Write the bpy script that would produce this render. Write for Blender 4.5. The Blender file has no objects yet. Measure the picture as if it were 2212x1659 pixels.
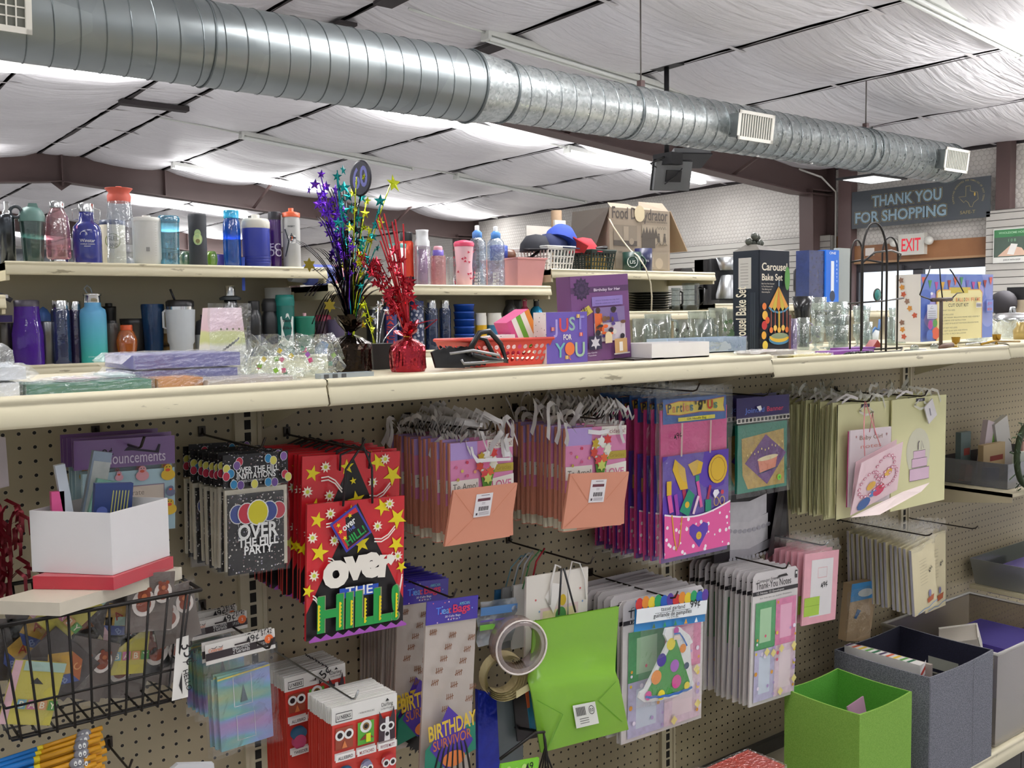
import bpy, math, random
from mathutils import Vector, Matrix
random.seed(7)
sc = bpy.context.scene
col = sc.collection
PI = math.pi
# ---------------------------------------------------------------- camera
FPX = 2114.857
CAM = Vector((-0.776591, -1.893599, 1.549907))
FW = Vector((0.608556, 0.790470, -0.069409))
RT = Vector((0.791713, -0.610735, -0.013918))
DN = Vector((-0.053392, -0.046483, -0.997491))
cd = bpy.data.cameras.new('camera'); cam = bpy.data.objects.new('camera', cd); col.objects.link(cam)
cd.sensor_width = 36.0; cd.lens = FPX*36.0/2212.0; cd.clip_end = 200; cd.clip_start = 0.05
m3 = Matrix((RT, -DN, -FW)).transposed()
cam.matrix_world = Matrix.Translation(CAM) @ m3.to_4x4()
sc.camera = cam
# ---------------------------------------------------------------- world, lights, exposure
w = bpy.data.worlds.new('world'); sc.world = w; w.use_nodes = True
bgn = w.node_tree.nodes['Background']; bgn.inputs[0].default_value = (0.95, 0.98, 1.0, 1); bgn.inputs[1].default_value = 0.62
sc.view_settings.view_transform = 'Standard'; sc.view_settings.look = 'None'
sc.view_settings.gamma = 1.0; sc.view_settings.use_curve_mapping = False
sc.view_settings.exposure = 0.0
def roofz(x): return 3.97 - abs(x-2.76)/12.0
def lamp_pair(x, y, pw=70, up=0.5):
    """strip light shining down, plus an added lamp facing up to brighten the ceiling"""
    for k, (e, rx) in enumerate(((pw, 0), (pw*up, PI))):
        if e <= 0: continue
        l = bpy.data.lights.new('tube_and_fill_light', 'AREA'); l.shape = 'RECTANGLE'; l.size = 2.4; l.size_y = 0.3; l.energy = e; l.color = (1.0, 0.99, 0.975)
        o = bpy.data.objects.new('tube_and_fill_light', l); o.location = (x, y, roofz(x)-(0.22 if k == 0 else 0.34)); o.rotation_euler = (rx, 0, 0); col.objects.link(o)
for (x, y, pw, up) in [(8.0, 1.0, 110, 3.0), (4.6, -0.9, 26, 2.2), (0.6, -1.4, 18, 2), (-2.4, -1.0, 20, 1.5), (3.0, 1.7, 75, 0.9), (-1.2, 3.0, 70, 1.0), (-3.0, 6.5, 60, 0.8), (7.6, -2.6, 40, 1.2), (2.4, -4.4, 20, 2), (-2.4, -4.6, 20, 1.5),
                       (8.15, 7.02, 32, 0.45), (5.4, 7.02, 40, 0.45), (1.4, 7.4, 45, 0.45), (5.2, 12.2, 40, 0.45), (5.6, 16.2, 45, 0.45), (0.5, 12.2, 40, 0.6), (8.5, 12.2, 25, 0.6), (1.5, 20.0, 60, 0.7), (7.5, 20.0, 60, 0.7), (4, 25, 70, 0.7)]:
    lamp_pair(x, y, pw, up)  # positions also include unseen lamps added to light the store
# ---------------------------------------------------------------- picture geometry helpers (pixel -> point at a known depth)
def ray(px, py): return FW + RT*((px-1106)/FPX) + DN*((py-829.5)/FPX)
def aY(px, py, Y): d = ray(px, py); return CAM + d*((Y-CAM.y)/d.y)
def aX(px, py, X): d = ray(px, py); return CAM + d*((X-CAM.x)/d.x)
def aZ(px, py, Z): d = ray(px, py); return CAM + d*((Z-CAM.z)/d.z)
def dep(P): return (P-CAM).dot(FW)
# ---------------------------------------------------------------- materials
MC = {}
def lin(h):
    h = h.lstrip('#'); o = []
    for i in (0, 2, 4):
        c = int(h[i:i+2], 16)/255.0
        o.append(c/12.92 if c <= 0.04045 else ((c+0.055)/1.055)**2.4)
    return tuple(o)+(1.0,)
def newmat(name):
    m = bpy.data.materials.new(name); m.use_nodes = True; nt = m.node_tree; nt.nodes.clear()
    out = nt.nodes.new('ShaderNodeOutputMaterial'); return m, nt, out
def nd(nt, t, **kw):
    n = nt.nodes.new(t)
    for k, v in kw.items():
        if k.startswith('i_'): n.inputs[k[2:].replace('_', ' ')].default_value = v
        else: setattr(n, k, v)
    return n
def C(hx, r=0.5, metal=0.0, nz=0.05, scale=18.0, bump=0.0, coat=0.0):
    key = (hx, r, metal, nz, scale, bump, coat)
    if key in MC: return MC[key]
    m, nt, out = newmat('paint_'+hx.strip('#'))
    b = nd(nt, 'ShaderNodeBsdfPrincipled'); L = nt.links.new
    b.inputs['Roughness'].default_value = r; b.inputs['Metallic'].default_value = metal
    if coat: b.inputs['Coat Weight'].default_value = coat; b.inputs['Coat Roughness'].default_value = 0.08
    c = lin(hx)
    tc = nd(nt, 'ShaderNodeTexCoord'); n = nd(nt, 'ShaderNodeTexNoise'); n.inputs['Scale'].default_value = scale
    L(tc.outputs['Object'], n.inputs['Vector'])
    mx = nd(nt, 'ShaderNodeMix', data_type='RGBA'); mx.inputs[6].default_value = tuple(max(0, v*(1-nz)) for v in c[:3])+(1,)
    mx.inputs[7].default_value = tuple(min(1, v*(1+nz)) for v in c[:3])+(1,)
    L(n.outputs['Fac'], mx.inputs[0]); L(mx.outputs[2], b.inputs['Base Color'])
    if bump:
        bp = nd(nt, 'ShaderNodeBump'); bp.inputs['Strength'].default_value = bump; bp.inputs['Distance'].default_value = 0.004
        L(n.outputs['Fac'], bp.inputs['Height']); L(bp.outputs[0], b.inputs['Normal'])
    L(b.outputs[0], out.inputs[0]); MC[key] = m; return m
def FILM(tint='#ffffff', gl=0.16, r=0.12, bump=0.6, haze=0.0, scale=30.0):
    """clear wrap or tinted plastic: straight-through plus a glossy sheen"""
    key = ('film', tint, gl, r, bump, haze, scale)
    if key in MC: return MC[key]
    m, nt, out = newmat('clear_'+tint.strip('#')); L = nt.links.new
    t = nd(nt, 'ShaderNodeBsdfTransparent'); t.inputs[0].default_value = lin(tint)
    g = nd(nt, 'ShaderNodeBsdfGlossy'); g.inputs['Roughness'].default_value = r; g.inputs[0].default_value = (1, 1, 1, 1)
    lw = nd(nt, 'ShaderNodeLayerWeight'); lw.inputs[0].default_value = 0.35
    tc = nd(nt, 'ShaderNodeTexCoord'); n = nd(nt, 'ShaderNodeTexNoise'); n.inputs['Scale'].default_value = scale; n.inputs['Detail'].default_value = 3
    L(tc.outputs['Object'], n.inputs['Vector'])
    bp = nd(nt, 'ShaderNodeBump'); bp.inputs['Strength'].default_value = bump; bp.inputs['Distance'].default_value = 0.01
    L(n.outputs['Fac'], bp.inputs['Height']); L(bp.outputs[0], g.inputs['Normal'])
    ma = nd(nt, 'ShaderNodeMath', operation='MULTIPLY_ADD'); ma.inputs[1].default_value = 0.28; ma.inputs[2].default_value = gl
    L(lw.outputs['Facing'], ma.inputs[0])
    mx = nd(nt, 'ShaderNodeMixShader'); L(ma.outputs[0], mx.inputs[0]); L(t.outputs[0], mx.inputs[1]); L(g.outputs[0], mx.inputs[2])
    last = mx
    if haze:
        d = nd(nt, 'ShaderNodeBsdfDiffuse'); d.inputs[0].default_value = lin(tint)
        m2 = nd(nt, 'ShaderNodeMixShader'); m2.inputs[0].default_value = haze
        L(mx.outputs[0], m2.inputs[1]); L(d.outputs[0], m2.inputs[2]); last = m2
    L(last.outputs[0], out.inputs[0]); MC[key] = m; return m
def EMIT(hx, s):
    key = ('emit', hx, s)
    if key in MC: return MC[key]
    m, nt, out = newmat('lamp_and_sky_glow'); e = nd(nt, 'ShaderNodeEmission'); e.inputs[0].default_value = lin(hx); e.inputs[1].default_value = s
    nt.links.new(e.outputs[0], out.inputs[0]); MC[key] = m; return m
def vmath(nt, op, a=None, b=None):
    n = nt.nodes.new('ShaderNodeVectorMath'); n.operation = op
    for i, v in enumerate((a, b)):
        if v is None: continue
        if isinstance(v, (tuple, list)): n.inputs[i].default_value = v
        else: nt.links.new(v, n.inputs[i])
    return n
def smath(nt, op, a=None, b=None, c=None):
    n = nt.nodes.new('ShaderNodeMath'); n.operation = op
    for i, v in enumerate((a, b, c)):
        if v is None: continue
        if isinstance(v, (int, float)): n.inputs[i].default_value = v
        else: nt.links.new(v, n.inputs[i])
    return n.outputs[0]
def pegboard_mat():
    m, nt, out = newmat('perforated_steel'); L = nt.links.new
    tc = nd(nt, 'ShaderNodeTexCoord'); sx = nd(nt, 'ShaderNodeSeparateXYZ'); L(tc.outputs['Object'], sx.inputs[0])
    # holes one inch apart; object origin sits on the first hole
    def cell(o):
        f = smath(nt, 'MULTIPLY', o, 1/0.0254); f = smath(nt, 'ADD', f, 0.5); f = smath(nt, 'FRACT', f); return smath(nt, 'SUBTRACT', f, 0.5)
    a, b = cell(sx.outputs['X']), cell(sx.outputs['Z'])
    d = smath(nt, 'SQRT', smath(nt, 'ADD', smath(nt, 'MULTIPLY', a, a), smath(nt, 'MULTIPLY', b, b)))
    hole = smath(nt, 'LESS_THAN', d, 0.125)
    ring = smath(nt, 'LESS_THAN', d, 0.17)
    n = nd(nt, 'ShaderNodeTexNoise'); n.inputs['Scale'].default_value = 5; n.inputs['Detail'].default_value = 5; L(tc.outputs['Object'], n.inputs['Vector'])
    mx = nd(nt, 'ShaderNodeMix', data_type='RGBA'); mx.inputs[6].default_value = lin('#a3977c'); mx.inputs[7].default_value = lin('#b0a488'); L(n.outputs['Fac'], mx.inputs[0])
    m1 = nd(nt, 'ShaderNodeMix', data_type='RGBA'); L(ring, m1.inputs[0]); L(mx.outputs[2], m1.inputs[6]); m1.inputs[7].default_value = lin('#b3a88e')
    m2 = nd(nt, 'ShaderNodeMix', data_type='RGBA'); L(hole, m2.inputs[0]); L(m1.outputs[2], m2.inputs[6]); m2.inputs[7].default_value = lin('#14100c')
    p = nd(nt, 'ShaderNodeBsdfPrincipled'); p.inputs['Roughness'].default_value = 0.5; L(m2.outputs[2], p.inputs['Base Color']); L(p.outputs[0], out.inputs[0])
    return m
def hexwall_mat():
    m, nt, out = newmat('wire_faced_insulation'); L = nt.links.new
    tc = nd(nt, 'ShaderNodeTexCoord'); sx = nd(nt, 'ShaderNodeSeparateXYZ'); L(tc.outputs['Object'], sx.inputs[0])
    cb = nd(nt, 'ShaderNodeCombineXYZ'); S = 1/0.058
    nz = nd(nt, 'ShaderNodeTexNoise'); nz.inputs['Scale'].default_value = 4; L(tc.outputs['Object'], nz.inputs['Vector'])
    wob = smath(nt, 'MULTIPLY', nz.outputs['Fac'], 0.35)
    L(smath(nt, 'ADD', smath(nt, 'MULTIPLY', sx.outputs['Y'], S), wob), cb.inputs[0]); L(smath(nt, 'ADD', smath(nt, 'MULTIPLY', sx.outputs['Z'], S), wob), cb.inputs[1])
    R = (1.0, 1.7320508, 1.0); H = (0.5, 0.8660254, 0.5)
    a = vmath(nt, 'SUBTRACT', vmath(nt, 'MODULO', vmath(nt, 'ADD', cb.outputs[0], (400.0, 400*1.7320508, 0)).outputs[0], R).outputs[0], H)
    b = vmath(nt, 'SUBTRACT', vmath(nt, 'MODULO', vmath(nt, 'ADD', cb.outputs[0], (400.5, 400.5*1.7320508, 0)).outputs[0], R).outputs[0], H)
    def flat(v): 
        return vmath(nt, 'MULTIPLY', v.outputs[0], (1, 1, 0))
    a, b = flat(a), flat(b)
    la = vmath(nt, 'LENGTH', a.outputs[0]); lb = vmath(nt, 'LENGTH', b.outputs[0])
    sel = smath(nt, 'LESS_THAN', la.outputs['Value'], lb.outputs['Value'])
    mxv = nd(nt, 'ShaderNodeMix', data_type='VECTOR'); L(sel, mxv.inputs[0]); L(b.outputs[0], mxv.inputs[4]); L(a.outputs[0], mxv.inputs[5])
    ab = vmath(nt, 'ABSOLUTE', mxv.outputs[1]); dt = vmath(nt, 'DOT_PRODUCT', ab.outputs[0], (0.5, 0.8660254, 0))
    s2 = nd(nt, 'ShaderNodeSeparateXYZ'); L(ab.outputs[0], s2.inputs[0])
    d = smath(nt, 'MAXIMUM', dt.outputs['Value'], s2.outputs[0])       # 0 centre .. 0.5 edge
    edge = smath(nt, 'GREATER_THAN', d, 0.46)
    hgt = smath(nt, 'SUBTRACT', 0.5, smath(nt, 'MULTIPLY', d, d))
    mx = nd(nt, 'ShaderNodeMix', data_type='RGBA'); mx.inputs[6].default_value = lin('#cfcac4'); mx.inputs[7].default_value = lin('#e2ded8'); L(nz.outputs['Fac'], mx.inputs[0])
    m1 = nd(nt, 'ShaderNodeMix', data_type='RGBA'); L(edge, m1.inputs[0]); L(mx.outputs[2], m1.inputs[6]); m1.inputs[7].default_value = lin('#bbb5ae')
    bp = nd(nt, 'ShaderNodeBump'); bp.inputs['Strength'].default_value = 0.6; bp.inputs['Distance'].default_value = 0.03; L(hgt, bp.inputs['Height'])
    p = nd(nt, 'ShaderNodeBsdfPrincipled'); p.inputs['Roughness'].default_value = 0.42; L(m1.outputs[2], p.inputs['Base Color']); L(bp.outputs[0], p.inputs['Normal']); L(p.outputs[0], out.inputs[0])
    return m
def ceiling_mat():
    m, nt, out = newmat('quilted_white_vinyl'); L = nt.links.new
    tc = nd(nt, 'ShaderNodeTexCoord'); mp = nd(nt, 'ShaderNodeMapping'); mp.inputs['Scale'].default_value = (1.2, 9.0, 1.0); mp.inputs['Rotation'].default_value = (0, 0, 0.3)
    L(tc.outputs['Object'], mp.inputs[0]); n = nd(nt, 'ShaderNodeTexNoise'); n.inputs['Scale'].default_value = 1.6; n.inputs['Detail'].default_value = 4; n.inputs['Distortion'].default_value = 0.6
    L(mp.outputs[0], n.inputs['Vector'])
    bp = nd(nt, 'ShaderNodeBump'); bp.inputs['Strength'].default_value = 0.45; bp.inputs['Distance'].default_value = 0.06; L(n.outputs['Fac'], bp.inputs['Height'])
    n2 = nd(nt, 'ShaderNodeTexNoise'); n2.inputs['Scale'].default_value = 0.7; L(tc.outputs['Object'], n2.inputs['Vector'])
    mx = nd(nt, 'ShaderNodeMix', data_type='RGBA'); mx.inputs[6].default_value = lin('#dad7dc'); mx.inputs[7].default_value = lin('#ecebef'); L(n2.outputs['Fac'], mx.inputs[0])
    p = nd(nt, 'ShaderNodeBsdfPrincipled'); p.inputs['Roughness'].default_value = 0.33; p.inputs['Specular IOR Level'].default_value = 0.6
    L(mx.outputs[2], p.inputs['Base Color']); L(bp.outputs[0], p.inputs['Normal']); L(p.outputs[0], out.inputs[0]); return m
def galv_mat(name, sc1, c1, c2, r):
    m, nt, out = newmat(name); L = nt.links.new
    tc = nd(nt, 'ShaderNodeTexCoord'); v = nd(nt, 'ShaderNodeTexVoronoi'); v.inputs['Scale'].default_value = sc1; L(tc.outputs['Object'], v.inputs['Vector'])
    sp = nd(nt, 'ShaderNodeSeparateColor'); L(v.outputs['Color'], sp.inputs[0])
    mx = nd(nt, 'ShaderNodeMix', data_type='RGBA'); L(sp.outputs[0], mx.inputs[0]); mx.inputs[6].default_value = lin(c1); mx.inputs[7].default_value = lin(c2)
    p = nd(nt, 'ShaderNodeBsdfPrincipled'); p.inputs['Metallic'].default_value = 0.85
    L(smath(nt, 'MULTIPLY_ADD', sp.outputs[1], 0.16, r), p.inputs['Roughness']); L(mx.outputs[2], p.inputs['Base Color']); L(p.outputs[0], out.inputs[0]); return m
def fabric_mat(hx, hx2, s=260):
    key = ('fab', hx, s)
    if key in MC: return MC[key]
    m, nt, out = newmat('woven_fabric'); L = nt.links.new
    tc = nd(nt, 'ShaderNodeTexCoord'); n = nd(nt, 'ShaderNodeTexNoise'); n.inputs['Scale'].default_value = s; n.inputs['Detail'].default_value = 3; L(tc.outputs['Object'], n.inputs['Vector'])
    cr = nd(nt, 'ShaderNodeMapRange'); cr.inputs[1].default_value = 0.35; cr.inputs[2].default_value = 0.65; L(n.outputs['Fac'], cr.inputs[0])
    mx = nd(nt, 'ShaderNodeMix', data_type='RGBA'); L(cr.outputs[0], mx.inputs[0]); mx.inputs[6].default_value = lin(hx); mx.inputs[7].default_value = lin(hx2)
    p = nd(nt, 'ShaderNodeBsdfPrincipled'); p.inputs['Roughness'].default_value = 0.9; L(mx.outputs[2], p.inputs['Base Color'])
    bp = nd(nt, 'ShaderNodeBump'); bp.inputs['Strength'].default_value = 0.3; bp.inputs['Distance'].default_value = 0.002; L(n.outputs['Fac'], bp.inputs['Height']); L(bp.outputs[0], p.inputs['Normal'])
    L(p.outputs[0], out.inputs[0]); MC[key] = m; return m
def grad_mat(name, stops, axis='Z', lo=0.0, hi=1.0, r=0.4, metal=0.0, wav=0.0):
    """print with its own colour bands along one local axis"""
    m, nt, out = newmat(name); L = nt.links.new
    tc = nd(nt, 'ShaderNodeTexCoord'); sx = nd(nt, 'ShaderNodeSeparateXYZ'); L(tc.outputs['Object'], sx.inputs[0])
    v = sx.outputs[axis]
    if wav:
        n = nd(nt, 'ShaderNodeTexNoise'); n.inputs['Scale'].default_value = 9; L(tc.outputs['Object'], n.inputs['Vector'])
        v = smath(nt, 'MULTIPLY_ADD', smath(nt, 'SUBTRACT', n.outputs['Fac'], 0.5), wav, v)
    mr = nd(nt, 'ShaderNodeMapRange'); mr.inputs[1].default_value = lo; mr.inputs[2].default_value = hi; L(v, mr.inputs[0])
    cr = nd(nt, 'ShaderNodeValToRGB'); L(mr.outputs[0], cr.inputs[0]); el = cr.color_ramp.elements
    for i, (pz, hx) in enumerate(stops):
        e = el[i] if i < 2 else el.new(pz)
        e.position = pz; e.color = lin(hx)
    p = nd(nt, 'ShaderNodeBsdfPrincipled'); p.inputs['Roughness'].default_value = r; p.inputs['Metallic'].default_value = metal
    L(cr.outputs[0], p.inputs['Base Color']); L(p.outputs[0], out.inputs[0]); return m
def dots_mat(name, base, dots, s=60, th=0.3, r=0.4):
    m, nt, out = newmat(name); L = nt.links.new
    tc = nd(nt, 'ShaderNodeTexCoord'); v = nd(nt, 'ShaderNodeTexVoronoi'); v.inputs['Scale'].default_value = s; L(tc.outputs['Object'], v.inputs['Vector'])
    lt = smath(nt, 'LESS_THAN', v.outputs['Distance'], th)
    sp = nd(nt, 'ShaderNodeSeparateColor'); L(v.outputs['Color'], sp.inputs[0])
    cr = nd(nt, 'ShaderNodeValToRGB'); cr.color_ramp.interpolation = 'CONSTANT'; L(sp.outputs[0], cr.inputs[0]); el = cr.color_ramp.elements
    for i, hx in enumerate(dots):
        e = el[i] if i < 2 else el.new(i/len(dots))
        e.position = i/len(dots); e.color = lin(hx)
    mx = nd(nt, 'ShaderNodeMix', data_type='RGBA'); L(lt, mx.inputs[0]); mx.inputs[6].default_value = lin(base); L(cr.outputs[0], mx.inputs[7])
    p = nd(nt, 'ShaderNodeBsdfPrincipled'); p.inputs['Roughness'].default_value = r; L(mx.outputs[2], p.inputs['Base Color']); L(p.outputs[0], out.inputs[0]); return m
def CHROME(): return C('#d9dbdc', 0.16, 1.0, 0.02)
def STEEL(): return C('#b9bcbe', 0.3, 1.0, 0.05)
# ---------------------------------------------------------------- mesh builder
TXT = {}
def textmesh(s, bold=0.0):
    k = (s, bold)
    if k not in TXT:
        cu = bpy.data.curves.new('t', 'FONT'); cu.body = s; cu.size = 1.0; cu.offset = bold; cu.resolution_u = 3; cu.fill_mode = 'BOTH'
        o = bpy.data.objects.new('t', cu); col.objects.link(o)
        me = bpy.data.meshes.new_from_object(o.evaluated_get(bpy.context.evaluated_depsgraph_get()))
        vs = [(v.co.x, v.co.y) for v in me.vertices]; fs = [tuple(p.vertices) for p in me.polygons]
        bpy.data.objects.remove(o); bpy.data.curves.remove(cu); bpy.data.meshes.remove(me)
        if vs:
            x0 = min(v[0] for v in vs); x1 = max(v[0] for v in vs); y0 = min(v[1] for v in vs); y1 = max(v[1] for v in vs)
        else: x0 = x1 = y0 = y1 = 0
        TXT[k] = (vs, fs, x0, x1, y0, y1)
    return TXT[k]
class MB:
    def __init__(s): s.v = []; s.f = []; s.mi = []; s.sm = []; s.ms = []; s.M = Matrix.Identity(4); s.lay = 0
    def m(s, mat):
        if mat not in s.ms: s.ms.append(mat)
        return s.ms.index(mat)
    def add(s, vs, fs, mat, smooth=False):
        b = len(s.v); k = s.m(mat)
        for v in vs: s.v.append(tuple(s.M @ Vector(v)))
        for f in fs: s.f.append(tuple(b+i for i in f)); s.mi.append(k); s.sm.append(smooth)
        return s
    def box(s, x0, y0, z0, x1, y1, z1, mat, top=None, tx=0, ty=0):
        """box; tx,ty push the top outward on each side (flare)"""
        vs = [(x0, y0, z0), (x1, y0, z0), (x1, y1, z0), (x0, y1, z0), (x0-tx, y0-ty, z1), (x1+tx, y0-ty, z1), (x1+tx, y1+ty, z1), (x0-tx, y1+ty, z1)]
        return s.add(vs, [(0, 3, 2, 1), (4, 5, 6, 7), (0, 1, 5, 4), (1, 2, 6, 5), (2, 3, 7, 6), (3, 0, 4, 7)], mat)
    def lathe(s, prof, mat, n=20, c=(0, 0, 0), smooth=True, axis='Z', caps=True, sq=0):
        vs = []; fs = []
        for (r, z) in prof:
            for i in range(n):
                a = 2*PI*i/n; x, y = math.cos(a), math.sin(a)
                if sq: k = 1/max(abs(x), abs(y)); k = 1+(k-1)*sq; x *= k; y *= k
                p = (r*x, r*y, z)
                if axis == 'X': p = (p[2], p[0], p[1])
                elif axis == 'Y': p = (p[0], p[2], p[1])
                vs.append((p[0]+c[0], p[1]+c[1], p[2]+c[2]))
        for j in range(len(prof)-1):
            for i in range(n): fs.append((j*n+i, j*n+(i+1) % n, (j+1)*n+(i+1) % n, (j+1)*n+i))
        s.add(vs, fs, mat, smooth)
        if caps:
            b = len(vs)-n
            if prof[0][0] > 1e-5: s.add(vs[:n], [tuple(range(n))[::-1]], mat)
            if prof[-1][0] > 1e-5: s.add(vs[b:], [tuple(range(n))], mat)
        return s
    def tube(s, pts, r, mat, n=6, closed=False, taper=None):
        pts = [Vector(p) for p in pts]; vs = []; fs = []; N = len(pts)
        if N < 2: return s
        up = None
        for i, p in enumerate(pts):
            a = pts[(i-1) % N] if (i > 0 or closed) else p; b = pts[(i+1) % N] if (i < N-1 or closed) else p
            t = (b-a).normalized() if (b-a).length > 1e-9 else Vector((0, 0, 1))
            if up is None: up = t.orthogonal().normalized()
            else:
                up = up - t*up.dot(t)
                up = up.normalized() if up.length > 1e-6 else t.orthogonal().normalized()
            w2 = t.cross(up); rr = r*(taper[i] if taper else 1)
            for k in range(n):
                an = 2*PI*k/n; vs.append(tuple(p+up*(rr*math.cos(an))+w2*(rr*math.sin(an))))
        for i in range(N if closed else N-1):
            for k in range(n): fs.append((i*n+k, i*n+(k+1) % n, ((i+1) % N)*n+(k+1) % n, ((i+1) % N)*n+k))
        if not closed: fs.append(tuple(range(n))[::-1]); fs.append(tuple((N-1)*n+k for k in range(n)))
        return s.add(vs, fs, mat, n > 4)
    def ribbon(s, pts, wv, mat):
        """flat strip along pts, half-width vector wv (or list)"""
        vs = []; N = len(pts)
        for i, p in enumerate(pts):
            wvi = Vector(wv[i]) if isinstance(wv, list) else Vector(wv)
            vs += [tuple(Vector(p)-wvi), tuple(Vector(p)+wvi)]
        return s.add(vs, [(2*i, 2*i+1, 2*i+3, 2*i+2) for i in range(N-1)], mat, True)
    def prism(s, poly, y0, y1, mat):
        """outline in XZ extruded from y0 (front) to y1"""
        n = len(poly); vs = [(x, y0, z) for x, z in poly]+[(x, y1, z) for x, z in poly]
        return s.add(vs, [tuple(range(n)), tuple(range(2*n-1, n-1, -1))]+[(i, i+n, (i+1) % n+n, (i+1) % n) for i in range(n)], mat)
    def flat(s, poly, mat, y=None):
        """printed shape facing -Y, each one a hair in front of the last"""
        s.lay += 1; yy = y if y is not None else s.y0-0.00025*s.lay
        return s.add([(x, yy, z) for x, z in poly], [tuple(range(len(poly)))], mat)
    y0 = 0.0
    def page(s, y0): s.y0 = y0; s.lay = 0; return s
    def rect(s, x0, z0, x1, z1, mat): return s.flat([(x0, z0), (x1, z0), (x1, z1), (x0, z1)], mat)
    def disc(s, x, z, rx, mat, rz=None, n=18, rot=0):
        rz = rz or rx; q = []
        for i in range(n):
            a = 2*PI*i/n; u, v = rx*math.cos(a), rz*math.sin(a)
            q.append((x+u*math.cos(rot)-v*math.sin(rot), z+u*math.sin(rot)+v*math.cos(rot)))
        return s.flat(q, mat)
    def star(s, x, z, r, mat, k=5, inner=0.45, rot=0.0):
        q = []
        for i in range(2*k):
            a = PI/2+rot+PI*i/k; rr = r if i % 2 == 0 else r*inner; q.append((x+rr*math.cos(a), z+rr*math.sin(a)))
        return s.flat(q, mat)
    def line(s, pts, wd, mat):
        q = []; N = len(pts); L = []; Rr = []
        for i in range(N):
            a = pts[max(0, i-1)]; b = pts[min(N-1, i+1)]; dx, dz = b[0]-a[0], b[1]-a[1]; l = math.hypot(dx, dz) or 1
            nx, nz = -dz/l*wd/2, dx/l*wd/2; L.append((pts[i][0]+nx, pts[i][1]+nz)); Rr.append((pts[i][0]-nx, pts[i][1]-nz))
        s.lay += 1; yy = s.y0-0.00025*s.lay
        return s.add([(x, yy, z) for x, z in L+Rr], [(i, i+1, N+i+1, N+i) for i in range(N-1)], mat)
    def text(s, t, x, z, h, mat, w=None, al='C', bold=0.02, rot=0.0, y=None):
        """text of cap height h (or squeezed to width w) centred on x, baseline z"""
        vs, fs, x0, x1, y0, y1 = textmesh(t, round(bold*.45, 3))
        if not vs: return s
        ch = 0.70; k = h/ch; tw = (x1-x0)*k; kx = k*(w/tw) if w else k; tw = (x1-x0)*kx
        ox = {'C': -tw/2, 'L': 0, 'R': -tw}[al]; s.lay += 1; yy = y if y is not None else s.y0-0.00025*s.lay
        ca, sa = math.cos(rot), math.sin(rot); q = []
        for (a, b) in vs:
            u = ox+(a-x0)*kx; v = b*k; q.append((x+u*ca-v*sa, yy, z+u*sa+v*ca))
        return s.add(q, fs, mat)
    def sheet(s, x0, z0, x1, z1, y, mat, nx=8, nz=10, amp=0.002, seed=0, smooth=True):
        rnd = random.Random(seed); vs = []
        ph = [rnd.uniform(0, 6) for _ in range(6)]
        for j in range(nz+1):
            for i in range(nx+1):
                u, v = i/nx, j/nz
                d = amp*(math.sin(9*u+ph[0]+4*v)+math.sin(13*v+ph[1]-5*u)+0.6*rnd.uniform(-1, 1))
                vs.append((x0+(x1-x0)*u, y+d, z0+(z1-z0)*v))
        return s.add(vs, [(j*(nx+1)+i, j*(nx+1)+i+1, (j+1)*(nx+1)+i+1, (j+1)*(nx+1)+i) for j in range(nz) for i in range(nx)], mat, smooth)
    def blob(s, c, r, mat, n=10, m=7, amp=0.0, seed=0):
        rnd = random.Random(seed); vs = []; fs = []
        for j in range(m+1):
            th = PI*j/m
            for i in range(n):
                a = 2*PI*i/n; k = 1+(rnd.uniform(-amp, amp) if 0 < j < m else 0)
                vs.append((c[0]+r[0]*k*math.sin(th)*math.cos(a), c[1]+r[1]*k*math.sin(th)*math.sin(a), c[2]+r[2]*k*math.cos(th)))
        for j in range(m):
            for i in range(n): fs.append((j*n+i, (j+1)*n+i, (j+1)*n+(i+1) % n, j*n+(i+1) % n))
        return s.add(vs, fs, mat, True)
    def build(s, name, parent=None, label=None):
        me = bpy.data.meshes.new(name); me.from_pydata(s.v, [], s.f)
        for mm in s.ms: me.materials.append(mm)
        me.polygons.foreach_set('material_index', s.mi); me.polygons.foreach_set('use_smooth', s.sm); me.update()
        o = bpy.data.objects.new(name, me); col.objects.link(o)
        if parent is not None: o.parent = parent
        if label: o['label'] = label
        return o
def thing(name, label, cat, loc, rz=0.0, group=None, ry=0.0, rx=0.0):
    o = bpy.data.objects.new(name, None); col.objects.link(o); o.empty_display_size = 0.05
    o.location = loc; o.rotation_euler = (rx, ry, rz); o['label'] = label; o['category'] = cat
    if group: o['group'] = group
    return o
def tag(o, label, cat, group=None):
    o['label'] = label; o['category'] = cat
    if group: o['group'] = group
    return o
def struct(o): o['kind'] = 'structure'; return o
def dup(root, loc, rot=None, label=None, group=None, skip=()):
    r = root.copy(); col.objects.link(r); r.location = loc
    if rot is not None: r.rotation_euler = rot
    if label: r['label'] = label
    if group: r['group'] = group
    for ch in list(root.children):
        if ch.name.split('.')[0] in skip: continue
        c = ch.copy(); col.objects.link(c); c.parent = r
        for g in list(ch.children):
            d = g.copy(); col.objects.link(d); d.parent = c
    return r
# ================================================================ the room
CEIL = ceiling_mat(); HEX = hexwall_mat(); PEG = pegboard_mat()
BEIGE = C('#d8d0b2', 0.42, 0, 0.05, 8.0); BEIGE2 = C('#c9c0a2', 0.5, 0, 0.06, 8.0); MAROON = C('#584644', 0.5, 0, 0.08, 4.0); GAP = C('#3a3537', 0.8)
XW = 9.95
b = MB()
b.add([(-14, -9, 0), (XW, -9, 0), (XW, 28, 0), (-14, 28, 0)], [(0, 1, 2, 3)], C('#b6b5b4', 0.45, 0, 0.12, 2.0)); struct(b.build('floor'))
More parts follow.
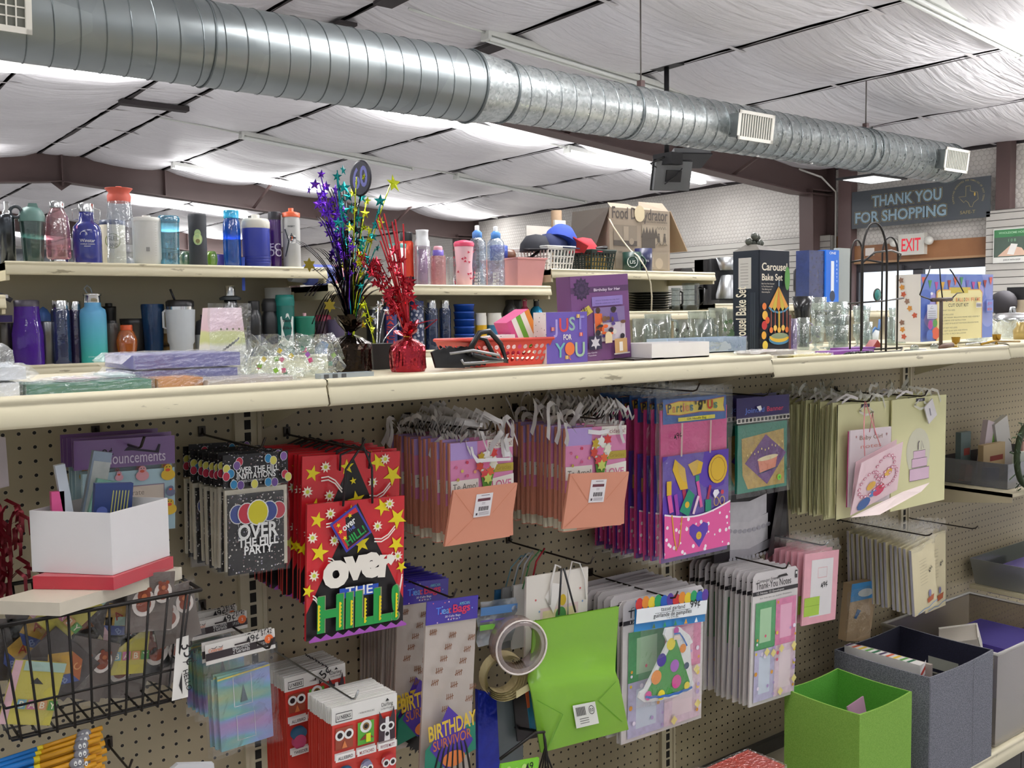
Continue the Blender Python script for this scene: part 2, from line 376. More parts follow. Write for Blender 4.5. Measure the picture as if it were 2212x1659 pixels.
# ceiling: insulation sagging between purlins, pulled up by straps
PUR = [-9, -7.5, -6, -4.5, -3.0, -1.55, -0.1, 1.2, 2.48, 3.05, 4.2, 5.65, 7.05, 8.5, XW]
b = MB(); STR = [-9+0.62*i for i in range(61)]
for a, c in zip(PUR[:-1], PUR[1:]):
    nx, ny = 8, 244; vs = []; rnd = random.Random(int(a*10))
    for j in range(ny+1):
        y = -9+37.2*j/ny
        for i in range(nx+1):
            u = i/nx; x = a+0.02+(c-a-0.04)*u; fy = ((y+9)/1.24) % 1.0
            sag = 0.075*min(1.45, c-a)*(math.sin(PI*u)**0.6)*(0.45+0.55*abs(math.sin(PI*fy))**0.7)
            vs.append((x, y, roofz(x)-0.03-sag+0.004*rnd.uniform(-1, 1)))
    b.add(vs, [(j*(nx+1)+i, (j+1)*(nx+1)+i, (j+1)*(nx+1)+i+1, j*(nx+1)+i+1) for j in range(ny) for i in range(nx)], CEIL, True)
b.add([(-14, -9, roofz(-9)), (2.76, -9, 4.02), (2.76, 28.2, 4.02), (-14, 28.2, roofz(-9))], [(0, 1, 2, 3)], GAP)
b.add([(2.76, -9, 4.02), (XW, -9, roofz(XW)+0.05), (XW, 28.2, roofz(XW)+0.05), (2.76, 28.2, 4.02)], [(0, 1, 2, 3)], GAP)
struct(b.build('ceiling'))
# straps that hold the blankets (along the slope) and dark purlin seams
b = MB(); sm = C('#d5d1d3', 0.5)
for k in range(30):
    y = -9+1.24*k
    for x0, x1 in ((-9, 2.76), (2.76, XW)):
        b.add([(x0, y-0.02, roofz(x0)-0.05), (x1, y-0.02, roofz(x1)-0.05), (x1, y+0.02, roofz(x1)-0.05), (x0, y+0.02, roofz(x0)-0.05)], [(0, 3, 2, 1)], sm)
struct(b.build('trim_1'))
b = MB()
for x in PUR[1:-1]:
    h = 0.045 if x not in (2.48,) else 0.06
    n = 60
    vs = []
    for i in range(n+1):
        y = -9+37*i/n; hh = h*0.5*(0.55+0.45*math.sin(i*1.7+x)); vs += [(x-hh, y, roofz(x)-0.048), (x+hh, y, roofz(x)-0.048)]
    b.add(vs, [(2*i, 2*i+2, 2*i+3, 2*i+1) for i in range(n)], GAP)
struct(b.build('trim_2'))
b = MB(); b.box(2.4, 8.9, 3.84, 3.12, 9.02, 3.89, GAP); b.box(2.1, 4.0, 3.83, 2.3, 4.1, 3.86, GAP)
for (x, y) in ((3.02, 5.25), (4.16, 4.75), (3.02, 4.4)):
    b.box(x-0.07, y-0.16, roofz(x)-0.10, x+0.09, y+0.16, roofz(x)-0.075, GAP)
struct(b.build('trim_3'))
# eave wall on the right with the door opening (built round it)
DY0, DY1, DZ = 3.43, 5.10, 2.16
b = MB()
b.box(XW, -9, 0, XW+0.15, DY0, 3.45, HEX); b.box(XW, DY1, 0, XW+0.15, 28.2, 3.45, HEX); b.box(XW, DY0, DZ, XW+0.15, DY1, 3.45, HEX)
struct(b.build('wall_right'))
b = MB(); b.box(-14, 28, 0, XW+0.15, 28.15, 4.05, C('#cfcbc6', 0.7, 0, 0.06, 2)); struct(b.build('wall_back'))
b = MB(); b.add([(XW-0.004, -9, 3.30), (XW-0.004, 28, 3.30), (XW-0.004, 28, 3.40), (XW-0.004, -9, 3.40)], [(0, 1, 2, 3)], GAP); struct(b.build('trim_4'))
# steel frames
def frame(y, n):
    b = MB()
    for sgn, xe in ((1, XW-0.03), (-1, -14)):
        xa = 2.76; steps = 12
        tp = [(xa+(xe-xa)*i/steps) for i in range(steps+1)]
        def bz(x):
            d = 0.40
            return roofz(x)-0.03-d if sgn < 0 or x < 9.3 else roofz(9.3)-0.43
        poly = [(x, roofz(x)-0.04) for x in tp]+[(x, bz(x)) for x in reversed(tp)]
        b.prism(poly if sgn > 0 else poly[::-1], y-0.008, y+0.008, MAROON)
        for i in range(steps):
            x0, x1 = tp[i], tp[i+1]
            b.add([(x0, y-0.1, bz(x0)), (x1, y-0.1, bz(x1)), (x1, y+0.1, bz(x1)), (x0, y+0.1, bz(x0)), (x0, y-0.1, bz(x0)-0.014), (x1, y-0.1, bz(x1)-0.014), (x1, y+0.1, bz(x1)-0.014), (x0, y+0.1, bz(x0)-0.014)],
                  [(0, 1, 2, 3), (7, 6, 5, 4), (0, 4, 5, 1), (3, 2, 6, 7)], MAROON)
    for x in (4.2, 7.2): b.box(x-0.006, y-0.1, roofz(x)-0.43, x+0.006, y+0.1, roofz(x)-0.05, MAROON)
    b.box(2.75, y-0.1, roofz(2.76)-0.50, 2.77, y+0.1, roofz(2.76)-0.05, MAROON)
    b.prism([(2.60, roofz(2.76)-0.44), (2.92, roofz(2.76)-0.44), (2.76, roofz(2.76)-0.56)], y-0.008, y+0.008, MAROON)
    # column: flanges and web, slightly tapered
    b.prism([(9.51, 3.0), (9.56, 0), (XW, 0), (XW, 3.0), (9.52, 3.0)][::-1], y-0.005, y+0.005, MAROON)
    b.add([(9.50, y-0.1, 3.05), (9.50, y+0.1, 3.05), (9.58, y+0.1, 0), (9.58, y-0.1, 0)], [(0, 1, 2, 3)], MAROON)
    b.box(9.50, y-0.1, 3.03, XW, y+0.1, 3.045, MAROON)
    b.box(XW-0.02, y-0.12, 0, XW-0.004, y+0.12, 3.35, MAROON)
    struct(b.build('trim_%d' % n))
    b = MB()
    for fx in (5.6, 8.1):   # flange braces from the purlins
        b.tube([(fx, y-0.02, roofz(fx)-0.42), (fx+0.02, y-0.75, roofz(fx)-0.08)], 0.022, MAROON, 4)
    struct(b.build('trim_%d' % (n+1)))
frame(5.5, 5); frame(13.1, 7); frame(20.7, 9)
b = MB(); b.box(XW-0.13, 5.08, 0, XW-0.004, 5.26, 3.34, C('#6a5553', 0.5)); b.box(XW-0.13, 3.18, 0, XW-0.004, 3.33, 3.34, MAROON)
struct(b.build('trim_11'))
# door and its wood header
WOODC = grad_mat('varnished_wood', [(0, '#8a5d3b'), (0.4, '#9c6c46'), (0.7, '#83573a'), (1, '#a67850')], 'Y', 3.3, 5.3, 0.5, 0, 0.7)
b = MB()
b.box(XW-0.05, 3.38, 2.14, XW-0.005, 5.14, 2.34, WOODC); b.box(XW-0.06, 3.37, 2.12, XW-0.005, 5.12, 2.145, C('#a98560', 0.5)); b.box(XW-0.05, 3.36, 0, XW-0.005, 3.43, 2.5, C('#a07a55', 0.5))
b.box(XW-0.05, 5.10, 0, XW-0.005, 5.15, 2.16, C('#a07a55', 0.5)); b.box(XW-0.02, 5.26, 2.32, XW+0.0, 5.36, 2.48, C('#b98a5a', 0.5))
struct(b.build('trim_12'))
DFR = C('#3b3a3f', 0.4)
b = MB(); b.box(XW, DY0, 2.02, XW+0.06, DY1, DZ, DFR); b.box(XW, 4.22, 0, XW+0.06, 4.34, 2.03, DFR)
b.box(XW, DY0, 0, XW+0.06, DY0+0.05, 2.03, DFR); b.box(XW, DY1-0.05, 0, XW+0.06, DY1, 2.03, DFR)
door = struct(b.build('door_1'))
MB().box(XW-0.06, 4.45, 2.02, XW, 4.75, 2.08, DFR).build('door_closer', door)
b = MB(); b.add([(XW+0.03, DY0, 0), (XW+0.03, DY1, 0), (XW+0.03, DY1, 2.05), (XW+0.03, DY0, 2.05)], [(0, 1, 2, 3)], FILM('#f4fbff', 0.03, 0.05, 0.0)); b.build('glass_pane', door)
# outdoor ground beyond the glass
b = MB(); b.add([(XW+0.2, -20, -0.05), (60, -20, -0.05), (60, 40, -0.05), (XW+0.2, 40, -0.05)], [(0, 1, 2, 3)], C('#d9d6cf', 0.8)); struct(b.build('trim_13'))
b = MB(); b.add([(30, -30, -6), (30, 45, -6), (30, 45, 20), (30, -30, 20)], [(0, 1, 2, 3)], EMIT('#f4f8ff', 1.5)); struct(b.build('trim_14'))   # glowing backdrop plane added for the bright outdoors beyond the glass
# ---- exit sign, thank-you sign, notices
def onwall(name, label, cat, y, z, x=XW-0.012, group=None): return thing(name, label, cat, (x, y, z), -PI/2, group)
t = onwall('exit_sign', 'white EXIT sign with red letters mounted above the door', 'exit sign', 4.30, 2.19, XW-0.1)
MB().box(-0.16, -0.02, 0, 0.16, 0.05, 0.24, C('#dad8cf', 0.5)).build('housing', t)
b = MB(); b.page(-0.021).text('EXIT', 0, 0.045, 0.145, EMIT('#e2414f', 1.0), w=0.235, bold=0.03); b.build('lettering', t, 'red letters reading EXIT')
for sx in (-1, 1): MB().lathe([(0.0, -0.03), (0.045, -0.02), (0.05, 0.02), (0, 0.03)], C('#e6e4dc', 0.4), 14, (sx*0.215, -0.02, 0.15), axis='Y').build('lamp_head', t)
t = onwall('thank_you_sign', 'dark banner reading THANK YOU FOR SHOPPING with state outline emblem', 'sign', 4.21, 2.54, XW-0.16)
b = MB(); b.box(-0.84, 0, 0, 0.84, 0.012, 0.44, C('#4b5055', 0.5, 0, 0.08, 3)); b.build('board', t)
b = MB(); b.page(-0.001); GOLD = C('#a3956b', 0.5); BL = C('#8fa9b8', 0.5, 0, 0.2, 40); DK = C('#22262b', 0.6)
for (s_, x, z, h, w_) in (('THANK YOU', -0.14, 0.245, 0.12, 0.86), ('FOR SHOPPING', -0.22, 0.065, 0.12, 1.14)):
    b.text(s_, x, z, h, GOLD, w=w_+0.02, bold=0.2); b.text(s_, x, z, h, DK, w=w_+0.01, bold=0.15); b.text(s_, x, z, h, BL, w=w_, bold=0.07)
cx, cz = 0.60, 0.245
TX = [(-.03, .11), (.02, .11), (.02, .055), (.06, .04), (.10, .035), (.105, -.01), (.11, -.04), (.06, -.075), (.045, -.12), (.02, -.115), (0, -.07), (-.03, -.045), (-.05, -.065), (-.075, -.04), (-.11, .0), (-.03, .0)]
b.line([(cx+x, cz+z) for x, z in TX+[TX[0]]], 0.006, GOLD); b.disc(cx+0.07, cz+0.015, 0.008, C('#e8c25a'), 0.02)
ring = 'SUPPORTING ADVOCATES FOR FAMILIES OF EAST TEXAS'
for i, ch in enumerate(ring):
    a = PI*1.12-(PI*1.24)*i/(len(ring)-1)
    if ch != ' ': b.text(ch, cx+0.165*math.cos(a), cz+0.165*math.sin(a), 0.018, GOLD, rot=a-PI/2)
b.text('SAFE-T', cx, 0.055, 0.035, GOLD, w=0.17)
b.build('lettering', t)
t = onwall('paper_notice', 'small blank paper taped to the wood header left of the EXIT sign', 'notice', 4.87, 2.215, XW-0.052)
MB().box(-0.06, -0.002, 0, 0.06, 0, 0.09, C('#e9e2da', 0.7)).build('sheet', t)
SLAT = C('#bcb9b2', 0.5, 0, 0.03, 4)
def slatwall(name, y0, y1, ztop, lab):
    t = thing(name, lab, 'slatwall', (XW-0.16, y0, 0)); b = MB(); z = 0.6
    while z < ztop-0.01:
        z2 = min(z+0.068, ztop); b.add([(0, 0, z), (0, y1-y0, z), (0, y1-y0, z2), (0, 0, z2)], [(0, 3, 2, 1)], SLAT); b.add([(0.0, 0, z2), (0.0, y1-y0, z2), (0.012, y1-y0, z2+0.008), (0.012, 0, z2+0.008)], [(0, 3, 2, 1)], C('#6f6c68', 0.6)); z = z2+0.008
    b.box(0.012, 0, 0.6, 0.13, y1-y0, ztop, C('#8c8984', 0.6)); b.build('slat_panel', t)
slatwall('slatwall_panel', 5.35, 10.5, 2.49, 'long grey slatwall panel left of the steel column and door')
slatwall('slatwall_panel', 1.2, 3.41, 2.60, 'grey slatwall panel right of the door holding a poster')
t = onwall('poster', 'green topped poster of a hand holding a phone on right slatwall', 'poster', 3.12, 2.04, XW-0.17)
b = MB(); b.box(-0.2, -0.01, 0, 0.2, 0, 0.36, C('#e8e8e2', 0.5)); b.page(-0.011); b.rect(-0.19, 0.06, 0.19, 0.35, C('#4b5a50')); b.rect(-0.19, 0.27, 0.19, 0.35, C('#3f7a4e'))
b.text('WHOLESOME HOST', 0, 0.305, 0.022, C('#b6d8b8')); b.text('1 0 8', 0, 0.22, 0.03, C('#7fae8a')); b.flat([(-0.15, 0.07), (-0.02, 0.18), (0.10, 0.15), (0.16, 0.07)], C('#d9b7a0')); b.flat([(-0.05, 0.09), (0.02, 0.08), (0.06, 0.19), (-0.01, 0.2)], C('#efece6'))
b.text('JOIN IT WITH SHOP', 0, 0.022, 0.014, C('#555555')); b.build('print', t)
t = onwall('notice_board', 'pair of off-white boards leaning high behind the white basket', 'board', 0, 0, 0)
t.location = (0, 0, 0); t.rotation_euler = (0, 0, 0)
p = aY(1138, 555, 2.75); q = aY(1192, 555, 2.75); z1 = aY(1160, 488, 2.75).z
b = MB(); b.box(p.x, 2.75, 0, q.x, 2.76, z1, C('#c9c5bd', 0.6)); b.page(2.749); b.disc((p.x+q.x)/2, z1-0.11, 0.07, C('#bdb9b2'), 0.06); b.disc((p.x+q.x)/2, z1-0.11, 0.062, C('#cfcbc4'), 0.052); b.text('M', (p.x+q.x)/2, z1-0.15, 0.07, C('#8e8a85')); b.build('board', t)
r_ = aY(1216, 555, 2.75); b = MB(); b.box(q.x+0.003, 2.72, 0, r_.x, 2.735, aY(1200, 475, 2.72).z, C('#d6d2c8', 0.6)); b.build('side_board', t)
tag(MB().lathe([(0.035, 0), (0.035, aY(1202, 455, 2.9).z)], C('#b79c80', 0.7), 10).build('cardboard_tube'), 'tan cardboard tube standing behind the off-white boards', 'tube').location = (aY(1202, 480, 2.9).x, 2.9, 0)
# conduit, second duct far behind
b = MB(); b.tube([(XW-0.06, 5.34, 0.6), (XW-0.06, 5.34, 3.02), (XW-0.25, 5.42, 3.2), (XW-0.6, 5.5, 3.28)], 0.012, C('#dddad4', 0.4), 8); tag(b.build('conduit_pipe'), 'thin white conduit running up the steel column by the slatwall', 'pipe')
b = MB(); b.lathe([(0.25, -9), (0.25, 12.7)], galv_mat('dull_galvanised', 6, '#7d8286', '#9a9fa2', 0.4), 24, axis='X'); o = b.build('air_duct'); o.location = (-3, 21.5, 2.9); tag(o, 'distant grey round duct seen between the bottles under the far ceiling', 'air duct')
# ---- big spiral duct
DYc, DZc = 3.1, 2.957; RB, RS = 0.2125, 0.182
dt = thing('spiral_air_duct', 'large galvanised spiral air duct hanging across the ceiling', 'air duct', (0, DYc, DZc))
GB = galv_mat('brushed_galvanised', 3, '#8b9294', '#979e9f', 0.30); GS = galv_mat('spangled_galvanised', 55, '#a3aaab', '#c2c8c8', 0.26)
b = MB(); b.lathe([(RB, -3), (RB, 2.76)], GB, 48, axis='X', caps=False); b.build('wide_section', dt)
b = MB(); b.lathe([(RB, 2.76), (RB, 2.80), (RS+0.002, 3.03)], GS, 48, axis='X', caps=False); b.build('reducer', dt, 'smooth tapering collar between wide and narrow duct')
b = MB(); b.lathe([(RS, 3.03), (RS, 8.42), (0.0, 8.43)], GS, 48, axis='X', caps=False); b.build('narrow_section', dt)
def helix(x0, x1, R, pitch, mat, dense=36):
    b = MB(); pts = []; turns = (x1-x0)/pitch; N = int(turns*dense)
    for i in range(N+1):
        a = 2*PI*i/dense; pts.append((x0+pitch*i/dense, R*math.cos(a), R*math.sin(a)))
    b.tube(pts, 0.0032, mat, 4); return b
sd = C('#6f7678', 0.4, 0.8); helix(-2.9, 2.74, RB+0.001, 0.114, sd).build('spiral_seam', dt); helix(3.05, 8.4, RS+0.001, 0.125, C('#8a9092', 0.35, 0.8)).build('spiral_seam', dt)
for x, R in ((1.10, RB), (2.76, RB), (3.02, RS+0.004), (4.10, RS), (6.9, RS), (7.02, RS), (8.41, RS)):
    b = MB(); b.tube([(x, (R+0.003)*math.cos(a*PI/20), (R+0.003)*math.sin(a*PI/20)) for a in range(40)], 0.006 if x not in (2.76, 3.02) else 0.009, sd, 5, True); b.build('joint_band', dt)
b = MB().page(-RB-0.003); MK = C('#4a4f52', 0.7)
b.text('Gaem', 0, 0, 0.03, MK, w=0.1, bold=0.0, rot=-0.05); o = b.build('marker_scribble', dt); o.location = (2.42, 0.012, 0.005)
for wx in (4.25, 7.02):
    b = MB(); b.tube([(wx, 0, RS-0.01), (wx, 0, roofz(wx)-DZc-0.06)], 0.006, C('#55504d', 0.5), 6); b.box(wx-0.02, -0.02, RS-0.005, wx+0.02, 0.02, RS+0.05, MAROON); b.build('hanger_rod', dt)
for sx in (3.9, 4.7, 5.5, 6.2, 8.1):
    MB().blob((sx, -0.03, -RS-0.004), (0.012, 0.012, 0.008), C('#e8e8e8', 0.3)).build('screw_head', dt)
def register(x0, x1, zc, ang, lab):
    t = thing('air_register', lab, 'vent', (0, DYc, DZc))
    cxm = (x0+x1)/2; hw = (x1-x0)/2; R = RS if x0 > 3 else RB; hh = 0.105 if x0 > 3 else 0.13
    Mx = Matrix.Translation((cxm, 0, 0)) @ Matrix.Rotation(ang, 4, 'X')
    yf = -R-0.075
    b = MB(); b.M = Mx; wcol = C('#e9e7de', 0.45)
    fw = 0.024
    b.box(-hw, yf-0.008, -hh, hw, yf, -hh+fw, wcol); b.box(-hw, yf-0.008, hh-fw, hw, yf, hh, wcol); b.box(-hw, yf-0.008, -hh, -hw+fw, yf, hh, wcol); b.box(hw-fw, yf-0.008, -hh, hw, yf, hh, wcol); b.build('frame', t)
    b = MB(); b.M = Mx; b.box(-hw+0.03, yf+0.001, -hh+0.02, hw-0.03, -R*0.6, hh-0.02, C('#6d7272', 0.4, 0.6)); b.build('collar', t, 'dark grey sheet metal boot behind the frame')
    b = MB(); b.M = Mx
    b.add([(-hw+fw, yf+0.0005, -hh+fw), (hw-fw, yf+0.0005, -hh+fw), (hw-fw, yf+0.0005, hh-fw), (-hw+fw, yf+0.0005, hh-fw)], [(0, 1, 2, 3)], C('#6a6c64', 0.6))
    n = 13
    for i in range(n+1):
        x = -hw+fw+(2*hw-2*fw)*i/n; b.box(x-0.003, yf-0.006, -hh+fw, x+0.003, yf+0.0, hh-fw, wcol)
    if x0 < 3:
        for i in range(6): z = -hh+fw+(2*hh-2*fw)*i/5; b.box(-hw+fw, yf-0.003, z-0.003, hw-fw, yf, z+0.003, wcol)
    b.build('louvre', t)
register(4.99, 5.40, 0, 0.12, 'white louvred register on the middle of the duct')
register(7.88, 8.30, 0, 0.12, 'white louvred register at the far end of the duct')
register(-0.30, 0.245, 0, 0.10, 'large white grille register at the near left end of the duct')
# ---- fluorescent fixtures
WH = C('#dfe1dc', 0.35); TUBE = EMIT('#fbfdff', 9.0); TOFF = C('#e9ece9', 0.25)
def fixture(x0, y, L, lit, lab, x1=None, wires=True):
    s = -1 if x0 >= 2.76 else 1
    t = thing('fluorescent_fixture', lab, 'light', (x0, y, roofz(x0)-0.115), 0, 'ceiling strip lights', ry=math.atan(1/12)*(1 if x0 >= 2.7 else -1))
    b = MB(); b.prism([(-0.0, 0.05), (L, 0.05), (L, 0.0), (0, 0.0)], -0.05, 0.05, WH); b.box(0, -0.052, -0.035, 0.03, 0.052, 0.0, WH); b.box(L-0.03, -0.052, -0.035, L, 0.052, 0, WH); b.build('channel', t)
    for k in (-1, 1):
        b = MB(); b.lathe([(0.014, 0.032), (0.017, 0.04), (0.017, L-0.04), (0.014, L-0.032)], TUBE if lit else TOFF, 8, (0, k*0.028, -0.022), axis='X'); b.build('tube', t)
    return t
fixture(4.03, 12.2, 2.4, True, 'lit strip light on the left, glowing above the blue jug')
fixture(3.95, 9.52, 2.42, False, 'unlit strip light left of the centrepiece, second row from the far frame')
fixture(7.05, 9.5, 2.42, False, 'unlit strip light behind the centrepiece, in line with its left neighbour')
fixture(3.90, 4.47, 2.4, False, 'unlit strip light above the duct near the hanging rod')
fixture(6.55, 4.4, 2.42, False, 'unlit strip light above the duct right of the monitor pole')
fixture(6.95, 7.02, 2.42, True, 'lit strip light just below the duct left of the monitor')
fixture(4.35, 7.02, 2.0, True, 'lit strip light half hidden under the duct, left of another lit one')
fixture(4.4, 16.2, 2.4, True, 'lit strip light seen behind the tallest bottle under the far frame')
fixture(4.6, 1.75, 2.42, False, 'unlit strip light at the upper right edge of the ceiling')
fixture(7.6, 1.7, 2.2, True, 'lit strip light at the top right corner')
t = fixture(0.5, 7.4, 2.0, True, 'lit strip light at the far left edge under the duct')
for (xa, xb, y, lb) in ((6.37, 7.05, 9.5, 'joining the two unlit strip lights above the centrepiece'), (6.3, 6.55, 4.43, 'right of the monitor pole above the duct'), (3.2, 3.9, 4.47, 'left of the unlit light above the duct'), (3.0, 3.95, 9.52, 'left of the unlit light above the bottles'), (6.35, 6.95, 7.02, 'between the two lit lights below the duct'), (6.4, 9.8, 12.2, 'running right from the lit light by the far frame')):
    b = MB(); b.tube([(xa, y, roofz(xa)-0.09), (xb, y, roofz(xb)-0.09)], 0.011, WH, 6); tag(b.build('conduit_run'), 'white ceiling conduit '+lb, 'pipe')
# ---- monitor on ceiling pole
px, py_ = 5.58, 4.11
t = thing('ceiling_monitor_mount', 'black ceiling pole carrying two tilted grey flat monitors', 'monitor mount', (px, py_, 0))
BK = C('#232326', 0.5); GR = C('#707274', 0.4, 0.2)
b = MB(); zt = roofz(px)-0.06; zb = aX(1455, 330, px).z
b.tube([(0, 0, zb-0.05), (0, 0, zt)], 0.022, BK, 8); b.box(-0.07, -0.14, zt, 0.07, 0.14, zt+0.03, BK); b.build('pole', t)
b = MB(); b.box(-0.07, -0.12, zb-0.10, 0.07, 0.10, zb, BK); b.tube([(0, -0.05, zb), (-0.2, 0, zb-0.1), (0.0, 0.05, zb-0.14)], 0.01, BK, 5); b.build('bracket', t)
def mon(nm, M):
    b = MB(); b.M = M; b.box(-0.17, -0.02, -0.125, 0.17, 0.03, 0.125, GR); b.box(-0.18, -0.03, -0.135, 0.18, -0.018, 0.135, BK); o = b.build(nm, t)
    b = MB(); b.M = M; b.box(-0.07, 0.03, -0.05, 0.07, 0.05, 0.05, BK); b.tube([(-0.07, 0.05, 0.07), (0, 0.07, 0), (0.08, 0.05, -0.07)], 0.005, BK, 5); b.build('back_box', o)
mon('monitor', Matrix.Translation((0.06, 0.0, zb-0.18)) @ Matrix.Rotation(2.75, 4, 'Z') @ Matrix.Rotation(-0.28, 4, 'X'))
mon('monitor', Matrix.Translation((0.32, 0.05, zb-0.0)) @ Matrix.Rotation(-0.45, 4, 'Z') @ Matrix.Rotation(1.25, 4, 'X'))
t = thing('ceiling_light', 'small white light panel in dark frame hanging under the duct end', 'light', (0, 0, 0))
p = aX(1945, 378, 8.6); b = MB(); b.box(p.x-0.5, p.y-0.02, p.z-0.04, p.x+0.1, p.y+0.42, p.z-0.02, BK); b.build('frame', t); b = MB(); b.tube([(p.x-.2, p.y+.2, p.z-.02), (p.x-.2, p.y+.2, roofz(p.x-.2)-.05)], .004, BK, 5); b.build('hanger_rod', t); b = MB(); b.box(p.x-0.45, p.y+0.02, p.z-0.044, p.x+0.05, p.y+0.37, p.z-0.04, EMIT('#ffffff', 1.6)); b.build('diffuser', t)

# ================================================================ shelving
I = 0.0254; Z0 = 1.354; ZS = 1.440; YF = -0.36
UPR = C('#c4bba0', 0.5, 0, 0.05, 10); DARK = C('#1d1a17', 0.8)
LIPP = [(YF+0.02, 0.0), (YF+0.004, 0.006), (YF-0.004, 0.004), (YF-0.006, -0.003), (YF-0.002, -0.006), (YF-0.004, -0.010), (YF-0.012, -0.036), (YF-0.006, -0.041), (YF+0.004, -0.041)]
def lipmesh(x0, x1, y, z, mat, sgn=1):
    b = MB(); pr = [(y+(a-YF), z+c) for a, c in LIPP]; n = len(pr); xs = [x0, x0+0.004, x1-0.004, x1]
    vs = []
    for k, x in enumerate(xs):
        ins = 0.003 if k in (0, 3) else 0
        for (a, c) in pr: vs.append((x, a+ins, c-ins*0.3))
    b.add(vs, [(k*n+i, k*n+i+1, (k+1)*n+i+1, (k+1)*n+i) for k in range(3) for i in range(n-1)], mat, True); return b
SCUFF = None
def scuff_mat():
    m, nt, out = newmat('scuffed_beige_enamel'); L = nt.links.new
    tc = nd(nt, 'ShaderNodeTexCoord'); n = nd(nt, 'ShaderNodeTexNoise'); n.inputs['Scale'].default_value = 28; n.inputs['Detail'].default_value = 4
    mp = nd(nt, 'ShaderNodeMapping'); mp.inputs['Scale'].default_value = (0.5, 1, 2.2); L(tc.outputs['Object'], mp.inputs[0]); L(mp.outputs[0], n.inputs['Vector'])
    cr = nd(nt, 'ShaderNodeMapRange'); cr.inputs[1].default_value = 0.66; cr.inputs[2].default_value = 0.70; L(n.outputs['Fac'], cr.inputs[0])
    mx = nd(nt, 'ShaderNodeMix', data_type='RGBA'); mx.inputs[6].default_value = lin('#dcd4b6'); mx.inputs[7].default_value = lin('#a39a80'); L(cr.outputs[0], mx.inputs[0])
    p = nd(nt, 'ShaderNodeBsdfPrincipled'); p.inputs['Roughness'].default_value = 0.38; L(mx.outputs[2], p.inputs['Base Color']); L(p.outputs[0], out.inputs[0]); return m
SC = scuff_mat()
def gondola(u0, lab, zs=ZS):
    X0 = u0*I; X1 = (u0+48)*I; t = thing('gondola_shelving', lab, 'shelving', (X0, 0, 0), 0, 'pegboard gondola sections')
    # pegboard, origin on the first hole
    b = MB(); ox, oz = 1.5*I, Z0-41*I
    b.box(-0.55*I, 0, -0.75*I-6*I, 45.55*I, 0.012, 42.4*I, PEG); o = b.build('pegboard', t); o.location = (ox, 0, oz)
    b = MB(); b.box(-0.022, -0.006, 0.12, 0.022, 0.03, 1.40, UPR); b.box(0.020, -0.010, 0.12, 0.028, 0, 1.40, UPR); b.box(-0.028, -0.010, 0.12, -0.020, 0, 1.40, UPR)
    for k in range(48): z = 0.16+k*I; b.box(-0.0065, -0.0072, z, 0.0065, -0.0058, z+0.019, DARK)
    b.build('upright', t)
    b = MB(); b.box(0.003, YF, zs-0.022, 48*I-0.003, 0.36, zs, BEIGE); o = b.build('top_shelf', t)
    lipmesh(0.0015, 48*I-0.0015, YF, zs, SC).build('shelf_lip', o)
    b = MB(); b.prism([(0, 0), (0.30, 0), (0.0, -0.09)], -0.001, 0.001, BEIGE2); o2 = b.build('bracket', t); o2.rotation_euler = (0, 0, -PI/2); o2.location = (0.03, -0.02, zs-0.022)
    b = MB(); b.box(0.002, -0.46, 0.155, 48*I-0.002, 0, 0.175, C('#b9b198', 0.5)); o = b.build('base_deck', t); b.box
    lipmesh(0.002, 48*I-0.002, -0.46, 0.175, SC).build('deck_lip', o)
    b = MB(); b.box(0.002, -0.02, 0.175, 48*I-0.002, -0.001, 0.215, C('#4c4a45', 0.5)); b.build('deck_rail', t)
    b = MB(); b.box(0.002, -0.43, 0, 48*I-0.002, -0.42, 0.14, C('#2c2827', 0.5)); b.build('kick_plate', t)
    return t
gondola(-48, 'nearest pegboard gondola section, holding the wire basket and announcements')
gondola(0, 'second pegboard gondola section from the left, holding the peach gift bags')
gondola(48, 'third pegboard gondola section, holding the yellow bags and thank-you notes', 1.428)
gondola(96, 'farthest pegboard gondola section at the right edge', 1.432)
# gondola across the aisle
YB = 1.84; BACKP = C('#c0baa6', 0.6, 0, 0.04, 3)
def bsec(x0, x1, tiers, lab, deep=0.36, panel=True, ptop=None):
    t = thing('aisle_shelving', lab, 'shelving', (x0, YB, 0), 0, 'shelving across the aisle'); L = x1-x0
    for z in tiers:
        b = MB(); b.box(0.003, 0, z-0.025, L-0.003, deep, z, BEIGE); b.box(0.003, 0.004, z-0.06, 0.015, deep, z, BEIGE2); b.box(L-0.015, 0.004, z-0.06, L-0.003, deep, z, BEIGE2); o = b.build('shelf', t); lipmesh(0.0015, L-0.0015, 0.0, z, SC).build('shelf_lip', o)
    b = MB(); b.box(0.002, deep, 0.1, L-0.002, deep+0.01, ptop or max(tiers)-0.02, BACKP); b.build('back_panel', t)
    b = MB(); b.box(-0.01, deep-0.03, 0, 0.012, deep+0.02, (ptop or max(tiers)-0.02), UPR); b.build('upright', t)
    return t
ZT0, ZT1, ZT2, ZT3, ZL = 1.757, 1.690, 1.775, 1.598, 1.396
bsec(-1.31, -0.09, [1.641, ZL, 1.0], 'aisle shelving section cut off by the left edge')
bsec(-0.09, 1.13, [ZT0, ZL, 1.0], 'aisle shelving section with two rows of water bottles at left')
bsec(1.13, 2.35, [ZT1, ZL, 1.0], 'aisle shelving section behind the red centrepiece with clear bottles')
bsec(2.35, 3.57, [ZT2, 1.56, 1.2], 'aisle shelving section carrying baskets and the brown carton')
bsec(3.57, 4.79, [ZT3, 1.2], 'aisle shelving section carrying the coffee makers')
bsec(4.79, 6.0, [1.55, 1.2], 'farthest aisle shelving section behind the glassware')
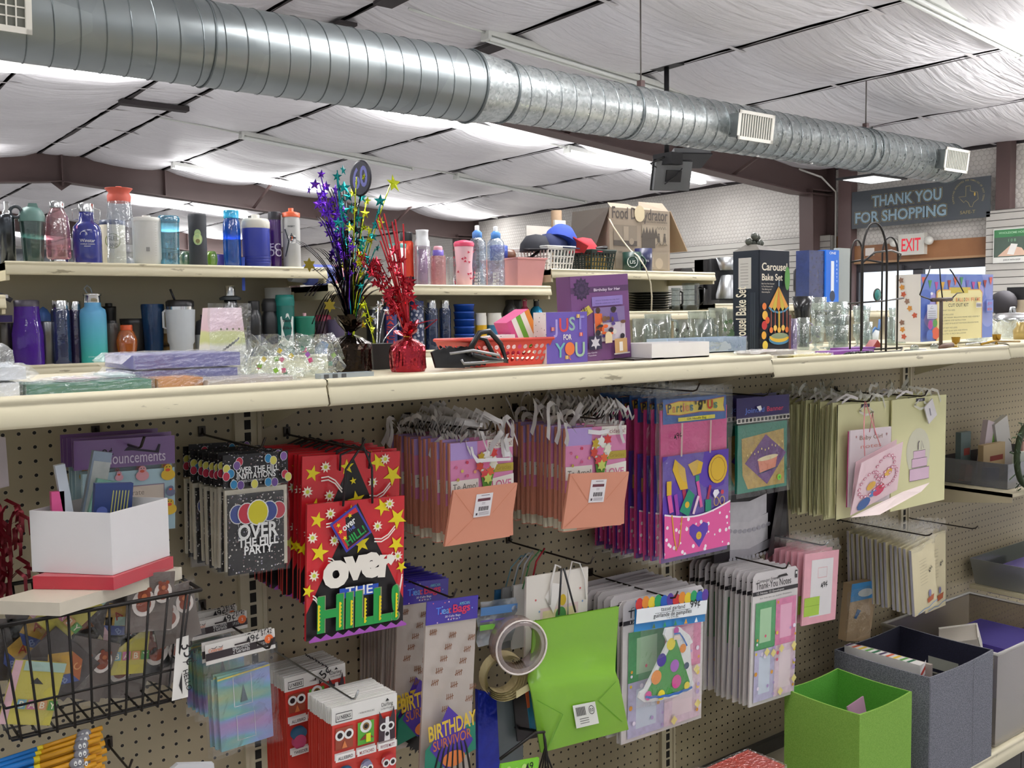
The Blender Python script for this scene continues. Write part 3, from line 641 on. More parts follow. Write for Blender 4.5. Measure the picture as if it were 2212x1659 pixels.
# ================================================================ things on the shelves across the aisle
def face(P): v = CAM-Vector(P); return math.atan2(v.x, -v.y)
def wrap(b, R, fn, tilt=1.0):
    """draw printed shapes, then bend them round a cylinder of radius R"""
    n0 = len(b.v); b.page(0.0); fn(b)
    for i in range(n0, len(b.v)):
        x, y, z = b.v[i]; a = x/R; rr = R-y; b.v[i] = (rr*math.sin(a), -rr*math.cos(a), z)
def spot(x0, x1, yt, Y, zs, yb=None):
    xc = (x0+x1)/2; P = aY(xc, (yt+(yb or yt+100))/2, Y); d = dep(P); R = (x1-x0)/2*d/FPX
    return Vector((P.x, Y, zs)), R, max(0.01, aY(xc, yt, Y).z-zs)
def ware(name, label, cat, x0, x1, yt, Y, zs, parts, group=None, extra=None, sq=0, n=20):
    """turned object: parts are (name, material, normalised profile)"""
    P, R, H = spot(x0, x1, yt, Y, zs); t = thing(name, label, cat, P, face(P), group); first = None
    for (pn, mat, prof) in parts:
        b = MB(); b.lathe([(r*R, z*H) for r, z in prof], mat, n, sq=sq); o = b.build(pn, t); first = first or o
    if extra: extra(t, R, H)
    return t
def decal(t, R, fn, nm='label_print'):
    b = MB(); wrap(b, R*1.004+0.0004, fn); return b.build(nm, t)
def loop(t, pts, r, mat, nm='carry_loop'): b = MB(); b.tube(pts, r, mat, 5); return b.build(nm, t)
CH, ST = CHROME(), STEEL(); BLK = C('#1c1c1f', 0.35); WHT = C('#e9e9e6', 0.4)
CLR = FILM('#f1f4f4', 0.10, 0.06, 0.3); GL = dict
BODY = [(.0, 0), (.9, 0), (1, .02), (1, .70), (.93, .77), (.6, .84), (.55, .87)]
STRT = [(0, 0), (.93, 0), (1, .015), (1, .90), (.96, .93)]
TAP = [(0, 0), (.70, 0), (.74, .01), (1, .95), (1, 1.0), (.93, 1.0), (.9, .9)]
S = lambda a, b_: [(r, a+(b_-a)*z) for r, z in [(0.97, 0), (1, .05), (1, .95), (.9, 1), (0, 1)]]
def cap(r, a, c): return [(r, a), (r, a+(c-a)*.9), (r*.94, c), (0, c)]
zt = ZT0
YA = YB+0.07
def f1(t, R, H):
    b = MB(); b.tube([(R*1.2+R*.75*math.cos(i*PI/8), 0, H*.84+R*.8*math.sin(i*PI/8)) for i in range(16)], 0.006, C('#3b4148', .5), 6, True); b.build('carry_ring', t)
ware('water_bottle', 'dark steel bottle with a ring cap at the left end of the top row', 'bottle', 0, 30, 436, YA, zt, [('body', C('#4c5055', .25, .9), [(0, 0), (1, 0), (1, .72), (.9, .78), (.62, .8)]), ('cap', CH, [(.55, .78), (.55, .86), (.35, .87), (.35, 1), (0, 1)])], extra=f1)
def f2(t, R, H):
    b = MB(); b.box(-R*.3, -R*.4, H*.93, R*.5, R*.4, H*1.0, C('#62857f', .5), tx=-R*.1); b.build('flip_spout', t)
ware('shaker_bottle', 'translucent teal shaker bottle with grey-green flip lid', 'bottle', 43, 96, 440, YA, zt, [('body', FILM('#5d807a', .12, .15, .1, .25), [(0, 0), (.72, 0), (.74, .01), (.95, .74)]), ('lid', C('#62857f', .45), [(1.0, .70), (1.02, .78), (.9, .86), (.6, .93), (.3, .95), (0, .95)])], extra=f2)
ware('water_bottle', 'clear pink bottle with chrome cap and chrome base', 'bottle', 100, 149, 436, YA, zt, [('body', FILM('#e8bcc4', .14, .06, .4, .12), [(.0, .09), (.9, .09), (1, .12), (1, .5), (.9, .75), (.55, .88), (.5, .9)]), ('cap', CH, cap(.58, .9, 1)), ('base_ring', CH, [(0, 0), (.72, 0), (.78, .10), (0, .10)])])
def f4(t, R, H):
    b = MB()
    for sx in (-1, 1): b.tube([(sx*R*.52, 0, H*.93), (sx*R*.95, 0, H*.9), (sx*R*.9, 0, H*.74), (sx*R*.55, 0, H*.74)], 0.0016, CH, 5)
    b.build('wire_bail', t)
    def d(b): b.line([(-.012+.012*math.cos(a*.4), H*.48+.012*math.sin(a*.4)) for a in range(9)], .0012, WHT); b.text('Winstar', 0, H*.36, .012, WHT, w=.052, bold=0); b.text('WORLD CASINO', 0, H*.32, .004, WHT, w=.05, bold=0); b.text('RESORT', 0, H*.285, .004, WHT, w=.022, bold=0)
    decal(t, R, d)
ware('growler', 'navy growler bottle with chrome swing cap and white script', 'bottle', 158, 217, 440, YA, zt, [('body', C('#2d3586', .12, 0, .02, 18, 0, .6), [(0, 0), (.95, 0), (1, .03), (1, .52), (.93, .62), (.7, .68), (.52, .71), (.50, .86)]), ('cap', CH, cap(.52, .86, 1))], extra=f4)
def f5(t, R, H):
    def d(b): b.disc(.0, H*.55, R*.62, C('#8b9450', .5)); b.disc(0, H*.55, R*.54, C('#e2dcc4', .5)); b.text('GLEB', 0, H*.56, .016, C('#5b6132', .5), w=.04); b.text('LAND', 0, H*.42, .014, C('#5b6132', .5), w=.035)
    decal(t, R, d)
ware('travel_mug', 'cream mug with round green logo behind the tall coral-lidded pitcher', 'mug', 218, 270, 477, YA+.12, zt, [('body', C('#ddd8c4', .4), STRT), ('lid', C('#46516e', .4), [(1, .9), (1.03, .93), (1, 1), (0, 1)])], extra=f5)
ware('pitcher', 'tall clear pitcher with coral red screw lid', 'pitcher', 229, 287, 403, YA, zt, [('body', FILM('#f2f6fa', .10, .05, .3, .05), [(0, 0), (.97, 0), (1, .02), (1, .12), (.96, .13), (.93, .6), (.80, .85)]), ('lid', C('#cc5a48', .45), [(.82, .80), (.84, .88), (.72, .92), (.95, .965), (.98, .975), (.3, .985), (.2, 1), (0, 1)])])
def f6(t, R, H):
    def d(b):
        for k in range(14): b.rect(R*.55, H*(.2+.05*k), R*.7, H*(.204+.05*k), C('#8f8f8c'))
        b.rect(-.004, H*.28, .008, H*.36, C('#8b8a88'))
    decal(t, R, d)
ware('shaker_mug', 'frosted white wide mug with measuring marks', 'mug', 288, 347, 466, YA, zt, [('body', FILM('#e4e4e0', .1, .3, .1, .75), [(0, 0), (.9, 0), (.93, .12), (1, .15), (1, .9)]), ('lid', C('#dcdcd6', .4), [(1.02, .88), (1.04, .93), (.9, .96), (.3, .97), (.3, 1), (0, 1)])], extra=f6)
ware('tumbler', 'light blue glass tumbler with blue rim', 'tumbler', 343, 388, 467, YA-.01, zt, [('body', FILM('#9fd4e4', .14, .05, .3, .08), [(0, 0), (.82, 0), (.85, .02), (.97, .9)]), ('lid', FILM('#5fa9c6', .2, .1, .1, .4), [(.99, .88), (1.02, .96), (.9, 1), (0, 1)])])
ware('small_cup', 'tiny clear green cup between light blue tumbler and avocado bottle', 'cup', 389, 416, 543, YA+.03, zt, [('body', FILM('#a9cdb0', .2, .1, .2, .2), [(0, 0), (.6, 0), (.9, .25), (1, .5), (.9, .8), (.6, 1), (0, 1)])])
def f7(t, R, H):
    def d(b): b.disc(0, H*.52, R*.52, C('#a9c48c', .5), R*.62*1.1); b.disc(0, H*.62, R*.36, C('#a9c48c', .5), R*.5); b.disc(0, H*.53, R*.42, C('#c8d99a', .5), R*.58); b.disc(0, H*.48, R*.24, C('#8a8458', .5))
    decal(t, R, d)
ware('water_bottle', 'matte black bottle printed with a green avocado half', 'bottle', 408, 446, 463, YA-.01, zt, [('body', C('#3d4045', .7), [(0, 0), (.9, 0), (1, .02), (.98, .5), (1.0, .96), (.95, 1), (0, 1)])], extra=f7)
ware('ball_cup', 'lime green round cup right of the avocado bottle', 'cup', 446, 471, 543, YA+.03, zt, [('body', FILM('#8fbf45', .2, .1, .2, .5), [(0, 0), (.6, 0), (.9, .25), (1, .5), (.9, .8), (.6, 1), (0, 1)])])
ware('small_box', 'small indigo cup behind the bright blue bottle', 'cup', 468, 492, 548, YA+.1, zt, [('body', C('#4a3f9e', .5), STRT+[(0, .93)])])
ware('water_bottle', 'bright blue translucent bottle with pale blue cap, top row', 'bottle', 482, 519, 455, YA, zt, [('body', FILM('#1f6fd0', .12, .08, .3, .35), [(0, 0), (.92, 0), (1, .03), (1, .62), (.95, .78), (.78, .87)]), ('cap', FILM('#49b9de', .15, .1, .1, .7), cap(.86, .86, 1))])
def f8(t, R, H):
    for k in range(3): MB().tube([(R*1.01*math.cos(a*PI/12), R*1.01*math.sin(a*PI/12), H*(.1+.05*k)) for a in range(24)], .0015, C('#2a3796'), 4, True).build('rib', t)
    b = MB(); b.ribbon([(-R*.95, -R*.6, H*.2), (-R*.98, -R*1.0, 0), (-R*.98, -R*1.06, -H*.25), (-R*.99, -R*1.02, -H*.42)], (.006, 0, 0), C('#3d57b5', .7)); b.build('strap', t)
ware('insulated_jug', 'blue insulated jug with white lid and hanging strap', 'jug', 524, 582, 464, YA, zt, [('body', C('#3b47a8', .4), [(0, 0), (1, 0), (1, .74)]), ('lid', C('#d8d6cb', .45), [(1.0, .74), (1.03, .76), (1.03, .86), (.9, .92), (.3, .93), (.3, 1), (0, 1)])], extra=f8)
def f9(t, R, H):
    def d(b): b.text('EC', 0, H*.32, .03, C('#d9d2e8'), rot=0); b.text('DO', 0, H*.22, .03, C('#d9d2e8'))
    decal(t, R, d)
ware('water_bottle', 'purple translucent bottle with black cap beside the orange-capped squeeze bottle', 'bottle', 581, 607, 458, YA+.03, zt, [('body', FILM('#5e2d8c', .14, .1, .3, .5), STRT), ('cap', C('#2c2b33', .5), cap(1.05, .86, 1))], extra=f9)
def f10(t, R, H):
    def d(b): b.star(0, H*.5, R*.6, C('#3a4148'), 4, .5); b.text('G', 0, H*.42, .034, C('#f4f4f2'), bold=.06); b.line([(-.003, H*.46), (.004, H*.5), (0, H*.53)], .004, C('#d9652e')); b.text('PROJECT', 0, H*.68, .006, C('#3a4148'), w=.03); b.line([(-R*.8, H*.2), (-R*.3, H*.45), (-R*.8, H*.65)], .006, C('#3a4148'))
    decal(t, R, d)
ware('squeeze_bottle', 'silver sports squeeze bottle with orange cap and large G emblem', 'bottle', 611, 648, 450, YA, zt, [('body', C('#b9bab8', .45, .2), [(0, 0), (.9, 0), (1, .04), (1, .80), (.93, .86)]), ('cap', C('#e2643a', .45), [(1.02, .85), (1.02, .92), (.5, .94), (.3, .95), (.3, 1), (0, 1)])], extra=f10)
# --- lower row
zl = ZL; YC = YB+.08
ware('steel_tumbler', 'dark steel tumbler behind the purple bottle at the far left, lower row', 'tumbler', 0, 30, 690, YC+.1, zl, [('body', C('#6b6765', .3, .9), STRT+[(0, .93)])])
def g1(t, R, H):
    b = MB(); b.tube([(-R*.9, 0, H*.99), (-R*1.4, 0, H*1.06), (-R*2.1, 0, H*1.12)], .009, C('#34323a', .5), 6); b.box(-R*1.6, -.01, H*1.03, -R*1.1, .01, H*1.08, C('#d9d9da')); b.build('spout_flap', t)
    b = MB(); b.ribbon([(-R*.9, -R*.4, H*.72), (-R*1.6, -R*.5, H*.72), (-R*2.4, -R*.3, H*.71)], (0, 0, .012), C('#352a62', .7)); b.build('strap', t)
ware('water_bottle', 'glossy purple bottle with tilted grey lid, lower row left', 'bottle', 28, 90, 648, YC, zl, [('body', FILM('#4f2596', .16, .05, .2, .75), [(0, 0), (.96, 0), (1, .02), (1, .5), (.86, .66), (.83, .74), (.78, .93)]), ('lid', C('#4a4552', .4), [(.8, .90), (.82, .985), (.7, 1), (0, 1)])], extra=g1)
ware('sippy_cup', 'blue plastic lid cup behind the purple bottle', 'cup', 78, 112, 662, YC+.16, zl, [('body', C('#4667b4', .4), [(0, 0), (.9, 0), (1, .7)]), ('lid', C('#4f7cd0', .4), [(1, .7), (.9, .85), (.5, .95), (0, 1)])])
ware('steel_tumbler', 'brushed steel tumbler standing between purple bottle and navy bottles', 'tumbler', 85, 118, 694, YC+.03, zl, [('body', C('#8f9194', .28, .95, .1), [(0, .03), (.95, .03), (1, .97), (.95, 1), (0, 1)]), ('base_ring', C('#c9c6b8', .4), [(0, 0), (.9, 0), (.95, .03)])])
for i, (a, c, lb, hx) in enumerate(((112, 151, 'clear navy bottle with chrome cap, left of a matching narrower one', '#3c4f86'), (150, 178, 'clear plum-tinted bottle with chrome cap touching the turquoise bottle', '#4a3d72'))):
    ware('water_bottle', lb, 'bottle', a, c, 648+2*i, YC+.02+.02*i, zl, [('body', FILM(hx, .14, .06, .3, .35), [(0, 0), (.95, 0), (1, .02), (1, .82), (.9, .86)]), ('cap', CH, cap(.86, .86, 1))])
def g2(t, R, H):
    b = MB(); b.tube([(-R*.3, 0, H*.98), (-R*.55, 0, H*1.07), (-R*.35, 0, H*1.12), (-R*.1, 0, H*1.08), (0, 0, H)], .0035, C('#8a9296', .4, .5), 5); b.build('carry_loop', t)
    def d(b): b.text('HYDRAPEAK', 0, H*.09, .005, C('#cfeef2'), w=.042, bold=0)
    decal(t, R, d)
P, R, H = spot(174, 228, 634, YC, zl)
ware('water_bottle', 'matte bottle fading from sky blue to turquoise with chrome loop cap', 'bottle', 174, 228, 634, YC, zl, [('body', grad_mat('powder_coat_fade', [(0, '#3fb9ae'), (1, '#62a9d8')], 'Z', 0.02, 0.2, .5), [(0, 0), (.97, 0), (1, .02), (1, .70), (.93, .77), (.63, .81), (.6, .88)]), ('cap', CH, [(.62, .87), (.62, .96), (.7, .97), (.7, 1), (0, 1)])], extra=g2)
ware('dark_cup', 'black capped cup behind the grey bottle and the turquoise bottle', 'cup', 222, 252, 662, YC+.2, zl, [('body', BLK, TAP), ('cap', BLK, cap(.5, .99, 1.06))])
ware('water_bottle', 'smoky grey bottle right of the turquoise bottle', 'bottle', 227, 256, 692, YC+.04, zl, [('body', FILM('#6b6561', .14, .1, .3, .6), STRT), ('cap', BLK, cap(.8, .93, 1))])
ware('small_bottle', 'short amber orange plastic bottle in the lower row', 'bottle', 253, 296, 702, YC-.01, zl, [('body', FILM('#e27a14', .16, .06, .3, .35), [(0, 0), (.68, 0), (.72, .03), (.98, .45), (1, .6), (.7, .82), (.5, .88)]), ('cap', C('#c8501c', .4), cap(.58, .86, 1))])
ware('plastic_cup', 'smoky cup with black rim behind the amber bottle', 'cup', 262, 320, 688, YC+.12, zl, [('body', FILM('#4b4a4a', .14, .1, .3, .6), [(0, 0), (.72, 0), (.95, .9)]), ('lid', BLK, [(.97, .88), (1, 1), (0, 1)])])
ware('tumbler', 'dark blue plastic tumbler left of the white tumbler', 'tumbler', 305, 357, 657, YC+.06, zl, [('body', FILM('#17406e', .12, .08, .4, .6), [(0, 0), (.66, 0), (.7, .02), (.93, .97), (.9, 1)])])
ware('striped_cup', 'tan and black tiger striped cup mostly behind the white tumbler', 'cup', 351, 376, 716, YC+.1, zl, [('body', grad_mat('tiger_stripes', [(0, '#b8935a'), (.12, '#1e1a18'), (.3, '#b8935a'), (.45, '#1e1a18'), (.6, '#b8935a'), (.75, '#1e1a18'), (1, '#b8935a')], 'Z', 0, .07, .5, 0, .04), STRT+[(0, .93)])])
def g4(t, R, H):
    b = MB(); b.tube([(-R*.9, 0, H*.84), (-R*1.12, 0, H*.8), (-R*1.12, 0, H*.55), (-R*.85, 0, H*.52)], .005, C('#c8cdd2', .4), 6); b.build('handle', t)
    b = MB(); b.tube([(-R*.3, 0, H*.98), (-R*.6, 0, H*1.18)], .0045, BLK, 6); b.build('straw', t)
ware('tumbler', 'large white tumbler with stepped base, black lid and straw', 'tumbler', 359, 421, 648, YC, zl, [('body', C('#c6cdd3', .45), [(0, 0), (.74, 0), (.76, .02), (.79, .26), (.9, .30), (1, .84)]), ('rim', CH, [(.93, .84), (.93, .9)]), ('lid', BLK, [(.95, .89), (.95, .97), (.8, 1), (0, 1)])], extra=g4)
ware('small_bottle', 'small white bottle with dark cap and black mark', 'bottle', 422, 459, 680, YC+.04, zl, [('body', C('#b4b9be', .45), [(0, 0), (.9, 0), (1, .55)]), ('cap', C('#3a3b40', .4), [(1, .55), (.9, .75), (.8, .85), (.3, .9), (.3, 1), (0, 1)])], extra=lambda t, R, H: decal(t, R, lambda b: (b.disc(-.004, H*.3, .006, BLK), b.text('co', 0.008, H*.27, .008, BLK))))
ware('water_bottle', 'glass bottle with chrome cap rising behind the wrapped favour boxes', 'bottle', 476, 520, 617, YC+.05, zl, [('body', FILM('#3a3e44', .2, .06, .2, .4), [(0, 0), (1, 0), (1, .5), (.6, .8), (.5, .86)]), ('cap', CH, cap(.5, .86, 1)), ('collar', C('#3c4247', .6), [(1.0, .80), (1.05, .83), (.6, .86), (.5, .84)])])
ware('water_bottle', 'black bottle just right of the wrapped favour boxes', 'bottle', 533, 566, 650, YC, zl, [('body', C('#25272b', .3, 0, .05, 18, 0, .4), [(0, 0), (1, 0), (1, .72), (.8, .8), (.7, .84)]), ('cap', BLK, cap(.75, .84, 1))])
ware('water_bottle', 'black bottle with domed cap left of the teal bottle', 'bottle', 565, 600, 645, YC+.02, zl, [('body', C('#2b2d31', .35), [(0, 0), (1, 0), (1, .66), (.8, .75), (.7, .8)]), ('cap', C('#2f3033', .4), [(.9, .78), (.95, .9), (.7, 1), (0, 1)])])
ware('white_cup', 'white lidded cup behind the teal bottle', 'cup', 574, 629, 622, YC+.16, zl, [('body', C('#4d5a63', .4), STRT), ('lid', C('#e6e8ea', .4), [(1.0, .8), (1.02, 1), (0, 1)])])
def g5(t, R, H):
    def d(b):
        x = R*.25; b.flat([(x-.03, H*.22), (x-.022, H*.17), (x-.01, H*.17), (x-.004, H*.13), (x+.012, H*.17), (x+.028, H*.2), (x+.026, H*.45), (x+.03, H*.64), (x, H*.70), (x-.03, H*.64), (x-.026, H*.45)], C('#e4ebe8'))
        b.text('Back', x, H*.56, .011, BLK, w=.036); b.text('Elks', x, H*.44, .011, BLK, w=.036); b.text('833-2200', x, H*.3, .008, BLK, w=.04)
    decal(t, R, d)
ware('water_bottle', 'teal green bottle with white shield label reading Back Elks', 'bottle', 596, 636, 637, YC, zl, [('body', C('#156a62', .35), [(0, 0), (.88, 0), (.9, .02), (1, .8), (.97, .82)]), ('cap', C('#1f7f78', .4), [(1, .82), (1.04, .84), (1.02, .93), (.95, 1), (0, 1)])], extra=g5)
ware('tumbler', 'plain green plastic tumbler with pink straw stub', 'tumbler', 636, 682, 683, YC, zl, [('body', C('#1b7862', .5), [(0, 0), (.78, 0), (1, .95)]), ('lid', C('#1f8068', .5), [(1, .94), (1.04, .97), (1, 1), (0, 1)]), ('straw', C('#e7b0ba', .5), [(.16, 1), (.16, 1.08), (0, 1.08)])])
ware('lidded_cup', 'clear cup with crimson lid behind the blue ball cup', 'cup', 680, 716, 680, YC+.08, zl, [('body', FILM('#8d7390', .12, .1, .3, .4), [(0, 0), (.75, 0), (.95, .85)]), ('lid', C('#9c3050', .4), [(1, .84), (1.02, .95), (.8, 1), (0, 1)])])
ware('ball_cup', 'bright blue rounded cup left of the black centrepiece', 'cup', 680, 716, 737, YC-.01, zl, [('body', C('#2b78cf', .35), [(0, 0), (.9, 0), (1, .4), (.8, .75), (.4, .95), (0, 1)])])
ware('tumbler', 'dusky purple heart-print tumbler behind the black centrepiece', 'tumbler', 708, 752, 690, YC+.02, zl, [('body', C('#5d5470', .45), TAP)])
ware('steel_tumbler', 'dark steel tumbler behind the silver foil spray', 'tumbler', 792, 832, 662, YC+.02, zl, [('body', C('#35383d', .35, .6), STRT), ('lid', ST, cap(.9, .9, 1))])
# cartons lying on the left end of the middle shelf
t = thing('lying_bottle', 'blue and pink bottle lying on its side on the middle shelf', 'bottle', (aY(650, 600, YB+.1).x+.14, YB+.1, ZT1+.045), .1)
b = MB(); b.lathe([(0, -.13), (.04, -.13), (.045, -.12), (.045, .0)], C('#5565b5', .4), 18, axis='X'); b.build('body', t)
b = MB(); b.lathe([(.045, 0), (.045, .09), (.03, .12), (0, .12)], C('#c98aa4', .4), 18, axis='X'); b.build('cap', t)
b = MB(); b.lathe([(.03, -.2), (.035, -.13), (0, -.13)], C('#9da0a8', .4), 18, axis='X'); b.build('base_cup', t)
# --- middle row
zm = ZT1; YM = YB+.07
ware('travel_cup', 'white cup with teal lid behind the red spray', 'cup', 838, 878, 527, YM+.02, zm, [('body', C('#dcdedb', .5), TAP[:4]+[(0, .95)]), ('lid', C('#4e9f98', .4), [(1, .9), (1.03, 1), (0, 1)])])
ware('sports_bottle', 'glossy orange-red sports bottle with black cap and base', 'bottle', 862, 894, 502, YM+.05, zm, [('body', C('#d8452a', .2, .2, .1), [(1, .18), (.95, .5), (1, .8), (.8, .84)]), ('cap', BLK, cap(.85, .84, 1)), ('base_cup', C('#2c2a2e', .5), [(0, 0), (1, 0), (1, .18)])])
ware('water_bottle', 'clear bottle with lilac core and white cap in the middle row', 'bottle', 895, 930, 497, YM, zm, [('body', FILM('#ece6f0', .14, .05, .3, .1), [(0, 0), (.97, 0), (1, .02), (1, .70), (.9, .72)]), ('infuser', FILM('#b56fb8', .1, .1, .1, .4), [(0, .03), (.6, .03), (.6, .66), (0, .66)]), ('cap', C('#d9dade', .4), [(.9, .7), (.9, .8), (.75, .84), (.75, .96), (.8, 1), (0, 1)])])
ware('small_bottle', 'short pink clear bottle with purple and pink cap', 'bottle', 931, 963, 532, YM, zm, [('body', FILM('#eab5b6', .16, .06, .5, .25), [(0, 0), (.97, 0), (1, .04), (1, .70), (.95, .76)]), ('cap', C('#6f5bb4', .4), [(.75, .76), (.75, .9), (.6, .9)]), ('spout_cover', C('#e8a9b4', .4), [(.6, .88), (.6, .97), (.5, 1), (0, 1)])])
ware('glass_mug', 'short clear glass mug between the pink bottle and the watermelon tumbler', 'mug', 962, 986, 552, YM+.04, zm, [('body', CLR, STRT)])
def w1(t, R, H):
    rnd = random.Random(3)
    def d(b):
        for k in range(34):
            a = rnd.uniform(-2.6, 2.6); z = rnd.uniform(.05, .8)*H; s_ = .0075; ro = rnd.uniform(0, 6)
            b.flat([(a*R+s_*math.cos(ro+q), z+s_*math.sin(ro+q)) for q in (0, 2.1, 4.2)], C('#cf3c55'))
    decal(t, R*.98, d)
ware('tumbler', 'pale pink tumbler printed with watermelon slices, pink lid', 'tumbler', 981, 1024, 519, YM-.01, zm, [('body', C('#f0c4cc', .45), [(0, 0), (.78, 0), (.85, .3), (.8, .45), (.97, .88)]), ('lid', C('#d24466', .4), [(1, .86), (1.04, .93), (.9, .97), (.3, 1), (0, 1)])], extra=w1)
for (a, c, yt, lb) in ((1012, 1050, 487, 'ribbed clear water bottle with blue cap, left of a matching one'), (1052, 1090, 489, 'ribbed clear water bottle with blue cap against the pink bin')):
    def w2(t, R, H):
        def d(b):
            for k in range(4): b.text('BIT', 0, H*(.03+.055*k), .011, WHT, w=.03)
        decal(t, R, d)
    ware('water_bottle', lb, 'bottle', a, c, yt, YM, zm, [('body', FILM('#c9d6e6', .16, .05, .9, .05, 45), [(0, 0), (.95, 0), (1, .02), (1, .28), (.93, .30), (1, .32), (1, .52), (.95, .54), (1, .56), (1, .66), (.92, .74), (.55, .8)]), ('cap', C('#4f8ad0', .35), [(.5, .79), (.56, .8), (.56, .88), (.3, .92)]), ('nozzle', C('#f2f4f6', .3), [(.26, .91), (.26, .99), (.2, 1), (0, 1)])], extra=w2)
# pink bin with its contents
p0 = aY(1092, 600, YM); p1 = aY(1160, 600, YM); zt_ = aY(1125, 561, YM).z
t = thing('storage_bin', 'plain pink plastic bin at the end of the middle shelf', 'bin', ((p0.x+p1.x)/2+.02, YB+.16, ZT1))
b = MB(); W = (p1.x-p0.x)/2-.01; H = zt_-ZT1; pk = C('#d99a97', .5)
b.add([(-W*.85, -.13, 0), (W*.85, -.13, 0), (W*.85, .13, 0), (-W*.85, .13, 0), (-W, -.15, H), (W, -.15, H), (W, .15, H), (-W, .15, H), (-W*.97, -.145, H), (W*.97, -.145, H), (W*.97, .145, H), (-W*.97, .145, H), (-W*.82, -.125, .01), (W*.82, -.125, .01), (W*.82, .125, .01), (-W*.82, .125, .01)], [(3, 2, 1, 0), (0, 1, 5, 4), (1, 2, 6, 5), (2, 3, 7, 6), (3, 0, 4, 7), (4, 5, 9, 8), (5, 6, 10, 9), (6, 7, 11, 10), (7, 4, 8, 11), (9, 13, 12, 8), (10, 14, 13, 9), (11, 15, 14, 10), (8, 12, 15, 11), (12, 13, 14, 15)], pk); b.build('body', t)
b = MB(); b.box(-W*1.05, -.157, H, W*1.05, -.147, H+.008, pk); b.box(-W*1.05, .147, H, W*1.05, .157, H+.008, pk); b.box(-W*1.05, -.15, H, -W*.99, .15, H+.008, pk); b.box(W*.99, -.15, H, W*1.05, .15, H+.008, pk); b.build('rim', t)
bx = t.location
tag(MB().lathe([(0, 0), (.045, 0), (.045, .07), (.03, .075), (0, .075)], C('#3c55a8', .3), 16, (bx.x-.09, bx.y, ZT1+H+.0)).build('blue_cup'), 'blue cup sticking out of the pink bin', 'cup')
tag(MB().lathe([(0, 0), (.05, 0), (.052, .03), (.04, .055), (0, .06)], C('#6b4a3a', .35), 16, (bx.x-.03, bx.y+.02, ZT1+H)).build('brown_bowl'), 'brown bowl resting in the pink bin', 'bowl')
b = MB(); b.tube([(bx.x-.02, bx.y-.05, ZT1+H+.0), (bx.x+.07, bx.y-.05, ZT1+H+.015), (bx.x+.13, bx.y-.05, ZT1+H+.05)], .008, BLK, 6)
for k in range(3): b.tube([(bx.x+.13, bx.y-.05, ZT1+H+.05), (bx.x+.17, bx.y-.06+.02*k, ZT1+H+.062)], .004, BLK, 5)
tag(b.build('serving_fork'), 'black plastic serving fork poking out of the pink bin', 'fork')
# --- lower middle row
def j1(t, R, H):
    def d(b):
        s_ = 'JARASICI'
        for i, ch in enumerate(s_): b.text(ch, 0, H*(.86-.1*i), H*.075, C('#d4483c'), w=H*.16, bold=.05, rot=0)
    decal(t, R*1.0, d)
ware('water_bottle', 'navy bottle with large red vertical lettering behind the centrepieces', 'bottle', 829, 858, 655, YC, zl, [('body', C('#3a3f7c', .4), STRT), ('cap', C('#565a66', .3, .6), cap(.9, .93, 1))], extra=j1)
ware('water_bottle', 'dark navy bottle with red letter partly behind the red foil spray', 'bottle', 858, 884, 655, YC+.02, zl, [('body', C('#333a6e', .4), STRT), ('cap', ST, cap(.9, .93, 1))])
ware('water_bottle', 'navy bottle covered in pale flower print', 'bottle', 886, 916, 650, YC, zl, [('body', dots_mat('flower_print', '#3b4668', ['#b9bccb', '#8f94ac', '#d0d0da'], 55, .42), STRT), ('cap', C('#3a4a86', .4), cap(1, .9, 1))])
for (a, c, lb) in ((918, 946, 'clear dark blue bottle with chrome cap next to the flower print bottle'), (949, 974, 'clear dark blue bottle with chrome cap left of the stacked blue cups')):
    ware('water_bottle', lb, 'bottle', a, c, 648, YC, zl, [('body', FILM('#2f4a80', .14, .06, .3, .35), [(0, 0), (.95, 0), (1, .02), (1, .80), (.9, .84)]), ('cap', CH, cap(.8, .84, 1))])
P, R, H = spot(980, 1026, 657, YC, zl)
for k in range(5):
    z = H*(.0+.165*k); t = thing('plastic_cup', 'metallic blue cup in the stack of blue cups'+(', the topmost' if k == 4 else ', lower in the stack'), 'cup', (P.x, P.y, ZL+z), 0, 'stack of blue cups')
    b = MB(); h = H*.34 if k == 4 else H*.34; bm = C('#1f50b4', .25, .3); b.lathe([(0, 0), (R*.8, 0), (R*.97, h*.9), (R*1.0, h*.9), (R*1.0, h), (R*.94, h), (R*.78, .006), (0, .006)], bm, 20); b.build('cup_wall', t)
for (a, c, hx, lb) in ((1027, 1052, '#e3b21c', 'white can with a yellow band beside the blue cup stack'), (1052, 1085, '#3f86b8', 'white can with a blue band beside the shark-print bottle')):
    ware('canister', lb, 'canister', a, c, 676, YC-.01, zl, [('body', C('#e6e4dc', .5), [(0, 0), (.95, 0), (.98, .25), (.98, .9), (.9, .93), (.9, 1), (0, 1)]), ('colour_band', C(hx, .5), [(1.0, .30), (1.0, .66)])])
ware('sports_bottle', 'black and white patterned bottle with black cap in the lower row', 'bottle', 1084, 1121, 648, YC, zl, [('body', dots_mat('splash_print', '#d6d2d2', ['#1b1a1f', '#55525a', '#1b1a1f'], 70, .5), [(0, 0), (.96, 0), (1, .03), (1, .6), (.8, .68)]), ('cap', BLK, [(.85, .66), (.9, .75), (.65, .85), (.45, .9), (.4, 1), (0, 1)])])
ware('dark_cup', 'black tall cup behind the patterned bottle', 'cup', 1092, 1128, 640, YC+.15, zl, [('body', BLK, STRT+[(0, .93)])])
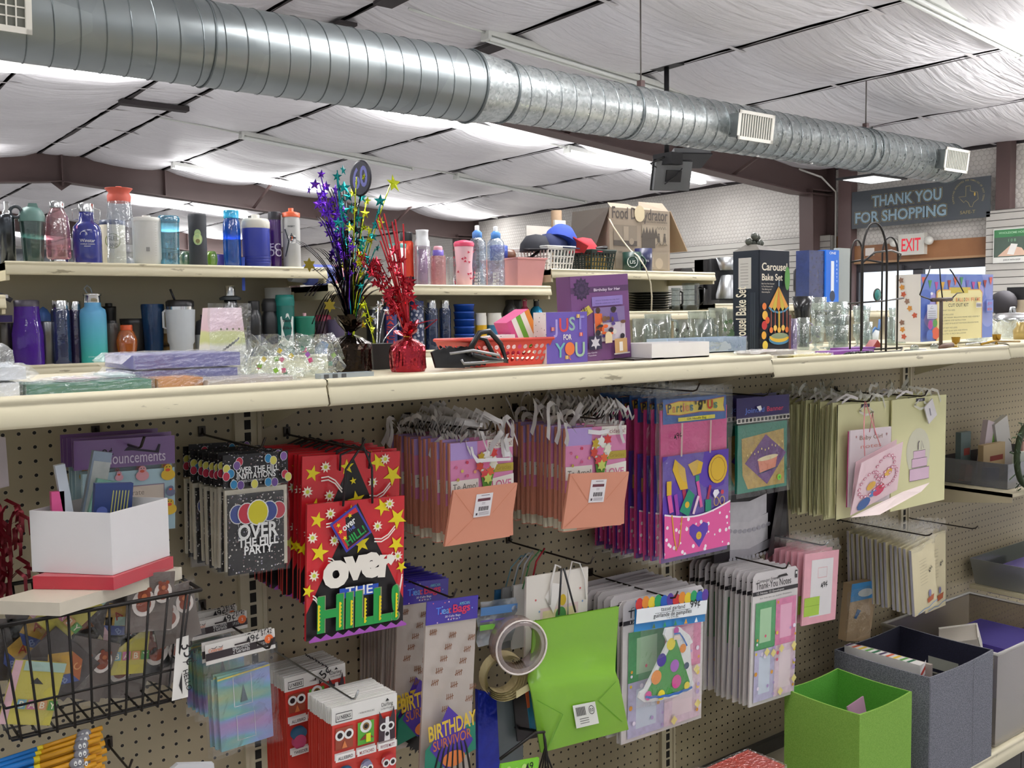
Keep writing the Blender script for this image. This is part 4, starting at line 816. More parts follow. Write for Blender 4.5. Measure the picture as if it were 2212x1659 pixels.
for (a, c, hx, hc, lb) in ((1122, 1146, '#b64a68', '#b64a68', 'small rose pink bottle with loop cap'), (1144, 1174, '#1f86b5', '#1d1d20', 'small bright blue metal bottle with black loop cap')):
    ware('sports_bottle', lb, 'bottle', a, c, 650, YC+.03, zl, [('body', C(hx, .25, .5), [(0, 0), (1, 0), (1, .70), (.8, .82), (.4, .88)]), ('cap', C(hc, .4), cap(.4, .88, 1))], extra=lambda t, R, H, hc=hc: loop(t, [(R*.35*math.cos(a), 0, H*1.0+R*.35*math.sin(a)) for a in [k*PI/8 for k in range(9)]], .003, C(hc, .4)))
# --- right section: baskets and carton
ZR = ZT2; YR = YB+.05
def basket(name, lab, x0, x1, ytop, Y, zs, depth, mat, cols, rows, group=None, gapx=.35, rim=True):
    a = aY(x0, ytop+30, Y); c = aY(x1, ytop+30, Y); H = aY((x0+x1)/2, ytop, Y).z-zs; W = c.x-a.x
    t = thing(name, lab, 'basket', ((a.x+c.x)/2, Y, zs), 0, group); b = MB(); hw = W/2; k = .88
    def wall(p0, p1, q0, q1, cl):
        # p: bottom corners, q: top corners; lattice of bars
        p0, p1, q0, q1 = map(Vector, (p0, p1, q0, q1)); n = (p1-p0).cross(q0-p0).normalized()*.003
        def bar(a0, a1, b0, b1):
            v = [a0, a1, b1, b0]; b.add([tuple(x) for x in v]+[tuple(x+n) for x in v], [(0, 1, 2, 3), (7, 6, 5, 4), (0, 4, 5, 1), (1, 5, 6, 2), (2, 6, 7, 3), (3, 7, 4, 0)], mat)
        def L(u, v): return (p0.lerp(p1, u)).lerp(q0.lerp(q1, u), v)
        for r in range(rows+1):
            v = r/rows*.86; bar(L(0, v), L(1, v), L(0, v+.05), L(1, v+.05))
        for i in range(cl+1):
            u = i/cl*(1-.5*.3/cl); bar(L(u, 0), L(min(1, u+.35/cl), 0), L(u, .9), L(min(1, u+.35/cl), .9))
        bar(L(0, .88), L(1, .88), L(0, 1), L(1, 1))
    B = [(-hw*k, .01, 0), (hw*k, .01, 0), (hw*k, depth, 0), (-hw*k, depth, 0)]; T = [(-hw, -.01, H), (hw, -.01, H), (hw, depth+.02, H), (-hw, depth+.02, H)]
    for i in range(4): wall(B[i], B[(i+1) % 4], T[i], T[(i+1) % 4], cols if i % 2 == 0 else max(4, int(cols*depth/W)))
    b.add(B, [(3, 2, 1, 0)], mat); b.build('lattice', t)
    b = MB(); b.tube([(x, y, H) for x, y, z in T], .005, mat, 6, True); b.build('rim', t); return t, hw, H
t, hw, H = basket('laundry_basket', 'white lattice plastic basket full of caps on the high right shelf', 1180, 1240, 533, YR, ZR, .27, C('#e4e3df', .45), 8, 3)
bx, by = t.location.x, t.location.y
def capthing(lab, x, y, z, hx, hx2, rz, s=1.0):
    c = thing('cap', lab, 'cap', (x, y, z), rz); b = MB(); b.lathe([(.085*s, 0), (.08*s, .04*s), (.05*s, .08*s), (0, .09*s)], C(hx, .8), 16); b.build('crown', c)
    b = MB(); b.add([(-.07*s, -.05*s, .01), (-.045*s, -.14*s, .0), (.045*s, -.14*s, 0), (.07*s, -.05*s, .01), (-.07*s, -.05*s, .016), (-.045*s, -.14*s, .006), (.045*s, -.14*s, .006), (.07*s, -.05*s, .016)], [(3, 2, 1, 0), (4, 5, 6, 7), (1, 2, 6, 5), (0, 1, 5, 4), (2, 3, 7, 6)], C(hx2, .8)); b.build('brim', c); return c
capthing('black cap piled in the white basket, left side', bx-.06, by+.12, ZR+H-.02, '#22242c', '#1b1b20', -.6)
capthing('navy cap piled in the white basket, middle', bx+.03, by+.10, ZR+H-.01, '#232c55', '#20284a', .3)
tc_ = capthing('blue cap with red brim on top of the white basket', bx+.07, by+.08, ZR+H+.03, '#2c48a8', '#b52a35', 1.1); tc_.rotation_euler = (.3, .35, 1.1)
t, hw, H = basket('wire_basket', 'dark green lattice basket between the white basket and the mugs', 1275, 1328, 541, YR, ZR, .27, C('#20302b', .45), 8, 4)
bx, by = t.location.x, t.location.y
for i in range(9):
    o = MB().lathe([(0, 0), (.012, 0), (.012, .075), (0, .08)], C('#cfae62', .6), 8).build('clothespin_stick'); o.location = (bx-.05+.018*(i % 6), by+.03+.03*(i//6), ZR+.006); tag(o, 'tan wooden stick inside the dark green basket', 'stick', 'tan sticks in the green basket')
capthing('red cap in the dark green basket', bx-.03, by+.12, ZR+H-.01, '#b8303c', '#b8303c', .2, .95)
b = MB(); b.tube([(bx+.0, by+.05, ZR+H+.01), (bx+.08, by+.06, ZR+H+.022), (bx+.11, by+.1, ZR+H+.015)], .012, BLK, 6); tag(b.build('black_strap'), 'black strap lying over the dark green basket', 'strap')
def mg1(t, R, H):
    loop(t, [(R*.95+R*.5*math.sin(a), 0, H*.5-H*.28*math.cos(a)) for a in [k*PI/8 for k in range(9)]], .006, C('#1f3d35', .35), 'handle')
    decal(t, R, lambda b: (b.disc(.005, H*.5, R*.62, C('#dfe5e0')), b.disc(.005, H*.5, R*.52, C('#1f3d35', .35)), b.text('US', .005, H*.4, .018, C('#dfe5e0'), w=.03)))
ware('mug', 'dark green mug with white round US logo in front of the carton', 'mug', 1345, 1385, 545, YR, ZR, [('body', C('#1f3d35', .35), [(0, 0), (1, 0), (1, 1), (.93, 1), (.93, .1), (0, .1)])], extra=mg1)
def mg2(t, R, H):
    decal(t, R, lambda b: (b.disc(-.012, H*.5, .016, C('#a9abb0'), .024), b.disc(-.012, H*.66, .011, C('#c9cacd')), b.text('MINI', .018, H*.42, .012, C('#c9cacd'), w=.026)))
ware('mug', 'navy mug with a grey cartoon figure in front of the carton', 'mug', 1371, 1409, 537, YR+.0, ZR, [('body', C('#20244a', .35), [(0, 0), (1, 0), (1, 1), (.93, 1), (.93, .1), (0, .1)])], extra=mg2)
# the food dehydrator carton
YX = YB+.13
a = aY(1317, 560, YX); c = aY(1447, 560, YX); zt_ = aY(1380, 452, YX).z; W = c.x-a.x; H = zt_-ZR
KR = C('#8f8272', .8, 0, .08); KR2 = C('#a08d76', .8); KD = C('#4e4740', .8)
t = thing('carton', 'brown food dehydrator carton with open flaps on the high right shelf', 'box', (a.x, YX, ZR))
b = MB(); D = .30
b.add([(0, 0, 0), (W, 0, 0), (W, D, 0), (0, D, 0), (0, 0, H), (W, 0, H), (W, D, H), (0, D, H)], [(3, 2, 1, 0), (0, 1, 5, 4), (2, 3, 7, 6), (3, 0, 4, 7)], KR)
b.add([(W, 0, 0), (W, D, 0), (W, D, H), (W, 0, H)], [(0, 1, 2, 3)], dots_mat('produce_photo', '#8a6a4e', ['#c9823a', '#a53a2a', '#d0a65a', '#6a4a38'], 28, .5)); b.build('body', t)
b = MB(); b.page(-.001)
b.text('Food Dehydrator', W*.5, H*.84, .062, C('#4a423c'), w=W*.92, bold=.03); b.text('for nutritious snacks everywhere', W*.7, H*.80, .012, KD, w=W*.5, bold=0)
b.rect(W*.06, H*.42, W*.44, H*.74, C('#7f7466', .8)); b.rect(W*.06, H*.42, W*.44, H*.50, KD); b.disc(W*.35, H*.49, .018, C('#8f8272', .8)); b.rect(W*.22, H*.50, W*.30, H*.72, C('#988b7a', .8))
b.rect(W*.52, H*.46, W*.95, H*.76, C('#988c7b', .8)); b.rect(W*.52, H*.40, W*.74, H*.62, KD)
for k in range(5): x = W*(.55+.05*k); b.flat([(x-.02, H*.56), (x+.02, H*.56), (x, H*(.72+.02*(k % 2)))], KD)
for x in (.80, .90): b.disc(W*x, H*.62, .007, KD); b.flat([(W*x-.012, H*.5), (W*x+.012, H*.5), (W*x+.006, H*.60), (W*x-.006, H*.60)], KD); b.line([(W*x-.02, H*.45), (W*x, H*.51), (W*x+.018, H*.45)], .004, KD)
for k in range(4): b.line([(W*(.76+.04*k), H*.70), (W*(.78+.04*k), H*.745), (W*(.80+.04*k), H*.70)], .003, KD)
b.rect(W*.52, H*.06, W*.95, H*.34, C('#857a6b', .8)); b.disc(W*.8, H*.16, .03, C('#988b7a', .8)); b.rect(W*.6, H*.1, W*.7, H*.26, C('#988b7a', .8)); b.rect(W*.08, H*.06, W*.44, H*.34, C('#857a6b', .8)); b.text('1000 watts', W*.2, H*.30, .012, KD)
b.build('print', t)
b = MB(); b.add([(0, 0, H), (W*.0, D, H), (-.07, D*.8, H-.16), (-.07, D*.1, H-.2)], [(0, 1, 2, 3)], KD); b.build('side_flap', t)
b = MB(); b.box(0, 0, 0, .26, D*.9, .006, KR2); o = b.build('side_flap', t); o.location = (W+.003, 0, H); o.rotation_euler = (0, 1.0, 0)
b = MB(); b.add([(W*.02, 0, H), (W*.98, 0, H), (W*.98, .05, H+.05), (W*.6, .06, H+.05), (W*.55, .04, H+.02), (W*.45, .04, H+.02), (W*.4, .05, H+.03), (W*.05, .04, H+.03)], [(0, 1, 2, 3, 4, 5, 6, 7)], KR); b.build('front_flap', t)
b = MB(); b.page(-.004).disc(W*.48, H*.93, .04, C('#c9bb9b', .8), .045); b.build('tab', t, 'cream rounded tear-out tab')
b = MB(); P1 = aY(1312, 470, YX-.02); pts = [aY(1312, 465, YX+.02), aY(1325, 490, YX-.03), aY(1345, 520, YX-.05), aY(1362, 541, YX-.09), aY(1378, 553, YB-.02), aY(1395, 580, YB-.06), aY(1405, 610, YB-.06), aY(1408, 640, YB-.05), aY(1407, 672, YB-.04)]
b.tube(pts, .004, C('#d6cdb4', .5), 6); tag(b.build('hanging_cable'), 'cream power cord hanging from the carton over the shelf edge', 'cord')
o = MB().box(-.06, -.03, 0, .06, .03, .03, BLK, tx=-.02).build('black_tray'); P = aY(1490, 580, YR); o.location = (P.x, YB+.1, ZR); tag(o, 'small black plastic part right of the carton', 'tray')
# plates and jars on the shelf below
zp = 1.56; P = aY(1405, 660, YB+.16)
for k in range(8):
    o = MB().lathe([(0, .004), (.08, .004), (.12, .014), (.122, .016), (.08, .008), (0, .008)], C('#34342f' if k % 2 else '#4a4a44', .35), 24).build('plate'); o.location = (P.x, P.y, zp+.0135*k); tag(o, 'dark plate in the stack of plates under the cord'+(', the topmost' if k == 7 else ''), 'plate', 'stack of dark plates')
GLS = FILM('#e2e7e5', .06, .04, .4, .02, 20); GLS2 = FILM('#d9e0df', .09, .05, .6, .03, 40)
for (a_, c_, yt, lb) in ((1450, 1470, 622, 'clear glass jug left of the black-handled pitcher'), (1473, 1512, 612, 'clear glass pitcher left of the steel carafe')):
    ware('glass_pitcher', lb, 'pitcher', a_, c_, yt, YB+.12, zp, [('body', GLS2, [(0, 0), (.8, 0), (1, .3), (.9, .8), (1, 1)])], extra=lambda t, R, H: loop(t, [(R*.9, 0, H*.85), (R*1.4, 0, H*.8), (R*1.4, 0, H*.35), (R*.95, 0, H*.25)], .006, BLK, 'handle'))
# coffee makers on the next section
zc_ = ZT3; Yk = YB+.14
def cm(t, R, H):
    b = MB(); b.box(-R, .02, 0, R, .16, H*.98, BLK); b.box(-R, -.12, 0, R, .02, .03, BLK); b.build('housing', t)
    b = MB(); b.lathe([(R*.62, H*.72), (R*.9, H*.98), (0, H*.98)], ST, 20, (0, -.05, 0)); b.build('filter_basket', t)
    b = MB(); b.lathe([(R*.95, .035), (R*.95, .06), (R*.6, H*.6), (R*.5, H*.62)], ST, 20, (0, -.06, 0)); o = b.build('carafe', t)
    b = MB(); b.tube([(R*.5, -.06, H*.6), (R*1.25, -.06, H*.58), (R*1.5, -.06, H*.3), (R*1.2, -.06, H*.16)], .011, BLK, 6); b.build('handle', o)
P, R, H = spot(1545, 1603, 556, Yk, zc_)
t = thing('coffee_maker', 'steel and black coffee maker with steel carafe behind the carousel box', 'coffee maker', (P.x-.03, Yk, zc_), face(P)+.35); cm(t, R, H)
P, R, H = spot(1527, 1562, 560, Yk+.1, zc_)
t = thing('coffee_maker', 'black coffee maker partly behind the shelf end left of the steel one', 'coffee maker', (P.x, Yk+.12, zc_)); b = MB(); b.box(-R, -.08, 0, R, .1, H*.35, BLK); b.box(-R, -.08, H*.6, R, .1, H, BLK); b.box(-R, .03, 0, R, .1, H, BLK); b.build('housing', t)
P, R, H = spot(1714, 1752, 580, Yk, 1.55); t = thing('coffee_pod_machine', 'black pod coffee machine right of the carousel box', 'coffee maker', (P.x, Yk, 1.55), face(P))
b = MB(); b.lathe([(0, 0), (R, 0), (R, .05), (R*.8, .06), (R*.8, H*.45), (R, H*.5), (R, H*.94), (R*.8, H), (0, H)], BLK, 20, sq=.6); b.build('body', t); b = MB(); b.lathe([(R*.7, H), (R*.65, H*1.16), (R*.5, H*1.2), (0, H*1.2)], C('#a8b0ae', .3), 16); b.build('water_tank', t); b = MB(); b.box(-R*.3, -R*1.3, H*.36, R*.5, -R*.8, H*.44, CH); b.build('spout', t)
# blue brush packs
def slab(name, lab, cat, x0, x1, y0, y1, Y, zs, D, mat, group=None, fn=None, rz=0.0):
    a = aY(x0, (y0+y1)/2, Y); c = aY(x1, (y0+y1)/2, Y); H = aY((x0+x1)/2, y0, Y).z-zs; t = thing(name, lab, cat, ((a.x+c.x)/2, Y, zs), rz, group); W = (c.x-a.x)
    b = MB(); b.box(-W/2, 0, 0, W/2, D, H, mat); b.build('box_body', t)
    if fn: b = MB(); b.page(-.0006); fn(b, W, H); b.build('print', t)
    return t, W, H
def bb(b, W, H):
    b.rect(-W*.12, H*.3, W*.12, H*.82, C('#d9dfe6')); b.disc(0, H*.25, W*.2, C('#1d2a44'), H*.09); b.text('ONE', 0, H*.93, .016, WHT, w=W*.5)
    for k, ch in enumerate('BEAUTY'): b.text(ch, W*.32, H*(.8-.065*k), .014, C('#d8eaff'))
    for k in range(3): b.rect(-W*.4+W*.28*k, H*.04, -W*.4+W*.28*k+W*.2, H*.12, C('#9cc4e8'))
ZX = 1.55
slab('brush_box', 'bright blue boxed hair brush standing right of the dark wrapped pack', 'box', 1784, 1812, 540, 655, YB+.02, ZX-.0, .06, C('#1f66c8', .35), None, bb)
slab('wrapped_pack', 'dark navy wrapped pack left of the bright blue brush box', 'pack', 1748, 1783, 541, 650, YB+.03, ZX, .1, C('#22305c', .25, 0, .3, 30, .6, .8))
slab('picture_frame', 'grey frosted panel pack right of the bright blue brush box', 'pack', 1812, 1836, 536, 660, YB+.03, ZX, .04, C('#8f9692', .4))
# misc on right slatwall side
P = aX(2168, 655, 7.0); o = MB().blob((0, 0, 0), (.1, .1, .1), C('#2e2c30', .8), 12, 8, .03).build('knit_hat'); o.location = P; tag(o, 'black knitted hat on a stand beyond the crystal bowls', 'hat')
b = MB(); b.lathe([(.12, 0), (.02, .02), (.015, P.z-.9), (0, P.z-.9)], BLK, 10); o = b.build('hat_stand'); o.location = (P.x, P.y, .82); tag(o, 'thin black stand carrying the knitted hat', 'stand')
tag(MB().box(P.x-.3, P.y-1.6, 0, P.x+.3, P.y+.4, .82, C('#a9997f', .6)).build('counter'), 'tan checkout counter far behind the crystal bowls', 'counter')
Pq = aX(2200, 640, 7.2); t = thing('cash_register', 'black register box at the right edge beside the knitted hat', 'register', (Pq.x, Pq.y-.15, .82)); MB().box(-.15, -.2, 0, .15, .2, Pq.z-.82-.03, C('#b5a68e', .5)).build('base', t); MB().box(-.15, -.25, Pq.z-.82-.03, .1, .17, Pq.z-.82+.07, BLK).build('screen', t)
# ================================================================ things on top of the front gondola
ZF = ZS+0.0005; ZF2 = 1.4285
WRAP = FILM('#f6f8fa', .12, .10, 1.0, .02, 90)
def pack(name, lab, cat, x0, x1, Y, D, z, H, hx, hx2=None, group=None, rz=0.0, seed=0, film=True, W=None, xc=None, dots=None, py=815):
    """shrink-wrapped flat pack: printed block inside a crinkled clear sleeve"""
    a = aY(x0, py, Y); c = aY(x1, py, Y); W = W or (c.x-a.x); t = thing(name, lab, cat, ((a.x+c.x)/2, Y+D/2, z), rz, group)
    rnd = random.Random(seed); b = MB(); m = dots or C(hx, .45, 0, .12, 25)
    b.box(-W/2+.004, -D/2+.004, 0.001, W/2-.004, D/2-.004, H-.002, m); b.build('contents', t)
    if film:
        b = MB(); nx, ny = 14, 8
        for side in range(2):
            vs = []
            for j in range(ny+1):
                for i in range(nx+1):
                    u, v = i/nx, j/ny; x = -W/2+W*u
                    if side == 0: p = (x, -D/2+D*v, H+rnd.uniform(-.0012, .002))
                    else: p = (x, -D/2-rnd.uniform(0, .003), H*v)
                    vs.append(p)
            b.add(vs, [(j*(nx+1)+i, j*(nx+1)+i+1, (j+1)*(nx+1)+i+1, (j+1)*(nx+1)+i) for j in range(ny) for i in range(nx)], WRAP, False)
        for sx in (-1, 1):
            vs = [(sx*W/2, -D/2, 0), (sx*W/2, D/2, 0), (sx*W/2, D/2, H), (sx*W/2, -D/2, H), (sx*(W/2+.015), -D/2+.01, H*.4), (sx*(W/2+.02), D/2-.01, H*.5)]
            b.add(vs, [(0, 4, 5, 1), (3, 2, 5, 4)], WRAP)
        b.build('clear_wrap', t)
    return t
pack('plate_pack', 'pack of white plates in crinkled wrap at the left end, lower of two', 'plate pack', -40, 50, -.345, .17, ZF, .025, '#e6e6e4', seed=1, py=840)
pack('plate_pack', 'pack of white plates in crinkled wrap at the left end, upper of two', 'plate pack', -40, 64, -.335, .16, ZF+.026, .022, '#ebebea', seed=2, py=810)
o = MB().blob((0, 0, 0), (.022, .04, .018), WRAP, 14, 8, .25, 3).build('crumpled_wrap'); o.location = aY(-8, 780, -.3); o.location.z = ZF+.049+.012; tag(o, 'crumpled clear wrap on top of the white plate packs', 'wrap')
pack('plate_pack', 'long pack of green paper plates in clear wrap at the shelf edge', 'plate pack', 52, 335, -.335, .10, ZF, .020, '#2f7a60', seed=3, py=845)
pack('napkin_pack', 'flat pale pink pack lying on the green plate pack', 'napkin pack', 120, 222, -.30, .05, ZF+.0205, .004, '#d9c3c6', seed=4)
pack('napkin_pack', 'orange pack in clear wrap between the green and clear packs', 'napkin pack', 338, 446, -.325, .12, ZF, .019, '#c9843c', seed=5, py=835)
pack('plate_pack', 'lavender plate pack in shiny wrap, lower of the stacked pair', 'plate pack', 285, 520, -.24, .17, ZF, .028, '#62649c', seed=6)
pack('plate_pack', 'lavender plate pack in shiny wrap, upper of the stacked pair', 'plate pack', 283, 524, -.235, .165, ZF+.0285, .026, '#6f6da6', seed=7, rz=.03, py=785)
pack('plate_pack', 'pale mint pack underneath near the lavender packs', 'plate pack', 232, 300, -.29, .1, ZF+.0205, .006, '#cfe0dc', seed=8)
pack('cello_pack', 'flat clear wrapped pack hanging slightly over the shelf edge', 'pack', 448, 640, -.35, .12, ZF, .014, '#b9ada3', seed=9, py=835)
# favour boxes wrapped beside the lavender packs
a = aY(453, 700, -.06); c = aY(540, 700, -.06); zt_ = aY(495, 658, -.06).z; H = zt_-ZF; W = c.x-a.x
t = thing('favour_box', 'white pink and green wrapped trapezoid favour box behind the lavender packs', 'box', ((a.x+c.x)/2, -.05, ZF))
FAV = grad_mat('favour_print', [(0, '#e9e7dd'), (.42, '#e9e7dd'), (.48, '#ced48c'), (.62, '#d6d99a'), (.66, '#e6c4cf'), (1, '#e9d3da')], 'Z', 0, H, .4, 0, .03)
b = MB(); b.add([(-W*.5, 0, 0), (W*.5, 0, 0), (W*.5, .07, 0), (-W*.5, .07, 0), (-W*.36, .015, H*.96), (W*.42, .015, H*.96), (W*.42, .055, H*.96), (-W*.36, .055, H*.96)], [(3, 2, 1, 0), (4, 5, 6, 7), (0, 1, 5, 4), (1, 2, 6, 5), (2, 3, 7, 6), (3, 0, 4, 7)], FAV)
for k in range(4): b.box(-W*.52, -.003, .004+k*.009, W*.53, .073, .008+k*.009, C('#ddd9c6', .5))
b.build('box_body', t)
b = MB(); b.page(-.002)
for k in range(7): b.line([(-W*.28+.006*k, H*(.30+.03*k)), (-W*.2+.006*k, H*(.36+.03*k))], .003, C('#5b5b58'))
for k in range(5): b.disc(-W*.2+.012*k, H*.66, .002, C('#6b6b45'))
b.build('print', t)
b = MB(); b.sheet(-W*.52, 0, W*.54, H*1.02, -.008, WRAP, 10, 12, .003, 5); b.build('clear_wrap', t)
# crinkled bag of confetti print cups
t = thing('cello_bag', 'crinkled clear bag with coloured confetti squares left of the black centrepiece', 'bag', (aY(622, 790, -.18).x, -.18, ZF))
rnd = random.Random(5); b = MB(); cols = ['#d9b92c', '#c84a7a', '#7fae3a', '#3f7f6b', '#d98a2c', '#9a58a8']
for k in range(16):
    x = -.08+.16*rnd.random(); z = .006+.05*rnd.random(); y = -.02-.03*rnd.random(); s_ = .006; a0 = rnd.uniform(0, 1.5)
    b.add([(x+s_*math.cos(a0+q), y, z+s_*math.sin(a0+q)) for q in (0, PI/2, PI, 3*PI/2)], [(0, 1, 2, 3)], C(rnd.choice(cols), .4))
b.build('confetti_print', t)
b = MB()
for L in range(3):
    vs = []; nx, nz = 16, 6
    for j in range(nz+1):
        for i in range(nx+1): u, v = i/nx, j/nz; vs.append((-.09+.18*u+rnd.uniform(-.004, .004), -.045+.03*L+rnd.uniform(-.012, .012), max(.001, (.072+.012*math.sin(9*u+L))*v*(1 if 0 < i < nx else .5)+rnd.uniform(-.004, .004))))
    b.add(vs, [(j*(nx+1)+i, j*(nx+1)+i+1, (j+1)*(nx+1)+i+1, (j+1)*(nx+1)+i) for j in range(nz) for i in range(nx)], FILM('#f2f6f4', .16, .08, 1.0, .02, 40))
b.build('film', t)
t = thing('pill_organiser', 'thin translucent plastic strip with grey squares at the shelf edge', 'plastic strip', (aY(745, 808, -.27).x, -.27, ZF), .03)
b = MB(); b.box(-.055, -.012, 0, .055, .012, .009, FILM('#b9c4cc', .2, .15, .2, .4)); b.build('case', t)
for k in range(3): MB().box(-.05+.018*k, -.0125, .001, -.04+.018*k, -.0119, .008, C('#4d4f52')).build('square', t)
# --- foil centrepieces
def foilbase(t, R, H, hx, hm, seed, neck):
    rnd = random.Random(seed); n = 40; vs = []; rows = [(.92, 0), (1.0, .06), (1.02, .38), (.96, .47), (.6, .56), (.16, .62), (.14, .66)]
    b = MB()
    for j, (r, z) in enumerate(rows):
        for i in range(n):
            a = 2*PI*i/n; k = 1+(.05 if 0 < j < 5 else .02)*math.sin(a*9+j*2)+rnd.uniform(-.03, .03); vs.append((R*r*k*math.cos(a), R*r*k*math.sin(a), H*z))
    m = C(hx, .2, .9, .25, 60, .8); b.add(vs, [(j*n+i, j*n+(i+1) % n, (j+1)*n+(i+1) % n, (j+1)*n+i) for j in range(len(rows)-1) for i in range(n)], m, False); b.build('foil_base', t)
    b = MB()
    for k in range(9):   # flared crumpled leaves of foil
        a = 2*PI*k/9+rnd.uniform(-.2, .2); w_ = R*rnd.uniform(.25, .42); hh = H*rnd.uniform(.75, 1.0); out = R*rnd.uniform(.35, .85)
        d = Vector((math.cos(a), math.sin(a), 0)); s_ = Vector((-math.sin(a), math.cos(a), 0))
        p0 = d*R*.1+Vector((0, 0, H*.62)); p1 = d*out*.6+Vector((0, 0, H*.62+(hh-H*.62)*.6)); p2 = d*out+Vector((0, 0, hh))
        b.add([tuple(p0-s_*R*.06), tuple(p0+s_*R*.06), tuple(p1+s_*w_), tuple(p1+d*R*.12), tuple(p1-s_*w_), tuple(p2+s_*w_*.5), tuple(p2-s_*w_*.6)], [(0, 1, 2, 3), (0, 3, 4), (3, 2, 5), (3, 5, 6), (3, 6, 4)], m)
    b.build('foil_collar', t)
    b = MB(); b.tube([(R*.17*math.cos(k*PI/6), R*.17*math.sin(k*PI/6), H*.64) for k in range(12)], R*.05, C(neck, .3, .7), 5, True); b.build('neck_tie', t)
def spray(t, nm, specs, seed, zb, w=.0012):
    """specs: (target x, z, y, material, ornament) - stems from the neck to the tip with foil stars along the last third"""
    rnd = random.Random(seed)
    for (x, z, y, m, k, rr) in specs:
        b = MB(); p0 = Vector((rnd.uniform(-.008, .008), rnd.uniform(-.008, .008), zb)); p2 = Vector((x, y, z)); p1 = Vector((x*.35, y*.35, zb+(z-zb)*.55))
        pts = [p0*(1-u)**2+p1*2*u*(1-u)+p2*u*u for u in [i/8 for i in range(9)]]
        b.tube(pts, w, m, 4)
        for q in range(k):
            u = 1-.55*q/max(1, k); p = p0*(1-u)**2+p1*2*u*(1-u)+p2*u*u+Vector((rnd.uniform(-.012, .012), rnd.uniform(-.012, .012), 0)); r_ = rr*rnd.uniform(.7, 1.15)
            A = Matrix.Rotation(rnd.uniform(-.7, .7), 4, 'Z') @ Matrix.Rotation(rnd.uniform(-.5, .5), 4, 'X')
            vs = []
            for i in range(10):
                a = PI/2+PI*i/5; r2 = r_ if i % 2 == 0 else r_*.42; vs.append(tuple(p+(A @ Vector((r2*math.cos(a), 0, r2*math.sin(a))))))
            vs.append(tuple(p+(A @ Vector((0, -.002, 0)))))
            b.add(vs, [(i, (i+1) % 10, 10) for i in range(10)], m)
        b.build(nm, t)
PUR, TEA, LIM, BKF, REDF, SIL = [C(h, .14, .85, .15, 40, .3) for h in ('#6a34c0', '#1f9a9a', '#c6d22a', '#1b1a20', '#a82432', '#c4c6c8')]
X0 = aY(757, 790, -.14).x; Yc = -.14; Rk = (842-718)/2*.6*2.0/FPX+.012
t = thing('foil_centerpiece', 'tall foil centrepiece with black base and purple, teal and lime star sprays', 'centrepiece', (X0, Yc, ZF))
foilbase(t, .043, .125, '#2c231c', None, 2, '#2c2724')
def loc(px, py, Y=Yc): p = aY(px, py, Y); return p.x-X0, p.z-ZF
rnd = random.Random(11); sp = []
for (px, py, m, k, rr) in [(690, 378, PUR, 7, .013), (700, 400, PUR, 8, .012), (712, 392, PUR, 8, .012), (722, 412, PUR, 8, .011), (684, 410, PUR, 5, .013), (735, 450, PUR, 6, .011), (712, 372, TEA, 5, .013), (728, 380, TEA, 6, .011), (745, 430, TEA, 7, .011), (795, 400, TEA, 7, .013), (802, 440, TEA, 6, .012), (760, 385, LIM, 5, .011), (822, 402, LIM, 2, .018), (808, 430, LIM, 5, .011), (748, 470, LIM, 5, .012), (775, 500, LIM, 5, .011), (765, 420, TEA, 5, .010), (756, 500, TEA, 6, .011), (790, 470, BKF, 5, .011), (775, 440, BKF, 4, .012), (738, 520, PUR, 6, .011), (785, 540, TEA, 5, .01)]:
    x, z = loc(px, py); sp.append((x, z, rnd.uniform(-.05, .05), m, k, rr))
spray(t, 'star_spray', sp, 4, .07)
sp = []
for (px, py) in [(686, 470), (700, 520), (650, 540), (600, 520), (640, 590), (690, 560), (655, 640), (700, 700), (680, 730), (820, 560), (850, 560), (880, 600), (920, 680), (830, 640), (745, 400), (770, 390), (760, 450), (725, 600), (715, 640), (860, 650), (740, 560), (790, 600), (805, 560), (728, 500)]:
    x, z = loc(px, py); sp.append((x, z, rnd.uniform(-.09, .06), BKF, 0, .01))
for x, z, y, m, k, rr in sp:
    b = MB(); p0 = Vector((0, 0, .08)); p2 = Vector((x, y, z)); p1 = Vector((x*.25, y*.25, .08+max(.16, (z-.08)*.85)))
    pts = [p0*(1-u)**2+p1*2*u*(1-u)+p2*u*u for u in [i/10 for i in range(11)]]
    for off in (-.004, 0, .004): b.ribbon([p+Vector((off*i/4, off, 0)) for i, p in enumerate(pts)], (.0016, .0007, 0), BKF)
    b.build('black_strand', t)
b = MB(); x, z = loc(779, 385); b.M = Matrix.Translation((x, 0, z)) @ Matrix.Rotation(-1.45, 4, 'Z') @ Matrix.Rotation(-.08, 4, 'Y'); b.lathe([(0, -.001), (.036, -.001), (.036, .001), (0, .001)], C('#33323c', .4), 28, axis='Y')
b.page(-.0012); b.disc(0, 0, .033, C('#3f3f4a')); b.text('60', 0, -.018, .04, C('#7d7fc6', .4), w=.05, bold=.05); b.build('age_disc', t, 'oval black disc with lilac number 60')
b = MB(); b.tube([(0, 0, .08), (loc(765, 480)[0], 0, loc(765, 480)[1]), (x, 0, z-.035)], .0016, BKF, 5); b.build('disc_pick', t)
for (px, py) in ((668, 572), (712, 660)):
    b = MB(); x, z = loc(px, py, Yc-.05); b.M = Matrix.Translation((x, -.05, z)); b.page(0).star(0, 0, .014, C('#8d7a2c', .25, .8), 6, .55); b.tube([(0, 0, 0), (-x*.6, .03, -(z-.12)*.4), (-x, .05, -(z-.1))], .0007, BKF, 4); b.build('gold_star', t)
